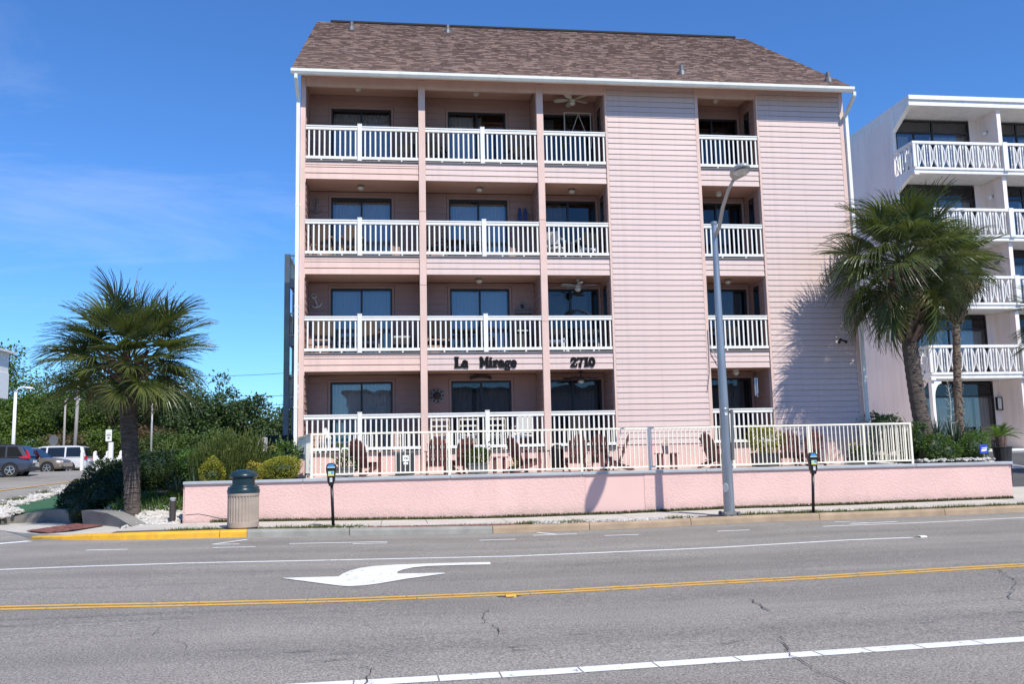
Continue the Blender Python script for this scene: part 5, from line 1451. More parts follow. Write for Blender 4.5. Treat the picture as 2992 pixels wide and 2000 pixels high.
def leaf_quads(mb, p, d, up, L, W, mi=0, bend=.25):
    """one broad leaf: folded, two segments"""
    d = d.normalized(); s = d.cross(up)
    if s.length < 1e-3: s = d.cross(Vector((1, 0, 0)))
    s.normalize(); n = s.cross(d)
    m_ = p + d * L * .5 + n * L * .06; e = p + d * L - n * L * bend
    i = len(mb.v)
    mb.v += [tuple(p), tuple(m_ + s * W / 2 - n * W * .12), tuple(e), tuple(m_ - s * W / 2 - n * W * .12), tuple(m_)]
    mb.f += [(i, i + 1, i + 4), (i + 1, i + 2, i + 4), (i + 2, i + 3, i + 4), (i + 3, i, i + 4)]; mb.m += [mi] * 4

def bushy(mb, c, r, n, L, W, rnd, hollow=.55, updir=.5, mi=0, zmin=None, lumps=7, mis=None, hmul=None):
    """leaves on short twigs spread through the outer part of a lumpy volume"""
    c = Vector(c); lump = []
    for _ in range(lumps):
        v = Vector((rnd.gauss(0, 1), rnd.gauss(0, 1), rnd.gauss(0.25, .8)))
        lump.append((v.normalized(), rnd.uniform(.12, .34)))
    for _ in range(n):
        v = Vector((rnd.gauss(0, 1), rnd.gauss(0, 1), rnd.gauss(0, 1))).normalized()
        k = .82 + sum(a * max(0, v.dot(l)) ** 6 for l, a in lump) + rnd.gauss(0, .04)
        rr = k * (hollow + (1 - hollow) * rnd.random() ** .45)
        p = c + Vector((v.x * r[0] * rr, v.y * r[1] * rr, v.z * r[2] * rr))
        if zmin is not None and p.z < zmin: continue
        d = (v * .9 + Vector((rnd.gauss(0, .55), rnd.gauss(0, .55), updir + rnd.gauss(0, .4))))
        leaf_quads(mb, p, d, Vector((rnd.gauss(0, .4), rnd.gauss(0, .4), 1)), L * rnd.uniform(.6, 1.3), W * rnd.uniform(.7, 1.2), rnd.choice(mis) if mis else mi)

def planter(x, y, w, d, h, label, plants, m='planter_grey'):
    t = thing('planter', label, 'planter', (x, y, PZ))
    mb = MB(); z = PZ
    mb.prism([(x - w / 2 + .02, y - d / 2, z + .02), (x + w / 2 - .02, y - d / 2, z + .02), (x + w / 2, y - d / 2, z + h), (x - w / 2, y - d / 2, z + h)], (0, d, 0)); mb.build('pot', m, t)
    mb = MB(); mb.box(x - w / 2 - .015, x + w / 2 + .015, y - d / 2 - .015, y + d / 2 + .015, z + h - .05, z + h + .0); mb.build('rim', m, t)
    mb = MB(); mb.box(x - w / 2 + .03, x + w / 2 - .03, y - d / 2 + .03, y + d / 2 - .03, z + h + .001, z + h + .01); mb.build('soil', 'soil', t)
    for nm, m_, mb_ in plants: mb_.build(nm, m_, t)
    return t
rnd = random.Random(5)
def broadleaf(c, n, L, W, h, seed, spread=.5):
    r_ = random.Random(seed); mb = MB(); c = Vector(c)
    for i in range(n):
        a = r_.uniform(0, 6.28); e = r_.uniform(.5, 1.3); d = Vector((cos(a) * cos(e), sin(a) * cos(e), sin(e)))
        b = c + Vector((cos(a), sin(a), 0)) * r_.uniform(0, .08); tip = b + d * h * r_.uniform(.4, .9)
        mb.tube([b, tip], [.012, .006], 4); leaf_quads(mb, tip, d + Vector((cos(a), sin(a), .2)) * spread, Vector((0, 0, 1)), L * r_.uniform(.7, 1.2), W, 0, .35)
    return mb
b1 = MB(); bushy(b1, (-2.0, -1.5, .02), (.26, .2, .24), 420, .09, .05, rnd)
fl = MB()
for _ in range(24): leaf_quads(fl, Vector((-1.86 + rnd.gauss(0, .1), -1.62 + rnd.gauss(0, .06), .0 + rnd.gauss(0, .1))), Vector((rnd.gauss(0, 1), -1, rnd.gauss(0, 1))), Vector((0, 0, 1)), .05, .05)
planter(-2.02, -1.5, .5, .4, .26, 'pale planter with banana leaves at the left end of the patio', [('foliage', 'leaf_mid', b1), ('leaves', 'banana', broadleaf((-2.05, -1.45, .0), 7, .42, .17, .55, 3)), ('flowers', 'petal_white', fl)], 'planter_grey')
b2 = MB(); bushy(b2, (1.45, -1.3, .16), (.34, .24, .24), 700, .10, .05, rnd)
planter(1.45, -1.3, .54, .42, .29, 'big dark grey planter full of broad green leaves between patio chairs', [('foliage', 'leaf_mid', b2), ('leaves', 'leaf_dark', broadleaf((1.45, -1.3, .04), 14, .34, .15, .6, 4))])
b3 = MB(); bushy(b3, (9.42, -1.25, .47), (.50, .32, .36), 900, .11, .065, rnd, mis=None)
planter(9.42, -1.25, .62, .5, .38, 'black planter with a lime green bush right of the street lamp', [('foliage', 'leaf_lime', b3)], 'planter_black')
b4 = MB(); bushy(b4, (12.1, -1.5, .05), (.34, .22, .16), 500, .09, .05, rnd)
f4 = MB()
for _ in range(16): leaf_quads(f4, Vector((11.85 + rnd.gauss(0, .12), -1.6, .25 + rnd.gauss(0, .14))), Vector((rnd.gauss(0, 1), -1, rnd.gauss(0, 1))), Vector((0, 0, 1)), .07, .06)
f5 = MB()
for px, pz in ((12.02, .32), (12.08, .30), (12.0, .27)): leaf_quads(f5, Vector((px, -1.62, pz)), Vector((.3, -1, .5)), Vector((0, 0, 1)), .07, .07)
s4_ = MB()
for i in range(7): s4_.tube([(11.85 + .05 * i, -1.55, .0), (11.8 + .07 * i, -1.58, .35 + .06 * (i % 3))], .006, 4)
planter(12.1, -1.5, .7, .35, .20, 'low dark trough with yellow and white flowers near the right fence end', [('foliage', 'leaf_mid', b4), ('flowers', 'petal_yellow', f4), ('flowers', 'petal_white', f5), ('stems', 'leaf_dark', s4_)], 'planter_black')
t = thing('flower_pot', 'small purple grey pot with a sprig on the dark red table', 'flower pot', (6.58, -1.3, PZ + .44))
mb = MB(); mb.lathe([(.075, 0), (.10, .17), (.108, .17), (.108, .20), (.09, .20)], 14, (6.58, -1.3, PZ + .44)); mb.build('pot', 'pot_purple', t, smooth=False)
b5 = MB(); bushy(b5, (6.60, -1.3, PZ + .70), (.07, .05, .09), 60, .05, .025, rnd); b5.build('foliage', 'leaf_gold', t)
t = thing('flower_pot', 'small black pot with sparse yellow flowers on the patio floor beside the small red table', 'flower pot', (2.36, -1.55, PZ))
mb = MB(); mb.lathe([(.09, 0), (.12, .16), (.125, .18)], 12, (2.36, -1.55, PZ)); mb.build('pot', 'planter_black', t)
b6 = MB(); bushy(b6, (2.36, -1.55, PZ + .26), (.10, .08, .10), 60, .06, .03, rnd); b6.build('foliage', 'leaf_gold', t)
mb = MB(); mb.box(-3.2, 0, -.0, .001, 0, .001)

# balcony furniture
def armchair(x, y, z, rz, m, label, name='balcony_chair', hb=.95, w=.56, group=None, slats=0, m2=None):
    t = thing(name, label, 'chair', (0, 0, 0), group=group); m2 = m2 or m
    for sx in (-1, 1):
        mb = MB(); mb.bar((sx * w / 2, -.24, 0), (sx * w / 2, -.22, .62), .045, .045); mb.build('leg', m, t)
        mb = MB(); mb.bar((sx * w / 2, .26, 0), (sx * (w / 2), .20, .45), .045, .045); mb.build('leg', m, t)
        mb = MB(); mb.bar((sx * w / 2, -.28, .635), (sx * w / 2, .26, .645), .06, .03); mb.build('armrest', m, t)
    mb = MB(); mb.obox((0, -.02, .40), (w / 2 - .03, 0, 0), (0, .24, -.02), (0, 0, .02)); mb.build('seat', m2, t)
    for yy in (-.25, .22): mb = MB(); mb.bar((-w / 2, yy, .36), (w / 2, yy, .36), .03, .08); mb.build('seat_rail', m, t)
    if slats:
        for i in range(slats):
            zz = .50 + (hb - .5) * i / (slats - 1); mb = MB(); mb.bar((-w / 2, .22 + (zz - .45) * .25, zz), (w / 2, .22 + (zz - .45) * .25, zz), .02, .05); mb.build('back_slat', m, t)
        mb = MB()
        for sx in (-1, 1): mb.bar((sx * w / 2, .22, .42), (sx * w / 2, .22 + (hb - .45) * .25, hb), .04, .04)
        mb.build('back_frame', m, t)
    else:
        mb = MB(); mb.obox((0, .22 + (hb - .45) * .125, (.45 + hb) / 2), (w / 2 - .01, 0, 0), (0, .015, -.005), (0, (hb - .45) * .125, (hb - .45) / 2)); mb.build('backrest', m2, t)
    t.location = (x, y, z); t.rotation_euler = (0, 0, rz); return t
def rtable(x, y, z, r, h, m, mt, label):
    t = thing('balcony_table', label, 'table', (x, y, z))
    mb = MB(); mb.lathe([(r - .01, h - .03), (r, h - .02), (r, h), (r - .01, h)], 18, (x, y, z)); mb.build('table_top', mt, t)
    for a in range(4):
        c, s = cos(a * pi / 2 + .6), sin(a * pi / 2 + .6); mb = MB(); mb.tube([(x + c * r * .8, y + s * r * .8, z), (x + c * r * .5, y + s * r * .5, z + h - .03)], .014, 6); mb.build('leg', m, t)
Z2, Z3, Z4, Z1 = FLOORS[1][0] + .006, FLOORS[2][0] + .006, FLOORS[3][0] + .006, FLOORS[0][0] + .006
armchair(-2.75, .72, Z3, radians(170), 'wood_tan', 'tan wooden armchair at the left end of the third floor left balcony', group='tan wooden armchairs', m2='sling_brown')
armchair(-1.95, .72, Z3, radians(188), 'wood_tan', 'tan wooden armchair behind the rail post of the third floor left balcony', group='tan wooden armchairs', m2='sling_brown')
armchair(.55, .7, Z3, radians(165), 'wicker_dark', 'black slatted chair at the left of the third floor middle balcony', slats=6)
armchair(1.62, .75, Z3, radians(185), 'wicker_dark', 'black slatted chair left of the rail post on the third floor middle balcony', slats=6)
rtable(1.08, .75, Z3, .28, .62, 'wicker_dark', 'wicker_dark', 'small black table between slatted chairs on the third floor')
armchair(-2.72, .7, Z2, radians(182), 'pewter', 'brown sling chair at the left of the second floor left balcony', m2='sling_brown', group='brown sling chairs')
armchair(-1.42, .7, Z2, radians(176), 'pewter', 'brown sling chair behind the rail post of the second floor left balcony', m2='sling_brown', group='brown sling chairs')
rtable(-2.05, .75, Z2, .32, .52, 'wicker_dark', 'table_glass', 'glass topped table between brown sling chairs on the second floor')
t = thing('storage_box', 'dark storage box with folded towels at the right of the second floor left balcony', 'box', (-.45, .85, Z2))
mb = MB(); mb.box(-.78, -.2, .62, 1.05, Z2, Z2 + .5); mb.build('body', 'wicker_dark', t); mb = MB(); mb.box(-.74, -.24, .66, 1.0, Z2 + .501, Z2 + .56); mb.build('towels', 'curtain_grey', t)
armchair(.55, .75, Z2, radians(190), 'wicker_dark', 'dark wicker chair at the left of the second floor middle balcony', w=.62)
armchair(2.02, .8, Z2, radians(175), 'wicker_dark', 'dark ladder back chair right of the rail post on the second floor', slats=3, hb=1.02, w=.44)
rtable(1.3, .8, Z2, .4, .70, 'wicker_dark', 'wicker_dark', 'round dark dining table on the second floor middle balcony')
t = thing('gas_grill', 'dark gas grill at the right of the second floor middle balcony', 'grill', (3.05, .9, Z2))
mb = MB(); mb.box(2.82, 3.28, .75, 1.1, Z2 + .1, Z2 + .62); mb.build('cart', 'wicker_dark', t)
mb = MB(); mb.prism([(2.80, .74, Z2 + .63), (3.30, .74, Z2 + .63), (3.27, .74, Z2 + .84), (2.83, .74, Z2 + .84)], (0, .36, 0)); mb.build('hood', 'black_metal', t)
mb = MB(); mb.tube([(2.86, .70, Z2 + .70), (3.24, .70, Z2 + .70)], .012, 6); mb.build('handle', 'rim', t)
armchair(4.0, .7, Z2, radians(180), 'plastic_white', 'white seated chair at the left of the second floor narrow balcony', m2='wicker_dark', hb=.7, group='white framed chairs')
armchair(4.95, .7, Z2, radians(180), 'pewter', 'grey framed chair at the right of the second floor narrow balcony', m2='wicker_dark', hb=.7)
armchair(3.98, .6, Z3, radians(150), 'plastic_white', 'white plastic chair with slanted arms on the third floor narrow balcony', m2='plastic_white', hb=.82)
armchair(4.95, .75, Z3, radians(200), 'plastic_white', 'white plastic chair in shade at the right of the third floor narrow balcony', m2='wicker_dark', hb=.85)
armchair(-.35, .8, Z4, radians(180), 'wicker_dark', 'dark folded chair at the right of the top floor left balcony', hb=.72)
t = thing('storage_box', 'low dark box in front of the top floor left door', 'box', (-2.2, .9, Z4)); mb = MB(); mb.box(-2.4, -1.9, .7, 1.05, Z4, Z4 + .34); mb.build('body', 'wicker_dark', t)
armchair(.5, .8, Z4, radians(160), 'wicker_dark', 'dark reclined chair at the left of the top floor middle balcony', hb=.8)
armchair(3.0, .8, Z4, radians(200), 'wicker_dark', 'dark chair at the right of the top floor middle balcony', hb=.72)
t = thing('folded_umbrella', 'dark folded parasol leaning in the top floor middle doorway', 'umbrella', (2.3, 1.0, Z4)); mb = MB(); mb.tube([(2.32, 1.0, Z4), (2.34, 1.05, Z4 + .3), (2.38, 1.1, Z4 + 1.2), (2.4, 1.15, Z4 + 1.5)], [.05, .09, .05, .01], 8); mb.build('canopy', 'navy_cloth', t)
t = thing('framed_panel', 'dark framed panel with a pale pointed arch on the top floor narrow balcony', 'panel', (4.95, 1.1, 10.4))
mb = MB(); mb.box(4.52, 5.38, 1.10, 1.13, 10.72, 10.75); mb.box(4.52, 4.55, 1.10, 1.13, 9.6, 10.72); mb.box(5.35, 5.38, 1.10, 1.13, 9.6, 10.72)
mb.bar((4.72, 1.115, 10.0), (4.98, 1.115, 10.7), .02, .02, (0, 1, 0)); mb.bar((4.98, 1.115, 10.7), (5.24, 1.115, 10.0), .02, .02, (0, 1, 0)); mb.build('frame', 'fan_beige', t)
t = thing('beach_chair', 'turquoise cushioned white lounge chair on the ground floor left balcony', 'chair', (-2.2, .7, Z1))
mb = MB(); mb.box(-2.7, -1.5, .5, 1.0, Z1 + .25, Z1 + .31); mb.build('seat', 'plastic_white', t); mb = MB(); mb.box(-2.66, -1.54, .48, .99, Z1 + .311, Z1 + .39); mb.build('cushion', 'cushion_teal', t)
mb = MB(); mb.obox((-2.62, .76, Z1 + .52), (.05, 0, .02), (0, .22, 0), (-.08, 0, .16)); mb.build('backrest', 'plastic_white', t)
for lx in (-2.66, -1.56):
    mb = MB(); mb.box(lx, lx + .05, .52, .57, Z1, Z1 + .249); mb.build('leg', 'plastic_white', t); mb = MB(); mb.box(lx, lx + .05, .92, .97, Z1, Z1 + .249); mb.build('leg', 'plastic_white', t)
for x, lab in ((.55, 'beige ladder back chair at the left of the ground floor middle balcony'), (1.35, 'beige ladder back chair left of the rail post on the ground floor'), (2.15, 'beige ladder back chair right of the rail post on the ground floor')):
    armchair(x, .7, Z1, radians(180), 'fan_beige', lab, hb=.86, w=.52, slats=3, group='beige chairs on the ground floor')
armchair(2.95, .8, Z1, radians(185), 'plastic_white', 'white backed chair at the right of the ground floor middle balcony', hb=.92, w=.5)
armchair(4.6, .8, Z1, radians(180), 'wicker_dark', 'dark chair on the ground floor narrow balcony', hb=.95, w=.6)
armchair(9.3, .75, Z2, radians(180), 'wicker_dark', 'dark chair on the second floor right-hand balcony', hb=.75)

# ================================================================== STREET FURNITURE
# street lamp: tapered galvanised pole, long arm towards the road, flat oval head
LX, LY = 6.83, -5.18; LZ = WZ(6.8) - .0
t = thing('street_lamp', 'tall galvanised street lamp with an oval head before the pink building', 'street lamp', (LX, LY, LZ))
mb = MB(); mb.tube([(LX, LY, LZ + .05), (LX, LY, LZ + 1.25)], [.125, .119], 20); mb.build('pole_base', 'galvanised', t, smooth=False); autosmooth(t.children[-1])
mb = MB(); mb.tube([(LX, LY, LZ + 1.24), (LX, LY, LZ + 2.2), (LX - .01, LY, LZ + 4.5), (LX - .015, LY, LZ + 6.80)], [.113, .107, .084, .062], 20); autosmooth(mb.build('pole', 'galvanised', t))
mb = MB(); mb.lathe([(.108, 2.40), (.111, 2.41), (.111, 2.43), (.106, 2.44)], 20, (LX, LY, LZ)); mb.lathe([(.07, 6.79), (.074, 6.80), (.07, 6.86), (.02, 6.875)], 16, (LX - .015, LY, LZ)); autosmooth(mb.build('collar', 'galvanised', t))
mb = MB()
mb.box(LX - .17, LX + .17, LY - .17, LY + .17, LZ - .0, LZ + .035)
mb.lathe([(.20, .03), (.17, .09), (.14, .10)], 8, (LX, LY, LZ)); mb.build('base_plate', 'pipe_metal', t)
for sx in (-.16, .16):
    for sy in (-.16, .16):
        mb = MB(); mb.lathe([(.045, .02), (.045, .07), (.03, .10)], 8, (LX + sx, LY + sy, LZ)); mb.build('anchor_bolt', 'pipe_metal', t)
mb = MB(); c = (LX - .095, LY - .09, LZ + .63); mb.lathe([(.075, 0), (.07, -.018)], 16, (0, 0, 0), axis='y')
mb.v = [(c[0] + x * .7 + y * .6, c[1] - x * .55 + y * .6, c[2] + z * 1.5) for x, y, z in mb.v]; mb.build('hand_hole_cover', 'lamp_grey', t)
mb = MB(); mb.obox((LX + .155, LY - .03, LZ + 1.83), (.012, -.008, 0), (.05, .075, 0), (.012, 0, .58)); mb.build('sign_blank', 'pipe_metal', t)
mb = MB(); mb.box(LX + .10, LX + .15, LY - .05, LY - .02, LZ + 1.3, LZ + 1.34); mb.box(LX + .10, LX + .15, LY - .05, LY - .02, LZ + 2.34, LZ + 2.38); mb.build('sign_bracket', 'pipe_metal', t)
mb = MB(); mb.box(LX - .03, LX + .03, LY - .113, LY - .107, LZ + 2.28, LZ + 2.34); mb.build('sticker', 'sticker_white', t)
mb = MB(); mb.box(LX - .008, LX + .02, LY - .115, LY - .1135, LZ + 2.315, LZ + 2.328); mb.build('sticker_mark', 'black_sign', t)
HX, HY, HZ = 6.38, -8.0, 5.90
a0 = Vector((LX - .015, LY - .05, LZ + 6.52)); a3 = Vector((HX + .08, HY + .62, HZ + .02))
arm = [a0, a0 + Vector((-.03, -.35, .10)), a0.lerp(a3, .45) + Vector((0, 0, .10)), a0.lerp(a3, .75) + Vector((0, 0, .10)), a3]
mb = MB(); mb.tube(arm, [.045, .045, .042, .036, .032], 12); autosmooth(mb.build('arm', 'lamp_grey', t))
# head: rounded oval housing, lens set in the underside
d = Vector((HX, HY, HZ)) - a0; d.z = 0; d.normalize(); sd = Vector((-d.y, d.x, 0))
mb = MB(); n = 20; base = Vector((HX, HY, HZ))
st = [(-.62, .035, .05), (-.48, .09, .08), (-.3, .17, .11), (-.1, .20, .125), (.12, .185, .115), (.28, .12, .08), (.36, .03, .03)]
for s, w, h in st:
    for k in range(n):
        a = 2 * pi * k / n; z = sin(a) * h
        if z < 0: z *= .35
        p = base + d * s + sd * (w * cos(a)) + Vector((0, 0, z + .02)); mb.v.append(tuple(p))
for i in range(len(st) - 1):
    for k in range(n):
        k2 = (k + 1) % n; mb.f.append((i * n + k, (i + 1) * n + k, (i + 1) * n + k2, i * n + k2)); mb.m.append(0)
mb.f.append(tuple(range(n))); mb.m.append(0); mb.f.append(tuple((len(st) - 1) * n + k for k in range(n - 1, -1, -1))); mb.m.append(0)
hd = mb.build('lamp_head', 'lamp_grey', t, smooth=True)
mb = MB(); m_ = 18
for rr, zz in ((1, -.028), (.85, -.05), (.5, -.062), (.02, -.065)):
    for k in range(m_):
        a = 2 * pi * k / m_; p = base + d * (.08 + .24 * rr * cos(a)) + sd * (.155 * rr * sin(a)) + Vector((0, 0, zz)); mb.v.append(tuple(p))
for i in range(3):
    for k in range(m_):
        k2 = (k + 1) % m_; mb.f.append((i * m_ + k, i * m_ + k2, (i + 1) * m_ + k2, (i + 1) * m_ + k)); mb.m.append(0)
mb.build('lens', 'lens_glass', hd, smooth=True)

def meter(x, y, z, label, lean):
    t = thing('parking_meter', label, 'parking meter', (x, y, z), group='black parking meters along the kerb')
    tx = x + lean
    def at(h): return (x + lean * h / 1.36, y, z + h)
    mb = MB(); mb.tube([at(-.02), at(.95)], .033, 12); mb.build('pole', 'black_metal', t, smooth=True)
    cx = x + lean * .85
    prof = [(-.045, .88), (.045, .88), (.082, 1.0), (.088, 1.12), (.108, 1.2), (.112, 1.27), (.095, 1.335), (.055, 1.375), (-.055, 1.375), (-.095, 1.335), (-.112, 1.27), (-.108, 1.2), (-.088, 1.12), (-.082, 1.0)]
    mb = MB(); mb.prism([(cx + px, y - .065, z + pz) for px, pz in prof], (0, .13, 0)); h = mb.build('meter_head', 'black_metal', t); bevel(h, .018, 2)
    mb = MB(); mb.box(cx - .082, cx + .082, y - .072, y - .0655, z + 1.27, z + 1.292); mb.build('sticker', 'sticker_green', h)
    mb = MB(); mb.prism([(cx - .082, y - .071, z + 1.293), (cx + .082, y - .071, z + 1.293), (cx + .045, y - .071, z + 1.345), (cx - .045, y - .071, z + 1.345)], (0, .004, 0)); mb.build('sticker', 'sticker_blue', h)
    mb = MB(); mb.box(cx - .062, cx + .062, y - .072, y - .0655, z + 1.13, z + 1.20); mb.build('sticker', 'sticker_green', h)
    mb = MB(); mb.box(cx + .005, cx + .05, y - .0735, y - .0722, z + 1.145, z + 1.19); mb.build('sticker_mark', 'sticker_blue', h)
    mb = MB(); mb.box(cx - .062, cx + .062, y - .072, y - .0655, z + 1.10, z + 1.128); mb.build('sticker', 'sticker_yellow', h)
    mb = MB(); mb.box(cx - .026, cx + .026, y - .072, y - .0655, z + .97, z + 1.06); mb.build('sticker', 'sticker_white', h)
    for zz in (.99, 1.02, 1.045):
        mb = MB(); mb.box(cx - .02, cx + .015, y - .0735, y - .0722, z + zz - .004, z + zz + .003); mb.build('sticker_mark', 'black_sign', h)
    mb = MB(); mb.lathe([(.06, -.001), (.065, .012), (.035, .02)], 12, (x, y, z)); mb.build('foot', 'black_metal', t)
meter(-2.03, -5.14, WZ(-2) - .0, 'black parking meter with blue and yellow stickers between the litter bin and the wall', -.055)
meter(8.78, -5.30, WZ(8.7) - .0, 'black parking meter with blue and yellow stickers right of the street lamp', .07)

# litter bin: fluted pebble-concrete body, dark green plastic hood
bx_, by_ = -3.935, -5.02; bz = WZ(-3.9) + .01
t = thing('litter_bin', 'round litter bin with a fluted concrete body and dark teal domed lid', 'litter bin', (bx_, by_, bz))
mb = MB(); n = 120
def ring(r, z, fl=0.0): return [(bx_ + (r - fl * (1 if (k // 2) % 2 else 0)) * cos(2 * pi * k / n), by_ + (r - fl * (1 if (k // 2) % 2 else 0)) * sin(2 * pi * k / n), bz + z) for k in range(n)]
rings = [ring(.29, -.01), ring(.325, .02), ring(.325, .115), ring(.325, .13), ring(.325, .135, .018), ring(.325, .665, .018), ring(.325, .67), ring(.33, .69), ring(.33, .735), ring(.30, .74)]
for r in rings: mb.v += r
for i in range(len(rings) - 1):
    for k in range(n):
        k2 = (k + 1) % n; mb.f.append((i * n + k, i * n + k2, (i + 1) * n + k2, (i + 1) * n + k)); mb.m.append(0)
mb.f.append(tuple(range(n - 1, -1, -1))); mb.m.append(0)
mb.build('body', 'bin_body', t)
mb = MB(); mb.lathe([(.335, .738), (.34, .745), (.34, .80), (.325, .83), (.33, .84), (.325, .86), (.272, .885), (.262, .90)], 40, (bx_, by_, bz)); autosmooth(mb.build('lid_ring', 'bin_lid', t), 30)
mb = MB(); N = 40                                     # neck with an opening on each side, then the dome
for z in (.90, 1.06):
    for k in range(N): a = 2 * pi * k / N; mb.v.append((bx_ + .262 * cos(a), by_ + .262 * sin(a), bz + z))
for k in range(N):
    a = (k + .5) / N * 360
    if a < 32 or a > 328 or 148 < a < 212: continue
    k2 = (k + 1) % N; mb.f.append((k, k2, N + k2, N + k)); mb.m.append(0)
nk = mb.build('lid_neck', 'bin_lid', t, smooth=True)
mb = MB(); mb.lathe([(.235, .88), (.235, 1.08)], 24, (bx_, by_, bz)); mb.build('liner', 'black_metal', t)
mb = MB(); mb.lathe([(.262, 1.05), (.295, 1.075), (.300, 1.10), (.29, 1.125), (.24, 1.18), (.16, 1.215), (.07, 1.232), (.005, 1.235)], 40, (bx_, by_, bz)); mb.build('lid_dome', 'bin_lid', t, smooth=True)

t = thing('bollard_light', 'short dark brown bollard light at the left end of the pink wall', 'bollard', (-6.0, -2.95, -1.26))
mb = MB(); mb.lathe([(.075, -.02), (.075, .56)], 16, (-5.93, -2.75, -1.24)); autosmooth(mb.build('post', 'bollard_brown', t))
mb = MB(); mb.lathe([(.06, .561), (.06, .59)], 16, (-5.93, -2.75, -1.24)); mb.build('light_band', 'sticker_white', t)
mb = MB(); mb.lathe([(.075, .591), (.075, .615), (.06, .63)], 16, (-5.93, -2.75, -1.24)); autosmooth(mb.build('cap', 'lamp_grey', t))

t = thing('yard_sign', 'small blue and white sign on a thin stake at the right wall end', 'sign', (15.3, -2.3, -.2))
mb = MB(); mb.box(15.12, 15.36, -2.31, -2.30, -.02, .22); s_ = mb.build('panel', 'sign_blue', t); s_.rotation_euler = (0, 0, 0)
mb = MB(); mb.prism([(15.15, -2.314, .03), (15.30, -2.314, .045), (15.33, -2.314, .15), (15.17, -2.314, .13)], (0, .003, 0)); mb.build('panel_mark', 'sticker_white', t)
mb = MB(); mb.prism([(15.16, -2.318, .09), (15.31, -2.318, .11), (15.31, -2.318, .125), (15.16, -2.318, .105)], (0, .003, 0)); mb.build('panel_mark', 'sign_blue', t)
mb = MB(); mb.box(15.225, 15.24, -2.299, -2.29, -.25, .10); mb.build('stake', 'lamp_grey', t)

# ================================================================== PALMS AND PLANTING
def frond_mesh(seed, L=.9, pet=.95, nseg=46, droop=.35, fan=150, w=.036, m='frond', fold=.35, hang=0.0):
    """sabal fan leaf in local axes: stalk along +X, blade opening beyond it, +Z is the upper side"""
    r = random.Random(seed); mb = MB()
    pts = [(pet * t, 0, -.10 * pet * t * t * droop) for t in (0, .35, .7, 1)]
    mb.tube(pts, [.022, .017, .013, .011], 5)
    h = Vector(pts[-1])
    for i in range(nseg):
        f = (i + .5) / nseg * 2 - 1
        a = radians(fan) * f * .98 + r.gauss(0, .02)
        rib = .30 * max(0, cos(a)) * L                          # the midrib carries the middle segments further out
        o = h + Vector((rib * .8, 0, -.16 * rib))
        ll = L * (.62 + .38 * cos(a * .6)) * r.uniform(.88, 1.08)
        lift = fold * abs(sin(a)) * (1 if True else 0)
        d = Vector((cos(a), sin(a), lift * .75 - .05))
        d.normalize(); s = Vector((-sin(a), cos(a), 0)); up = d.cross(s).normalized()
        if up.z < 0: up = -up
        p = o.copy(); n = 5; row = []
        dr = droop * r.uniform(.6, 1.5)
        for k in range(n + 1):
            t = k / n
            ww = w * (1.0 if t < .5 else (1 - (t - .5) * 1.75)) * (.45 + .55 * min(1, t * 4))
            q = o + d * (ll * (t - hang * .45 * max(0, t - .45) ** 1.4)) + Vector((0, 0, -dr * ll * t ** 2.6 * .9 - hang * ll * 1.1 * max(0, t - .42) ** 1.5))
            row.append((q - s * ww / 2 + up * .004, q + up * -.006, q + s * ww / 2 + up * .004))
        b = len(mb.v)
        for a3_ in row: mb.v += [tuple(x) for x in a3_]
        for k in range(n):
            i0 = b + 3 * k
            mb.f += [(i0, i0 + 1, i0 + 4, i0 + 3), (i0 + 1, i0 + 2, i0 + 5, i0 + 4)]; mb.m += [0, 0]
    return mb.mesh('frond', m)
FR = [frond_mesh(s, L=l, pet=p, droop=d, fan=fn, fold=fo) for s, l, p, d, fn, fo in ((1, .92, .95, .22, 118, .55), (2, .88, 1.05, .32, 108, .7), (3, 1.0, .85, .38, 125, .45), (4, .85, 1.0, .25, 112, .8), (5, .95, .9, .45, 120, .5))]
FR_HANG = [frond_mesh(20 + i, L=l, pet=p, droop=d, fan=fn, fold=fo, w=.032, nseg=48, hang=h * .55) for i, (l, p, d, fn, fo, h) in enumerate(((.95, .9, .45, 118, .5, .55), (.9, 1.0, .55, 110, .6, .7), (1.0, .82, .5, 122, .45, .5), (.88, .95, .6, 112, .7, .8), (.95, .88, .7, 118, .5, .75)))]
FR_OLD = [frond_mesh(9, L=.8, pet=.9, droop=.9, fan=95, fold=.9, m='frond_old', nseg=30), frond_mesh(10, L=.75, pet=.8, droop=1.1, fan=80, fold=1.0, m='frond_old', nseg=26)]
BOOT = MB(); BOOT.prism([(-.075, 0, 0), (.075, 0, 0), (.05, .03, .30), (.028, .02, .46), (-.028, .02, .46), (-.05, .03, .30)], (0, .035, 0)); BOOT_ME = BOOT.mesh('leaf_base', 'boot_brown')
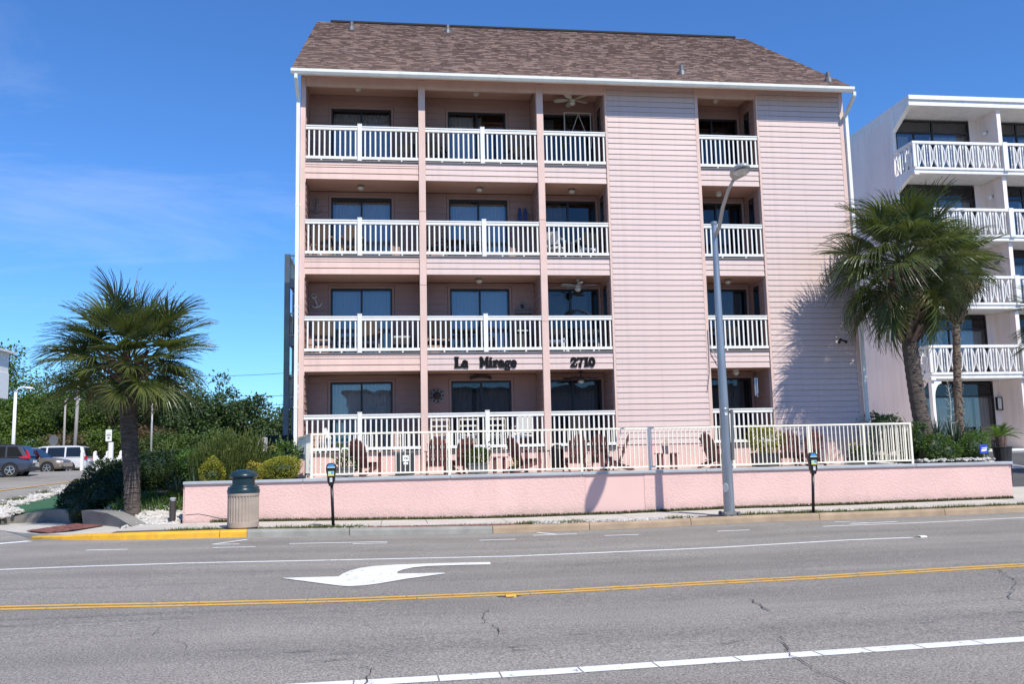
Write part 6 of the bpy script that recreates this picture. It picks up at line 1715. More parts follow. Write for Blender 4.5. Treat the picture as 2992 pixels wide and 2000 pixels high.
def palm(name, label, base, top, r0, r1, nfr, scale, seed, zc, tm='trunk_palm', boots=(0, 0), el=(-50, 88), old=4, spikes=0, group=None, hang=False, ew=.9):
    r = random.Random(seed); base, top = Vector(base), Vector(top)
    t = thing(name, label, 'palm tree', tuple(base), group=group)
    mb = MB(); n = 40; P = []; R = []
    for i in range(n + 1):
        f = i / n; p = base.lerp(top, f) + Vector((.05 * sin(f * 3.3 + seed), .04 * sin(f * 2.1), 0)) * min(1, f * 3)
        rr = r0 + (r1 - r0) * f
        rr *= 1 + .14 * max(0, 1 - f * 9) + (.035 if i % 2 else -.03)
        P.append(p); R.append(rr)
    mb.tube(P, R, 18); mb.build('trunk', tm, t, smooth=True)
    # scarred fibre edges standing off the trunk
    fb = MB()
    for _ in range(int(260 * (top - base).length / 3)):
        f = r.uniform(.0, 1); p = base.lerp(top, f); a = r.uniform(0, 6.28); rr = r0 + (r1 - r0) * f
        o = p + Vector((cos(a), sin(a), 0)) * rr * .98; s = Vector((-sin(a), cos(a), 0)); w = r.uniform(.03, .09)
        fb.face([o - s * w, o + s * w, o + s * w * .3 + Vector((cos(a), sin(a), 0)) * .022 + Vector((0, 0, -r.uniform(.0, .05)))])
    fb.build('bark_fibre', tm, t, kind='stuff')
    if boots[1]:
        z0, z1 = boots
        nb_ = int((z1 - z0) / .021)
        for i in range(nb_):
            z = z0 + (z1 - z0) * i / nb_; a = i * 2.4 + r.uniform(-.2, .2); f = i / nb_
            rr = r1 * (.85 + .62 * f * (1.25 - .4 * f))
            o = inst('leaf_base', BOOT_ME, t, (top.x + cos(a) * rr, top.y + sin(a) * rr, z), rot=(0, 0, 0), scale=(1.0 + .3 * r.random(), 1, r.uniform(.75, 1.15)))
            out = radians(28 + 26 * f + r.uniform(-9, 12))
            o.rotation_euler = Matrix.Rotation(a - pi / 2, 4, 'Z').to_3x3().to_4x4().to_euler()
            o.rotation_euler = (Matrix.Rotation(a - pi / 2, 4, 'Z') @ Matrix.Rotation(-out, 4, 'X')).to_euler()
    heart = Vector((top.x, top.y, zc))
    for i in range(nfr):
        f = (i + .5) / nfr
        a = i * 2.39996 + r.uniform(-.25, .25)
        e = radians(el[1] + (el[0] - el[1]) * f ** ew + r.uniform(-7, 7))
        if boots[1] and e < radians(-8) and abs(((a + pi / 2 + pi) % (2 * pi)) - pi) < (.75 if hang else .0): continue
        me = r.choice(FR_HANG if hang and r.random() < .5 else FR)
        sc = scale * r.uniform(.88, 1.1) * (1 if f > .12 else .82)
        o = inst('frond', me, t, heart + Vector((cos(a) * .10, sin(a) * .10, -.35 * f * scale)), scale=(sc, sc, sc))
        roll = r.uniform(-.5, .5)
        o.rotation_euler = (Matrix.Rotation(a, 4, 'Z') @ Matrix.Rotation(-e, 4, 'Y') @ Matrix.Rotation(roll, 4, 'X')).to_euler()
    for i in range(old):
        a = r.uniform(0, 6.28); e = radians(r.uniform(-75, -40))
        o = inst('dead_frond', r.choice(FR_OLD), t, heart + Vector((cos(a) * .15, sin(a) * .15, -.35 * scale)), scale=(scale * .8,) * 3)
        o.rotation_euler = (Matrix.Rotation(a, 4, 'Z') @ Matrix.Rotation(-e, 4, 'Y')).to_euler()
    for i in range(spikes):
        a, e, L = [(2.9, 1.15, 1.9), (1.3, 1.5, 2.25), (.35, 1.22, 2.0), (.1, 1.1, 2.05), (2.4, 1.35, 1.6)][i]
        d = Vector((cos(a) * cos(e), sin(a) * cos(e), sin(e))); mb = MB(); pts = []
        for k in range(7):
            f = k / 6; pts.append(heart + d * L * f + Vector((cos(a), sin(a), 0)) * (-.10 * sin(f * 3) * (i % 2) + .12 * f * f))
        mb.tube(pts, [.02, .018, .016, .014, .011, .008, .004], 5)
        for k in range(14):
            f = .45 + .55 * r.random(); p = heart + d * L * f + Vector((cos(a), sin(a), 0)) * (.12 * f * f); v = Vector((r.gauss(0, .5), r.gauss(0, .5), .8)).normalized() * r.uniform(.03, .09)
            mb.bar(p, p + v, .012, .006)
        mb.build('flower_stalk', 'frond_old', t)
    return t
palm('palm_tree', 'stout fan palm with a dark ringed trunk at the left street corner', (-7.12, -1.75, -1.2), (-7.30, -1.70, 2.25), .185, .205, 62, 1.0, 2, 2.95, boots=(1.95, 2.8), el=(-30, 86), old=3, spikes=4, ew=.72)
palm('palm_tree', 'thick trunked fan palm with leaf stubs before the right building corner', (13.75, -2.1, -.3), (13.42, -2.1, 3.9), .225, .20, 82, 1.1, 3, 5.5, boots=(3.05, 5.0), el=(-74, 88), old=8, hang=True)
palm('palm_tree', 'slender fan palm with a pale trunk behind the thick palm', (17.45, 2.0, -.95), (17.7, 2.0, 5.2), .135, .115, 60, .8, 4, 6.35, tm='trunk_pale', boots=(4.2, 5.6), el=(-72, 86), old=9, hang=True)
palm('palm_tree', 'fan palm reaching into the picture at the right edge before the motel', (20.7, .5, -1.0), (20.75, .5, 3.7), .16, .13, 40, .92, 6, 4.1, tm='trunk_pale', boots=(3.0, 3.9), el=(-50, 86), old=3)

def hedge_mass(mb, path, n, L, W, seed, m=0, lumps=9):
    """path: list of (x, y, z, rx, ry, rz) blobs"""
    r_ = random.Random(seed); tot = sum(b[3] * b[5] + b[4] * b[5] + b[3] * b[4] for b in path)
    for x, y, z, rx, ry, rz in path:
        k = int(n * (rx * rz + ry * rz + rx * ry) / tot)
        bushy(mb, (x, y, z), (rx, ry, rz), k, L, W, r_, hollow=.72, updir=.55, lumps=lumps, zmin=-1.25)
def core(mb, path, k=.72):
    for x, y, z, rx, ry, rz in path: 
        b = len(mb.v); n1, n2 = 10, 6
        for j in range(n2 + 1):
            p = -pi / 2 + pi * j / n2
            for i in range(n1): a = 2 * pi * i / n1; mb.v.append((x + rx * k * cos(a) * cos(p), y + ry * k * sin(a) * cos(p), z + rz * k * sin(p)))
        for j in range(n2):
            for i in range(n1):
                i2 = (i + 1) % n1; mb.f.append((b + j * n1 + i, b + j * n1 + i2, b + (j + 1) * n1 + i2, b + (j + 1) * n1 + i)); mb.m.append(0)
def shrub(name, label, cat, path, n, L, W, leaf, seed, loc=None, stem=True, group=None, corek=.58, lumps=9):
    x, y, z = loc or path[0][:3]
    t = thing(name, label, cat, (x, y, z), group=group)
    mb = MB(); hedge_mass(mb, path, n, L, W, seed, lumps=lumps); mb.build('foliage', leaf, t)
    if corek: mb = MB(); core(mb, path, corek); mb.build('inner_twigs', 'leaf_dark', t)
    return t
hp = [(-8.78, -.25, -.98, .40, .5, .36), (-9.2, 3.0, -.38, .85, 1.0, .86), (-9.25, .95, -.85, .72, .55, .52), (-8.5, .55, -.72, .62, .55, .52), (-9.75, 2.6, -.72, .5, .9, .62), (-9.45, 1.5, -.80, .62, .8, .60), (-9.0, 1.1, -.95, .5, .5, .4), (-8.3, 1.2, -.75, .7, .6, .45), (-9.15, 1.9, -.75, .75, .9, .62), (-8.7, 2.8, -.35, .95, 1.1, .78), (-8.2, 4.0, -.12, 1.1, 1.3, .82), (-8.0, 5.6, -.05, 1.2, 1.4, .78), (-9.2, 4.6, -.45, 1.0, 1.4, .75)]
shrub('hedge', 'large rounded shade-darkened green hedge behind the left corner palm', 'hedge', hp, 42000, .07, .042, 'leaf_hedge_shaded', 31, loc=(-8.6, 3.4, -1.1), lumps=0)
hp = [(-6.9, 5.0, .0, 1.3, 1.5, .72), (-6.1, 5.6, -.05, 1.2, 1.5, .68), (-7.5, 6.2, .05, 1.2, 1.3, .66)]
shrub('hedge', 'sunlit bright green clipped hedge top right of the corner palm', 'hedge', hp, 18000, .075, .045, 'leaf_hedge', 32, loc=(-6.8, 5.3, -1), lumps=2)
# feathery upright needle bush
t = thing('needle_bush', 'tall feathery grey green needle bush behind the litter bin', 'bush', (-5.3, 1.4, -.5)); r_ = random.Random(8); mb = MB(); st_mb = MB()
for _ in range(560):
    a, q = r_.uniform(0, 6.28), r_.random() ** .6
    bx0, by0 = -5.35 + 1.12 * q * cos(a), 1.4 + .8 * q * sin(a)
    h = (1.52 - .62 * q * q) * r_.uniform(.75, 1.12); p = Vector((bx0, by0, -.45)); lean = Vector((cos(a) * .22 * q + r_.gauss(0, .07) + .10, sin(a) * .2 * q + r_.gauss(0, .07), 1)).normalized()
    st_mb.bar(p, p + lean * h, .008, .008)
    k = int(h / .028)
    for i in range(int(k * .12), k):
        c = p + lean * (h * i / k); az = r_.uniform(0, 6.28); d = (Vector((cos(az), sin(az), 0)) * .55 + lean * .9).normalized(); s = d.cross(Vector((0, 0, 1))).normalized()
        mb.face([c - s * .011, c + s * .011, c + d * r_.uniform(.07, .11)])
mb.build('foliage', 'needle', t); st_mb.build('stems', 'needle', t)
shrub('golden_shrub', 'small conical golden green shrub left of the litter bin', 'shrub', [(-5.38, -1.0, -.15, .33, .32, .40), (-5.38, -1.0, .10, .20, .2, .22)], 1700, .055, .035, 'leaf_lime', 33)
shrub('golden_shrub', 'small yellow leaved shrub just right of the litter bin lid', 'shrub', [(-4.32, -.9, -.12, .19, .2, .30)], 750, .055, .035, 'leaf_gold', 34)
shrub('golden_shrub', 'round golden green shrub at the left end of the cream fence', 'shrub', [(-3.55, -1.6, -.03, .50, .45, .36)], 2900, .055, .03, 'leaf_lime', 35)
t = thing('croton_plant', 'leafy tropical plant with a yellow leaf in front of the left building corner', 'plant', (-3.5, -.8, -.3))
broadleaf((-3.42, -.8, .0), 16, .34, .14, .72, 12, .6).build('leaves', 'banana', t); mb = MB(); bushy(mb, (-3.6, -.8, .35), (.42, .3, .32), 420, .12, .06, random.Random(3)); mb.build('foliage', 'leaf_mid', t)
mb = MB(); leaf_quads(mb, Vector((-3.75, -.95, .55)), Vector((-1, -.2, .15)), Vector((0, 0, 1)), .32, .12); leaf_quads(mb, Vector((-3.7, -.95, .52)), Vector((-1, -.3, -.1)), Vector((0, 0, 1)), .28, .1); mb.build('yellow_leaf', 'leaf_gold', t)
mb = MB(); mb.tube([(-3.5, -.8, -.35), (-3.45, -.8, .3)], .02, 5); mb.build('stem', 'bark', t)

def rosette(name, label, c, n, L, W, seed, leaf, el=(0, 85), cat='plant', group=None, dead=0):
    r_ = random.Random(seed); t = thing(name, label, cat, c, group=group); mb = MB(); c = Vector(c)
    for i in range(n):
        a = i * 2.39996 + r_.uniform(-.3, .3); e = radians(el[1] + (el[0] - el[1]) * (i / n) ** .8 + r_.uniform(-8, 8)); l = L * r_.uniform(.7, 1.1)
        d = Vector((cos(a) * cos(e), sin(a) * cos(e), sin(e))); s = Vector((-sin(a), cos(a), 0)); b = len(mb.v); k = 5; dr = r_.uniform(.05, .4)
        for j in range(k + 1):
            f = j / k; q = c + d * l * f + Vector((0, 0, -dr * l * f * f * (1 if e < 1 else .3))); w = W * (1 - f ** 1.6) + .003; up = d.cross(s)
            mb.v += [tuple(q - s * w / 2), tuple(q - up * w * .2 * (1 if up.z > 0 else -1)), tuple(q + s * w / 2)]
        for j in range(k):
            i0 = b + 3 * j; mb.f += [(i0, i0 + 1, i0 + 4, i0 + 3), (i0 + 1, i0 + 2, i0 + 5, i0 + 4)]; mb.m += [0, 0]
    mb.build('leaves', leaf, t); return t
rosette('yucca_plant', 'dark spiky yucca in the shade right of the corner palm', (-6.55, .1, -.75), 80, .95, .05, 41, 'yucca', (-10, 80), group='yuccas by the corner palm')
rosette('yucca_plant', 'second dark spiky yucca nearer the end of the pink wall', (-6.1, .5, -.7), 60, .85, .05, 42, 'yucca', (-10, 80), group='yuccas by the corner palm')
rosette('yucca_plant', 'small spiky yucca beside the gap right of the yellow leaved shrub', (-4.05, -.7, -.35), 40, .55, .035, 43, 'yucca', (5, 80))
yy = [(14.5, -.9, -.05), (14.95, -.6, .0), (15.35, -.9, -.02), (14.75, -.1, .1), (15.2, .1, .08), (15.65, -.4, .02)]
YL = ['front left yucca of the dark clump right of the thick palm trunk', 'yucca in the middle of the dark clump beside the thick palm trunk', 'front right yucca of the dark clump beside the white stones', 'rear left yucca of the dark clump below the slender palm', 'rear yucca of the dark clump at the foot of the dry flower stalk', 'rightmost yucca of the dark clump beside the sago palm']
for i, (x, y, z) in enumerate(yy): rosette('yucca_plant', YL[i], (x, y, z), 120, 1.12, .085, 50 + i, 'yucca', (-15, 84), group='yucca clump in the right bed')
shrub('rose_bush', 'dark green bush with a few pale blossoms at the right end of the fence', 'bush', [(13.55, -1.7, .15, .42, .4, .52), (13.2, -1.0, .55, .45, .5, .55), (13.75, -2.38, .12, .42, .22, .46), (14.15, -2.35, .0, .35, .22, .36), (13.35, -2.3, .45, .25, .25, .4)], 5200, .075, .045, 'leaf_mid', 36, loc=(13.5, -1.6, -.3))
mb = MB(); r_ = random.Random(4)
for _ in range(14): leaf_quads(mb, Vector((13.6 + r_.gauss(0, .3), -2.12, .2 + r_.gauss(0, .3))), Vector((r_.gauss(0, 1), -1, r_.gauss(0, 1))), Vector((0, 0, 1)), .05, .05)
t = [o for o in scene.objects if o.name.startswith('rose_bush')][0]; mb.build('blossom', 'petal_white', t)
shrub('bush', 'dark rounded bush behind the fence at the right building corner', 'bush', [(13.6, .5, .55, .8, .7, .7)], 2400, .075, .045, 'leaf_dark', 37)
shrub('rose_bush', 'yellowish green low bush between the yuccas and the sago palm', 'bush', [(15.2, -1.9, .12, .40, .35, .42), (15.6, -1.4, .15, .42, .4, .42)], 2600, .07, .04, 'leaf_mid', 38)
# dry flower stalk
t = thing('dry_flower_stalk', 'tall pale dry flower stalk in front of the motel window', 'plant', (15.2, -.9, .3)); mb = MB(); r_ = random.Random(6)
P = [Vector((15.22 - .02 * sin(i), -1.0, .5 + 1.6 * i / 8)) for i in range(9)]; mb.tube(P, [.014, .013, .012, .011, .010, .009, .008, .006, .003], 5); mb.build('stalk', 'fan_beige', t)
mb = MB()
for i in range(26):
    f = .22 + .76 * i / 26; p = P[0].lerp(P[-1], f); a = i * 2.4; l = .24 * (1.15 - f); q = p + Vector((cos(a) * l, sin(a) * l, .04)); mb.tube([p, p.lerp(q, .6) + Vector((0, 0, -.01)), q + Vector((0, 0, .04))], [.006, .004, .003], 4)
mb.build('twigs', 'fan_beige', t)
# sago palm in a dark pot
t = thing('sago_palm', 'bright green sago palm in a dark pot at the motel driveway', 'palm tree', (17.3, -.2, -.3))
mb = MB(); mb.lathe([(.20, -.68), (.22, 0), (.27, .42), (.29, .45), (.27, .47)], 16, (17.3, -.2, -.32)); mb.build('pot', 'planter_black', t)
mb = MB(); mb.lathe([(.14, .1), (.15, .4), (.10, .5)], 12, (17.3, -.2, -.02)); mb.build('trunk', 'boot_brown', t)
r_ = random.Random(7)
for i in range(26):
    a = i * 2.39996; e = radians(75 - 62 * (i / 26)); c = Vector((17.3, -.2, .42)); d = Vector((cos(a) * cos(e), sin(a) * cos(e), sin(e))); s = Vector((-sin(a), cos(a), 0)); mb = MB(); L = .72 * r_.uniform(.9, 1.1)
    P = [c + d * L * f + Vector((0, 0, -.42 * L * f * f)) for f in [j / 8 for j in range(9)]]
    mb.tube(P, [.009] * 8 + [.004], 4)
    for j in range(4, 33):
        f = j / 33; p = c + d * L * f + Vector((0, 0, -.42 * L * f * f)); ll = .17 * (1 - abs(f - .5) * .9)
        for sg in (-1, 1): q = p + (s * sg + d * .7 + Vector((0, 0, .25))).normalized() * ll; mb.face([p - d * .005, p + d * .006, q])
    mb.build('frond', 'banana', t)
# bush palm far left behind the hedge
rosette('dwarf_palm', 'low round palm shrub with grey green leaves behind the sunlit hedge', (-11.6, 19.8, -.2), 170, 1.9, .06, 61, 'needle', (-5, 86), cat='palm tree')
rosette('dwarf_palm', 'smaller grey green palm shrub right of the round one', (-10.2, 20.5, -.3), 100, 1.4, .06, 62, 'needle', (0, 80), cat='palm tree')

# ================================================================== TREES BEYOND
def tree(label, c, top, rx, leaf, seed, n=2600, L=.42, trunk=True, ry=None, bare=0.0, z0=None, cat='tree', name='tree', group='trees along the far side'):
    """tapered trunk, forking limbs that end in leaf clumps, uneven crown with gaps"""
    r_ = random.Random(seed); x, y = c; zg = HL(y) - .1; ry = ry or rx
    t = thing(name, label, cat, (x, y, zg), group=group); H = top - zg
    mb = MB(); tips = []
    fork = Vector((x + r_.uniform(-.3, .3), y, zg + H * r_.uniform(.2, .3)))
    mb.tube([(x, y, zg), tuple(fork)], [.05 * H * .5 + .05, .04 * H * .5], 8)
    for i in range(9):
        a = i * 2.39996 + r_.uniform(-.4, .4); e = r_.uniform(.35, 1.35)
        d = Vector((cos(a) * cos(e) * rx, sin(a) * cos(e) * ry, sin(e) * H * .62)); m_ = fork + d * .5 + Vector((r_.gauss(0, .3), r_.gauss(0, .3), r_.gauss(0, .2))); q = fork + d * r_.uniform(.8, .98)
        mb.tube([tuple(fork), tuple(m_), tuple(q)], [.10 + .006 * H, .07, .03], 6); tips += [q, m_.lerp(q, .5)]
        for j in range(3):
            v = Vector((r_.gauss(0, .3) * rx, r_.gauss(0, .3) * ry, r_.uniform(-.05, .2) * H)); q2 = m_ + v; mb.tube([tuple(m_), tuple(q2)], [.05, .02], 5); tips.append(q2)
    mb.build('trunk', 'bark', t)
    mb = MB()
    # clumps on and between the limb tips
    for k in range(26):
        v = Vector((r_.gauss(0, 1), r_.gauss(0, 1), r_.gauss(.1, .75))).normalized(); rr = r_.uniform(.45, .95)
        tips.append(Vector((x + v.x * rx * rr, y + v.y * ry * rr, zg + H * .58 + v.z * H * .40 * rr)))
    keep = [p for p in tips if r_.random() > bare]
    per = max(20, n // len(keep))
    for p in keep:
        if p.z > top: p.z = top - r_.uniform(0, .6)
        cr = r_.uniform(.55, 1.15) * (.13 * rx + .35)
        for _ in range(per):
            v = Vector((r_.gauss(0, .55), r_.gauss(0, .55), r_.gauss(0, .42))) * cr
            q = p + v; d = (v.normalized() if v.length > 0 else Vector((0, 0, 1))) + Vector((r_.gauss(0, .6), r_.gauss(0, .6), r_.gauss(.2, .5)))
            leaf_quads(mb, q, d, Vector((r_.gauss(0, .6), r_.gauss(0, .6), 1)), L * r_.uniform(.6, 1.25), L * .62, 0, .2)
    mb.build('crown', leaf, t); return t
TREES = [('tall evergreen tree behind the white building at the left edge', (-37.2, 62), 10.9, 4.8, 'leaf_tree', 1, 3600, 0),
         ('tall thin crowned tree with sky showing through above the left lamp', (-32.6, 66), 10.2, 3.6, 'leaf_tree_dark', 2, 1500, .35),
         ('thin crowned tree behind the left palm crown', (-29.2, 64), 9.4, 3.0, 'leaf_tree_dark', 3, 1500, .3),
         ('bright green bushy tree behind the wooden utility pole', (-29.6, 57), 6.4, 3.6, 'leaf_tree_light', 4, 3400, 0),
         ('bright green bushy tree behind the parked cars', (-34.6, 57), 6.0, 3.4, 'leaf_tree_light', 5, 3400, 0),
         ('dark leafy tree directly behind the corner palm trunk', (-25.2, 60), 8.0, 3.6, 'leaf_tree', 6, 3800, 0),
         ('broad dark oak right of the corner palm', (-18.6, 58), 8.2, 4.4, 'leaf_tree_dark', 7, 4800, 0),
         ('dark oak with a pale limb right of the broad oak', (-14.6, 60), 6.6, 3.2, 'leaf_tree_dark', 8, 3200, .05),
         ('dark tree seen beside the left edge of the pink building', (-11.2, 66), 5.6, 3.0, 'leaf_tree_dark', 9, 2800, 0),
         ('dark tree beyond the stair tower', (-7.0, 70), 5.4, 3.4, 'leaf_tree_dark', 10, 2200, 0),
         ('evergreen tree rising left of the picture edge', (-43, 66), 9.6, 4.5, 'leaf_tree', 12, 2200, 0),
         ('leafy tree filling the gap between the lamp and the utility pole', (-32.2, 60), 7.0, 3.6, 'leaf_tree', 13, 3600, 0),
         ('leafy tree between the corner palm and the broad oak', (-22.0, 62), 7.0, 3.2, 'leaf_tree', 14, 3200, 0)]
for lab, c, top, rx, lf, sd, n, bare in TREES: tree(lab, c, top * 1.08 + .2, rx, lf, sd, int(n * 1.9), L=.30, bare=bare)
UND = [('rust brown leafless shrub behind the white van', (-27.2, 52), 3.0, 2.6, 'leaf_rust', 21), ('green undergrowth bush at the foot of the left lamp', (-37.0, 54), 3.0, 3.2, 'leaf_tree_light', 22), ('reddish brown bush behind the white sign post', (-21.4, 53), 3.6, 2.2, 'leaf_rust', 23), ('yellow green bush beside the wooden utility pole', (-24.2, 52), 3.0, 2.0, 'leaf_tree_light', 24), ('dark green bush behind the second lamp', (-17.2, 54), 3.0, 2.8, 'leaf_tree', 25), ('dark bush below the pale limbed oak', (-12.8, 56), 2.6, 2.8, 'leaf_tree_dark', 26), ('dark hedge bush beside the grey roof', (-9.0, 58), 2.4, 2.4, 'leaf_tree_dark', 27), ('green bush behind the tan car', (-31.6, 52), 2.6, 2.8, 'leaf_tree_light', 28), ('green bush behind the blue car', (-41, 54), 3.2, 3.4, 'leaf_tree', 29), ('dark bush behind the white van roof', (-29.2, 51), 2.2, 2.2, 'leaf_tree', 30), ('low dark bush at the gap under the oaks', (-15.2, 52), 2.0, 2.6, 'leaf_tree_dark', 31), ('mixed green bush right of the white sign', (-19.2, 51), 2.6, 2.2, 'leaf_tree', 32)]
for lab, c, top, rx, lf, sd in UND: tree(lab, c, top, rx, lf, sd, 3000, L=.27, name='undergrowth_bush', cat='bush', group='undergrowth below the trees')
mb = MB(); r_ = random.Random(77)                      # the wood behind, read as one mass
for _ in range(9000):
    x = r_.uniform(-75, 14); y = r_.uniform(74, 84); z = r_.uniform(-.5, interp(x, [-75, -40, -26, -18, -10, 14], [7, 6.5, 5.5, 5.6, 3.6, 3.2]) * (1 + .16 * sin(x * .9) + .1 * sin(x * 2.3)))
    leaf_quads(mb, Vector((x, y, z)), Vector((r_.gauss(0, 1), r_.gauss(-.5, 1), r_.gauss(.3, 1))), Vector((0, 0, 1)), .95, .7)
tag(mb.build('far_wood', 'leaf_tree_dark'), 'dark band of woodland behind the trees on the left', 'woodland', kind='stuff')

# ================================================================== LEFT BACKGROUND
def far_lamp(x, y, zt, zb, hx, hz, label, w=.13, m='lamp_grey'):
    t = thing('street_lamp', label, 'street lamp', (x, y, zb), group='far street lamps on the left')
    mb = MB(); mb.tube([(x, y, zb), (x, y, zt)], [w, w * .7], 10); mb.build('pole', m, t, smooth=True)
    mb = MB(); P = [(x, y, zt - .05), (x + (hx - x) * .25, y, zt + (hz - zt) * .75 + .0), (x + (hx - x) * .6, y, hz + .05), (hx, y, hz)]; mb.tube(P, .05, 6); mb.build('arm', 'plastic_white', t, smooth=True)
    mb = MB(); mb.tube([(hx - .15, y, hz), (hx + .05, y, hz), (hx + .45, y, hz - .06), (hx + .6, y, hz - .07)], [.06, .14, .15, .04], 8, flat=.6); mb.build('lamp_head', 'plastic_white', t, smooth=True)
far_lamp(-29.1, 46, 5.65, -.45, -28.4, 6.0, 'pale concrete street lamp behind the blue car', .15, 'plastic_white')
far_lamp(-26.4, 48.5, 5.2, -.45, -25.8, 5.3, 'small far street lamp left of the wooden utility pole', .10, 'wood_grey')
far_lamp(-18.7, 44, 5.17, -.45, -16.9, 5.82, 'slim white street lamp right of the corner palm', .085)
t = thing('utility_pole', 'grey wooden utility pole behind the white van', 'utility pole', (-25.05, 47, -.4)); mb = MB(); mb.tube([(-25.1, 47, -.4), (-24.95, 47, 7.4)], [.145, .11], 10); mb.build('pole', 'wood_grey', t, smooth=True)
mb = MB(); mb.box(-25.6, -24.3, 46.95, 47.05, 7.2, 7.31); mb.build('cross_arm', 'wood_grey', t)
for k, (za, zb) in enumerate(((9.4, 10.4), (6.9, 7.5), (6.3, 6.9))):
    mb = MB(); mb.tube([(-24.95 + 27 * f, 47 + 16 * f, 7.2 - k * 1.0 + (zb - 7.2 + k * 1.0) * f - 1.1 * sin(f * pi)) for f in [i / 16 for i in range(17)]], .018, 4)
    o = mb.build('power_line', 'black_metal', None, loc=(-24.95, 47, 7.2 - k)); tag(o, ['highest thin overhead wire left of the stair tower', 'middle thin overhead wire left of the stair tower', 'lowest thin overhead wire left of the stair tower'][k], 'cable', 'overhead wires left of the building')
t = thing('parking_sign', 'white parking sign on a white post above the hedge', 'sign', (-17.4, 30, -.4))
mb = MB(); mb.box(-17.60, -17.26, 29.97, 30.0, 1.5, 2.17); mb.build('panel', 'plastic_white', t)
mb = MB(); mb.box(-17.55, -17.31, 29.962, 29.969, 1.95, 1.97); mb.box(-17.55, -17.31, 29.962, 29.969, 1.82, 1.88); mb.box(-17.49, -17.37, 29.962, 29.969, 1.64, 1.74); mb.build('panel_mark', 'pewter', t)
mb = MB(); mb.box(-17.42, -17.20, 30.02, 30.2, -.4, 1.45); mb.build('post', 'plastic_white', t); mb = MB(); mb.box(-17.46, -17.43, 30.0, 30.02, .3, 1.6); mb.build('sign_pole', 'lamp_grey', t)
t = thing('stop_sign', 'back of a grey road sign above the roof of the white van', 'sign', (-24.1, 40, -.4))
mb = MB(); c = Vector((-24.1, 40, 1.85)); mb.prism([(c.x + .20 * cos(pi / 8 + i * pi / 4), c.y + .30 * cos(pi / 8 + i * pi / 4), c.z + .40 * sin(pi / 8 + i * pi / 4)) for i in range(8)], (.01, -.01, 0)); mb.build('panel', 'pipe_metal', t); mb = MB(); mb.tube([(-24.1, 40.05, -.4), (-24.1, 40.05, 2.2)], .03, 6); mb.build('post', 'lamp_grey', t)
t = thing('picket_fence', 'white scalloped picket fence behind the hedge', 'fence', (-20, 37.5, -.35))
xp_ = [(-21.35, 37.5), (-20.55, 37.5), (-19.75, 37.5), (-18.9, 37.5), (-18.0, 37.5)]
for i, (x, y) in enumerate(xp_):
    mb = MB(); mb.box(x - .09, x + .09, y - .09, y + .09, -.4, .95); mb.prism([(x - .1, y - .1, .951), (x + .1, y - .1, .951), (x, y, 1.05)], (0, .2, 0)); mb.build('post', 'plastic_white', t)
    if i < len(xp_) - 1 and i > 0:
        x1 = xp_[i + 1][0]; n = 7
        for j in range(n):
            f = (j + .5) / n; px = x + .09 + (x1 - x - .18) * f; h = .80 - .34 * sin(f * pi); mb = MB(); mb.box(px - .052, px + .052, y - .02, y + .02, -.35, h); mb.build('picket', 'plastic_white', t)
        mb = MB(); mb.box(x + .1, x1 - .1, y + .021, y + .06, .1, .17); mb.build('rail', 'plastic_white', t)
t = thing('white_building', 'white building corner with a flat overhanging roof at the left picture edge', 'building', (-25, 28, -.4))
mb = MB(); mb.box(-34, -21.1, 14, 25, 3.72, 6.10); mb.build('upper_wall', 'white_paint', t)
mb = MB(); mb.prism([(-35, 13.4, 6.12), (-20.85, 13.4, 6.12), (-20.85, 13.4, 6.22), (-23.0, 13.4, 6.55), (-35, 13.4, 6.55)], (0, 11.9, 0)); mb.build('roof', 'white_paint', t)
mb = MB(); mb.box(-21.099, -21.05, 14, 25.0, 3.70, 5.05); mb.build('balcony_panel', 'plastic_white', t)
for x in (-33.6, -29, -24.6): mb = MB(); mb.box(x - .15, x + .15, 15.1, 15.4, -.8, 3.719); mb.build('pier', 'white_paint', t)
mb = MB(); mb.box(-34, -27, 16, 25, -.8, 3.719); mb.build('lower_wall', 'white_paint', t)
t = thing('dark_enclosure', 'dark boxed enclosure at the left rear corner of the pink building', 'shed', (-4.4, 7, -.4)); mb = MB(); mb.box(-5.0, -3.4, 6, 9.5, -.6, .98); mb.build('wall', 'black_metal', t); mb = MB(); mb.box(-5.06, -3.36, 5.94, 9.56, .981, 1.04); mb.build('roof', 'cooler_dark', t)
t = thing('grey_house', 'low house with a grey roof and dark openings behind the needle bush', 'house', (-11, 36, -.4)); mb = MB(); mb.box(-9.6, -5, 34, 42, -.5, .75); mb.build('wall', 'wood_dark', t); mb = MB(); mb.prism([(-9.9, 33.5, .76), (-9.9, 38, 1.75), (-9.9, 42.5, .76)], (5.4, 0, 0)); mb.build('roof', 'wood_grey', t)
t = thing('garden_pillar', 'short white garden pillar with a flat cap behind the shrubs', 'pillar', (-4.5, 2.5, -.4)); mb = MB(); mb.box(-4.62, -4.36, 2.5, 2.76, -.4, .13); mb.build('shaft', 'cap_grey', t); mb = MB(); mb.box(-4.72, -4.26, 2.4, 2.86, .131, .19); mb.build('cap', 'plastic_white', t)

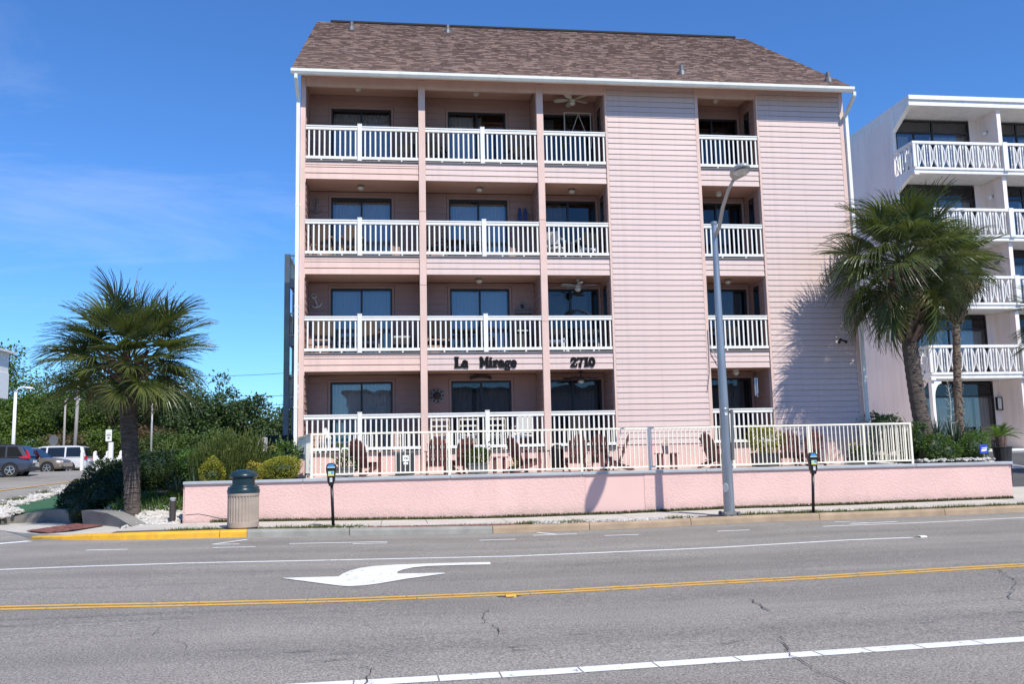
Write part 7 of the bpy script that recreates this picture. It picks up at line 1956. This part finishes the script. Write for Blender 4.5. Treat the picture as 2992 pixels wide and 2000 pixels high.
# ================================================================== PARKED CARS
def car(name, label, x, y, z, rz, L, W, H, paint, kind):
    t = thing(name, label, 'car', (0, 0, 0), group='cars parked on the side street')
    hl, hw = L / 2, W / 2
    # stations along x (rear -> front): bottom, belt height, half width factor
    if kind == 'suv': S = [(-1, .42, .78, .80), (-.97, .34, .95, .90), (-.86, .26, 1.02, .97), (-.5, .25, 1.04, 1), (0, .25, 1.02, 1), (.34, .25, 1.0, 1), (.5, .26, .985, .99), (.75, .28, .92, .97), (.92, .30, .83, .90), (1, .42, .66, .76)]
    else: S = [(-1, .40, .80, .84), (-.975, .32, .98, .93), (-.85, .26, 1.04, .98), (-.4, .25, 1.05, 1), (.1, .25, 1.03, 1), (.45, .25, 1.0, 1), (.62, .26, .95, .98), (.8, .28, .86, .95), (.94, .30, .76, .86), (1, .42, .62, .72)]
    mb = MB(); k = 9
    for fx, zb, zt, wf in S:
        X = fx * hl; w = hw * wf
        mb.v += [(X, -w * .86, zb), (X, -w * .985, zb + .10), (X, -w, (zb + zt) / 2), (X, -w * .97, zt - .06), (X, -w * .88, zt), (X, 0, zt + .03 * (fx > .3) + .0), (X, w * .88, zt), (X, w * .97, zt - .06), (X, w, (zb + zt) / 2), (X, w * .985, zb + .10), (X, w * .86, zb)]
    k = 11
    for i in range(len(S) - 1):
        for j in range(k):
            j2 = (j + 1) % k; mb.f.append((i * k + j, (i + 1) * k + j, (i + 1) * k + j2, i * k + j2)); mb.m.append(0)
    mb.f.append(tuple(range(k))); mb.m.append(0); mb.f.append(tuple((len(S) - 1) * k + j for j in range(k - 1, -1, -1))); mb.m.append(0)
    autosmooth(mb.build('body', paint, t), 35)
    # glasshouse
    if kind == 'suv': G = [(-.965, 1.0, -.80, H - .07), (-.80, 1.02, -.66, H - .015), (.05, 1.02, .02, H), (.2, 1.0, .06, H - .02), (.44, .97, .14, H - .10)]
    else: G = [(-.985, 1.0, -.90, H - .09), (-.85, 1.03, -.78, H - .01), (.05, 1.03, .0, H), (.3, 1.0, .12, H - .02), (.64, .95, .26, H - .12)]
    wb, wt = hw * .955, hw * .74
    mb = MB()
    for xb, zb, xt, zt in G: mb.v += [(xb * hl, -wb, zb), (xt * hl, -wt, zt - .05), (xt * hl, -wt * .9, zt), (xt * hl, wt * .9, zt), (xt * hl, wt, zt - .05), (xb * hl, wb, zb)]
    k = 6
    for i in range(len(G) - 1):
        for j in range(k - 1): mb.f.append((i * k + j, (i + 1) * k + j, (i + 1) * k + j + 1, i * k + j + 1)); mb.m.append(0)
    mb.f.append(tuple(range(k))); mb.m.append(0); mb.f.append(tuple((len(G) - 1) * k + j for j in range(k - 1, -1, -1))); mb.m.append(0)
    autosmooth(mb.build('cabin', paint, t), 25)
    def side_pt(xf, f, s, off=.008):               # f: 0 belt .. 1 roof
        xs_b = [g[0] for g in G]; xs_t = [g[2] for g in G]
        zb = 1.015; zt = H - .075
        xx = xf * hl
        return (xx, s * (wb + (wt - wb) * f + off), zb + (zt - zb) * f)
    if kind == 'suv': wins = [((-.86, -.52), (-.70, -.50), .95), ((-.48, -.10), (-.46, -.09), .98), ((-.06, .30), (-.05, .06), .98)]
    else: wins = [((-.90, -.50), (-.82, -.49), .97), ((-.46, -.03), (-.45, -.04), .98), ((.01, .46), (.0, .14), .98)]
    for s in (-1, 1):
        for (b0, b1), (t0, t1), top in wins:
            mb = MB(); P = [side_pt(b0, .06, s), side_pt(b1, .06, s), side_pt(t1, top, s), side_pt(t0, top, s)]
            mb.face(P if s < 0 else P[::-1]); mb.build('side_window', 'car_window', t)
    def quad_plate(nm, P, m, n):
        mb = MB(); mb.face([Vector(p) + Vector(n) * .012 for p in P]); return mb.build(nm, m, t)
    g0, g1 = G[0], G[-1]
    quad_plate('rear_window', [(g0[0] * hl - .0, wb * .82, g0[1] + .08), (g0[0] * hl, -wb * .82, g0[1] + .08), (g0[2] * hl - .01, -wt * .86, g0[3] - .04), (g0[2] * hl - .01, wt * .86, g0[3] - .04)], 'car_window', (-1, 0, .3))
    ft = G[-1]; fb = (ft[0] * hl, ft[1])
    quad_plate('windscreen', [(fb[0], -wb * .9, fb[1] + .03), (fb[0], wb * .9, fb[1] + .03), (ft[2] * hl + .02, wt * .9, ft[3] - .02), (ft[2] * hl + .02, -wt * .9, ft[3] - .02)], 'car_window', (.6, 0, .8))
    rw = .345; xw = (.61 * hl, -.60 * hl) if kind == 'suv' else (.62 * hl, -.58 * hl)
    for X in xw:
        for s in (-1, 1):
            mb = MB(); mb.lathe([(rw + .075, 0), (rw + .075, s * .012)], 22, (X, s * (hw - .012), rw + .02), axis='y'); mb.build('wheel_arch', 'car_black_trim', t)
            wv = thing('wheel', None, None, (0, 0, 0)); bpy.data.objects.remove(wv)
            mb = MB(); y0 = s * (hw - .21); mb.lathe([(rw - .1, 0), (rw, s * .03), (rw + .0, s * .20), (rw - .05, s * .235), (rw - .11, s * .232)], 24, (X, y0, rw), axis='y'); w_ = mb.build('wheel', 'tyre', t); autosmooth(w_)
            mb = MB(); mb.lathe([(rw - .105, 0), (rw - .105, s * .236), (rw - .13, s * .24), (rw - .135, s * .19)], 24, (X, y0, rw), axis='y'); autosmooth(mb.build('rim', 'rim', w_))
            mb = MB()
            for q in range(5):
                a = q * 2 * pi / 5 + .3; mb.bar((X, y0 + s * .236, rw), (X + cos(a) * (rw - .12), y0 + s * .232, rw + sin(a) * (rw - .12)), .05, .02, (-sin(a), 0, cos(a)))
            mb.lathe([(.05, s * .22), (.045, s * .25)], 10, (X, y0, rw), axis='y'); mb.build('spoke', 'rim', w_)
    mb = MB(); mb.box(-hl * .60, hl * .60, -hw * .985, hw * .985, .23, .34); mb.build('sill_trim', 'car_black_trim' if kind == 'suv' else paint, t)
    mb = MB(); mb.box(-hl * 1.005, -hl * .86, -hw * .86, hw * .86, .30, .50); mb.build('rear_bumper', 'car_black_trim' if kind == 'suv' else paint, t)
    mb = MB(); mb.box(hl * .9, hl * 1.0, -hw * .72, hw * .72, .28, .44); mb.build('front_bumper', 'car_black_trim', t)
    for s in (-1, 1):
        if kind == 'suv':
            P = [(-.985 * hl, s * hw * .60, .93), (-.965 * hl, s * hw * .93, .94), (-.78 * hl, s * hw * .99, .99), (-.80 * hl, s * hw * .975, 1.05), (-.94 * hl, s * hw * .90, 1.10), (-.89 * hl, s * hw * .80, 1.40), (-.92 * hl, s * hw * .76, 1.38), (-.985 * hl, s * hw * .80, 1.06)]
            mb = MB(); P = [Vector(p) + Vector((-.03, s * .03, 0)) for p in P]; mb.face(P); mb.face([p + Vector((.04, -s * .02, 0)) for p in P][::-1]); mb.build('tail_light', 'tail_red', t)
        else:
            mb = MB(); mb.obox((-.945 * hl, s * hw * .915, .98), (.19, s * .045, 0), (-.05, s * .065, 0), (0, 0, .10)); mb.build('tail_light', 'tail_red', t)
        mb = MB(); mb.obox((.90 * hl, s * hw * .80, .76), (.17, -s * .10, -.02), (.03, s * .035, 0), (.01, 0, .055)); mb.build('headlight', 'headlight', t)
        mb = MB(); mb.obox((.28 * hl, s * hw * 1.07, 1.08), (.05, 0, 0), (0, .09, 0), (0, 0, .07)); mb.build('mirror', paint, t)
        mb = MB(); mb.obox((.93 * hl, s * hw * .80, .50), (.03, 0, 0), (0, .07, 0), (0, 0, .04)); mb.build('fog_light', 'headlight', t)
        for xx in (-.34, .06):
            mb = MB(); mb.box(xx * hl, xx * hl + .16, s * hw * .995, s * hw * .995 + s * .02, .90, .93); mb.build('door_handle', 'car_black_trim' if kind == 'suv' else paint, t)
            mb = MB(); mb.box(xx * hl + .22, xx * hl + .232, s * (hw * .97), s * (hw * .985 + .016), .36, .98); mb.build('door_seam', 'car_black_trim', t)
    mb = MB(); mb.box(hl * .955, hl * .985, -hw * .50, hw * .50, .56, .74); mb.build('grille', 'car_black_trim', t)
    mb = MB(); mb.box(-hl * 1.012, -hl * 1.0, -.25, .25, .72, .86); mb.build('number_plate', 'plastic_white', t)
    if kind != 'suv' or True:
        for s in (-1, 1):
            mb = MB(); mb.bar((-.6 * hl, s * wt * .8, H + .02), (.0, s * wt * .8, H + .025), .03, .03); mb.build('roof_rail', 'car_black_trim' if kind == 'suv' else 'rim', t)
    t.location = (x, y, z); t.rotation_euler = (0, 0, rz); return t
car('parked_car', 'blue grey crossover car seen from its rear corner at the left picture edge', -22.15, 25.65, -.395, radians(180 + 4), 4.58, 1.86, 1.69, 'car_blue', 'suv')
car('parked_car', 'tan crossover car facing right beside the blue grey car', -23.75, 35.4, -.36, radians(-4), 4.65, 1.84, 1.68, 'car_tan', 'suv')
car('parked_car', 'white minivan with its rear to the right behind the tan car', -24.1, 39.5, -.36, radians(180 + 3), 5.1, 1.98, 1.80, 'car_white', 'van')
mb = MB(); mb.prism([(-20.4, 36.6, -.36), (-20.4, 36.76, -.36), (-20.4, 36.74, -.24), (-20.4, 36.62, -.24)], (.12, 0, 0)); 

# low beach-front buildings across the street, behind the photographer (seen only in the window glass)
for (x0, x1, h, m, lab) in ((-62, -8, 5.2, 'beige_siding', 'low beige beach front building across the street with a flat roof'), (-5, 46, 6.0, 'motel_stucco', 'low pale beach front building across the street with dark windows')):
    t = thing('beach_building', lab, 'building', ((x0 + x1) / 2, -55, -1.5)); mb = MB(); mb.box(x0, x1, -64, -50, -1.6, h - .3); mb.build('wall', m, t)
    mb = MB(); mb.box(x0 - .3, x1 + .3, -64.3, -49.7, h - .299, h); mb.build('roof', 'wood_grey', t)
    x = x0 + 1.5
    while x < x1 - 3:
        for z in (-.6, 2.2): mb = MB(); mb.box(x, x + 1.8, -49.998, -49.95, z, z + 1.6); mb.build('window', 'car_window', t)
        x += 3.6
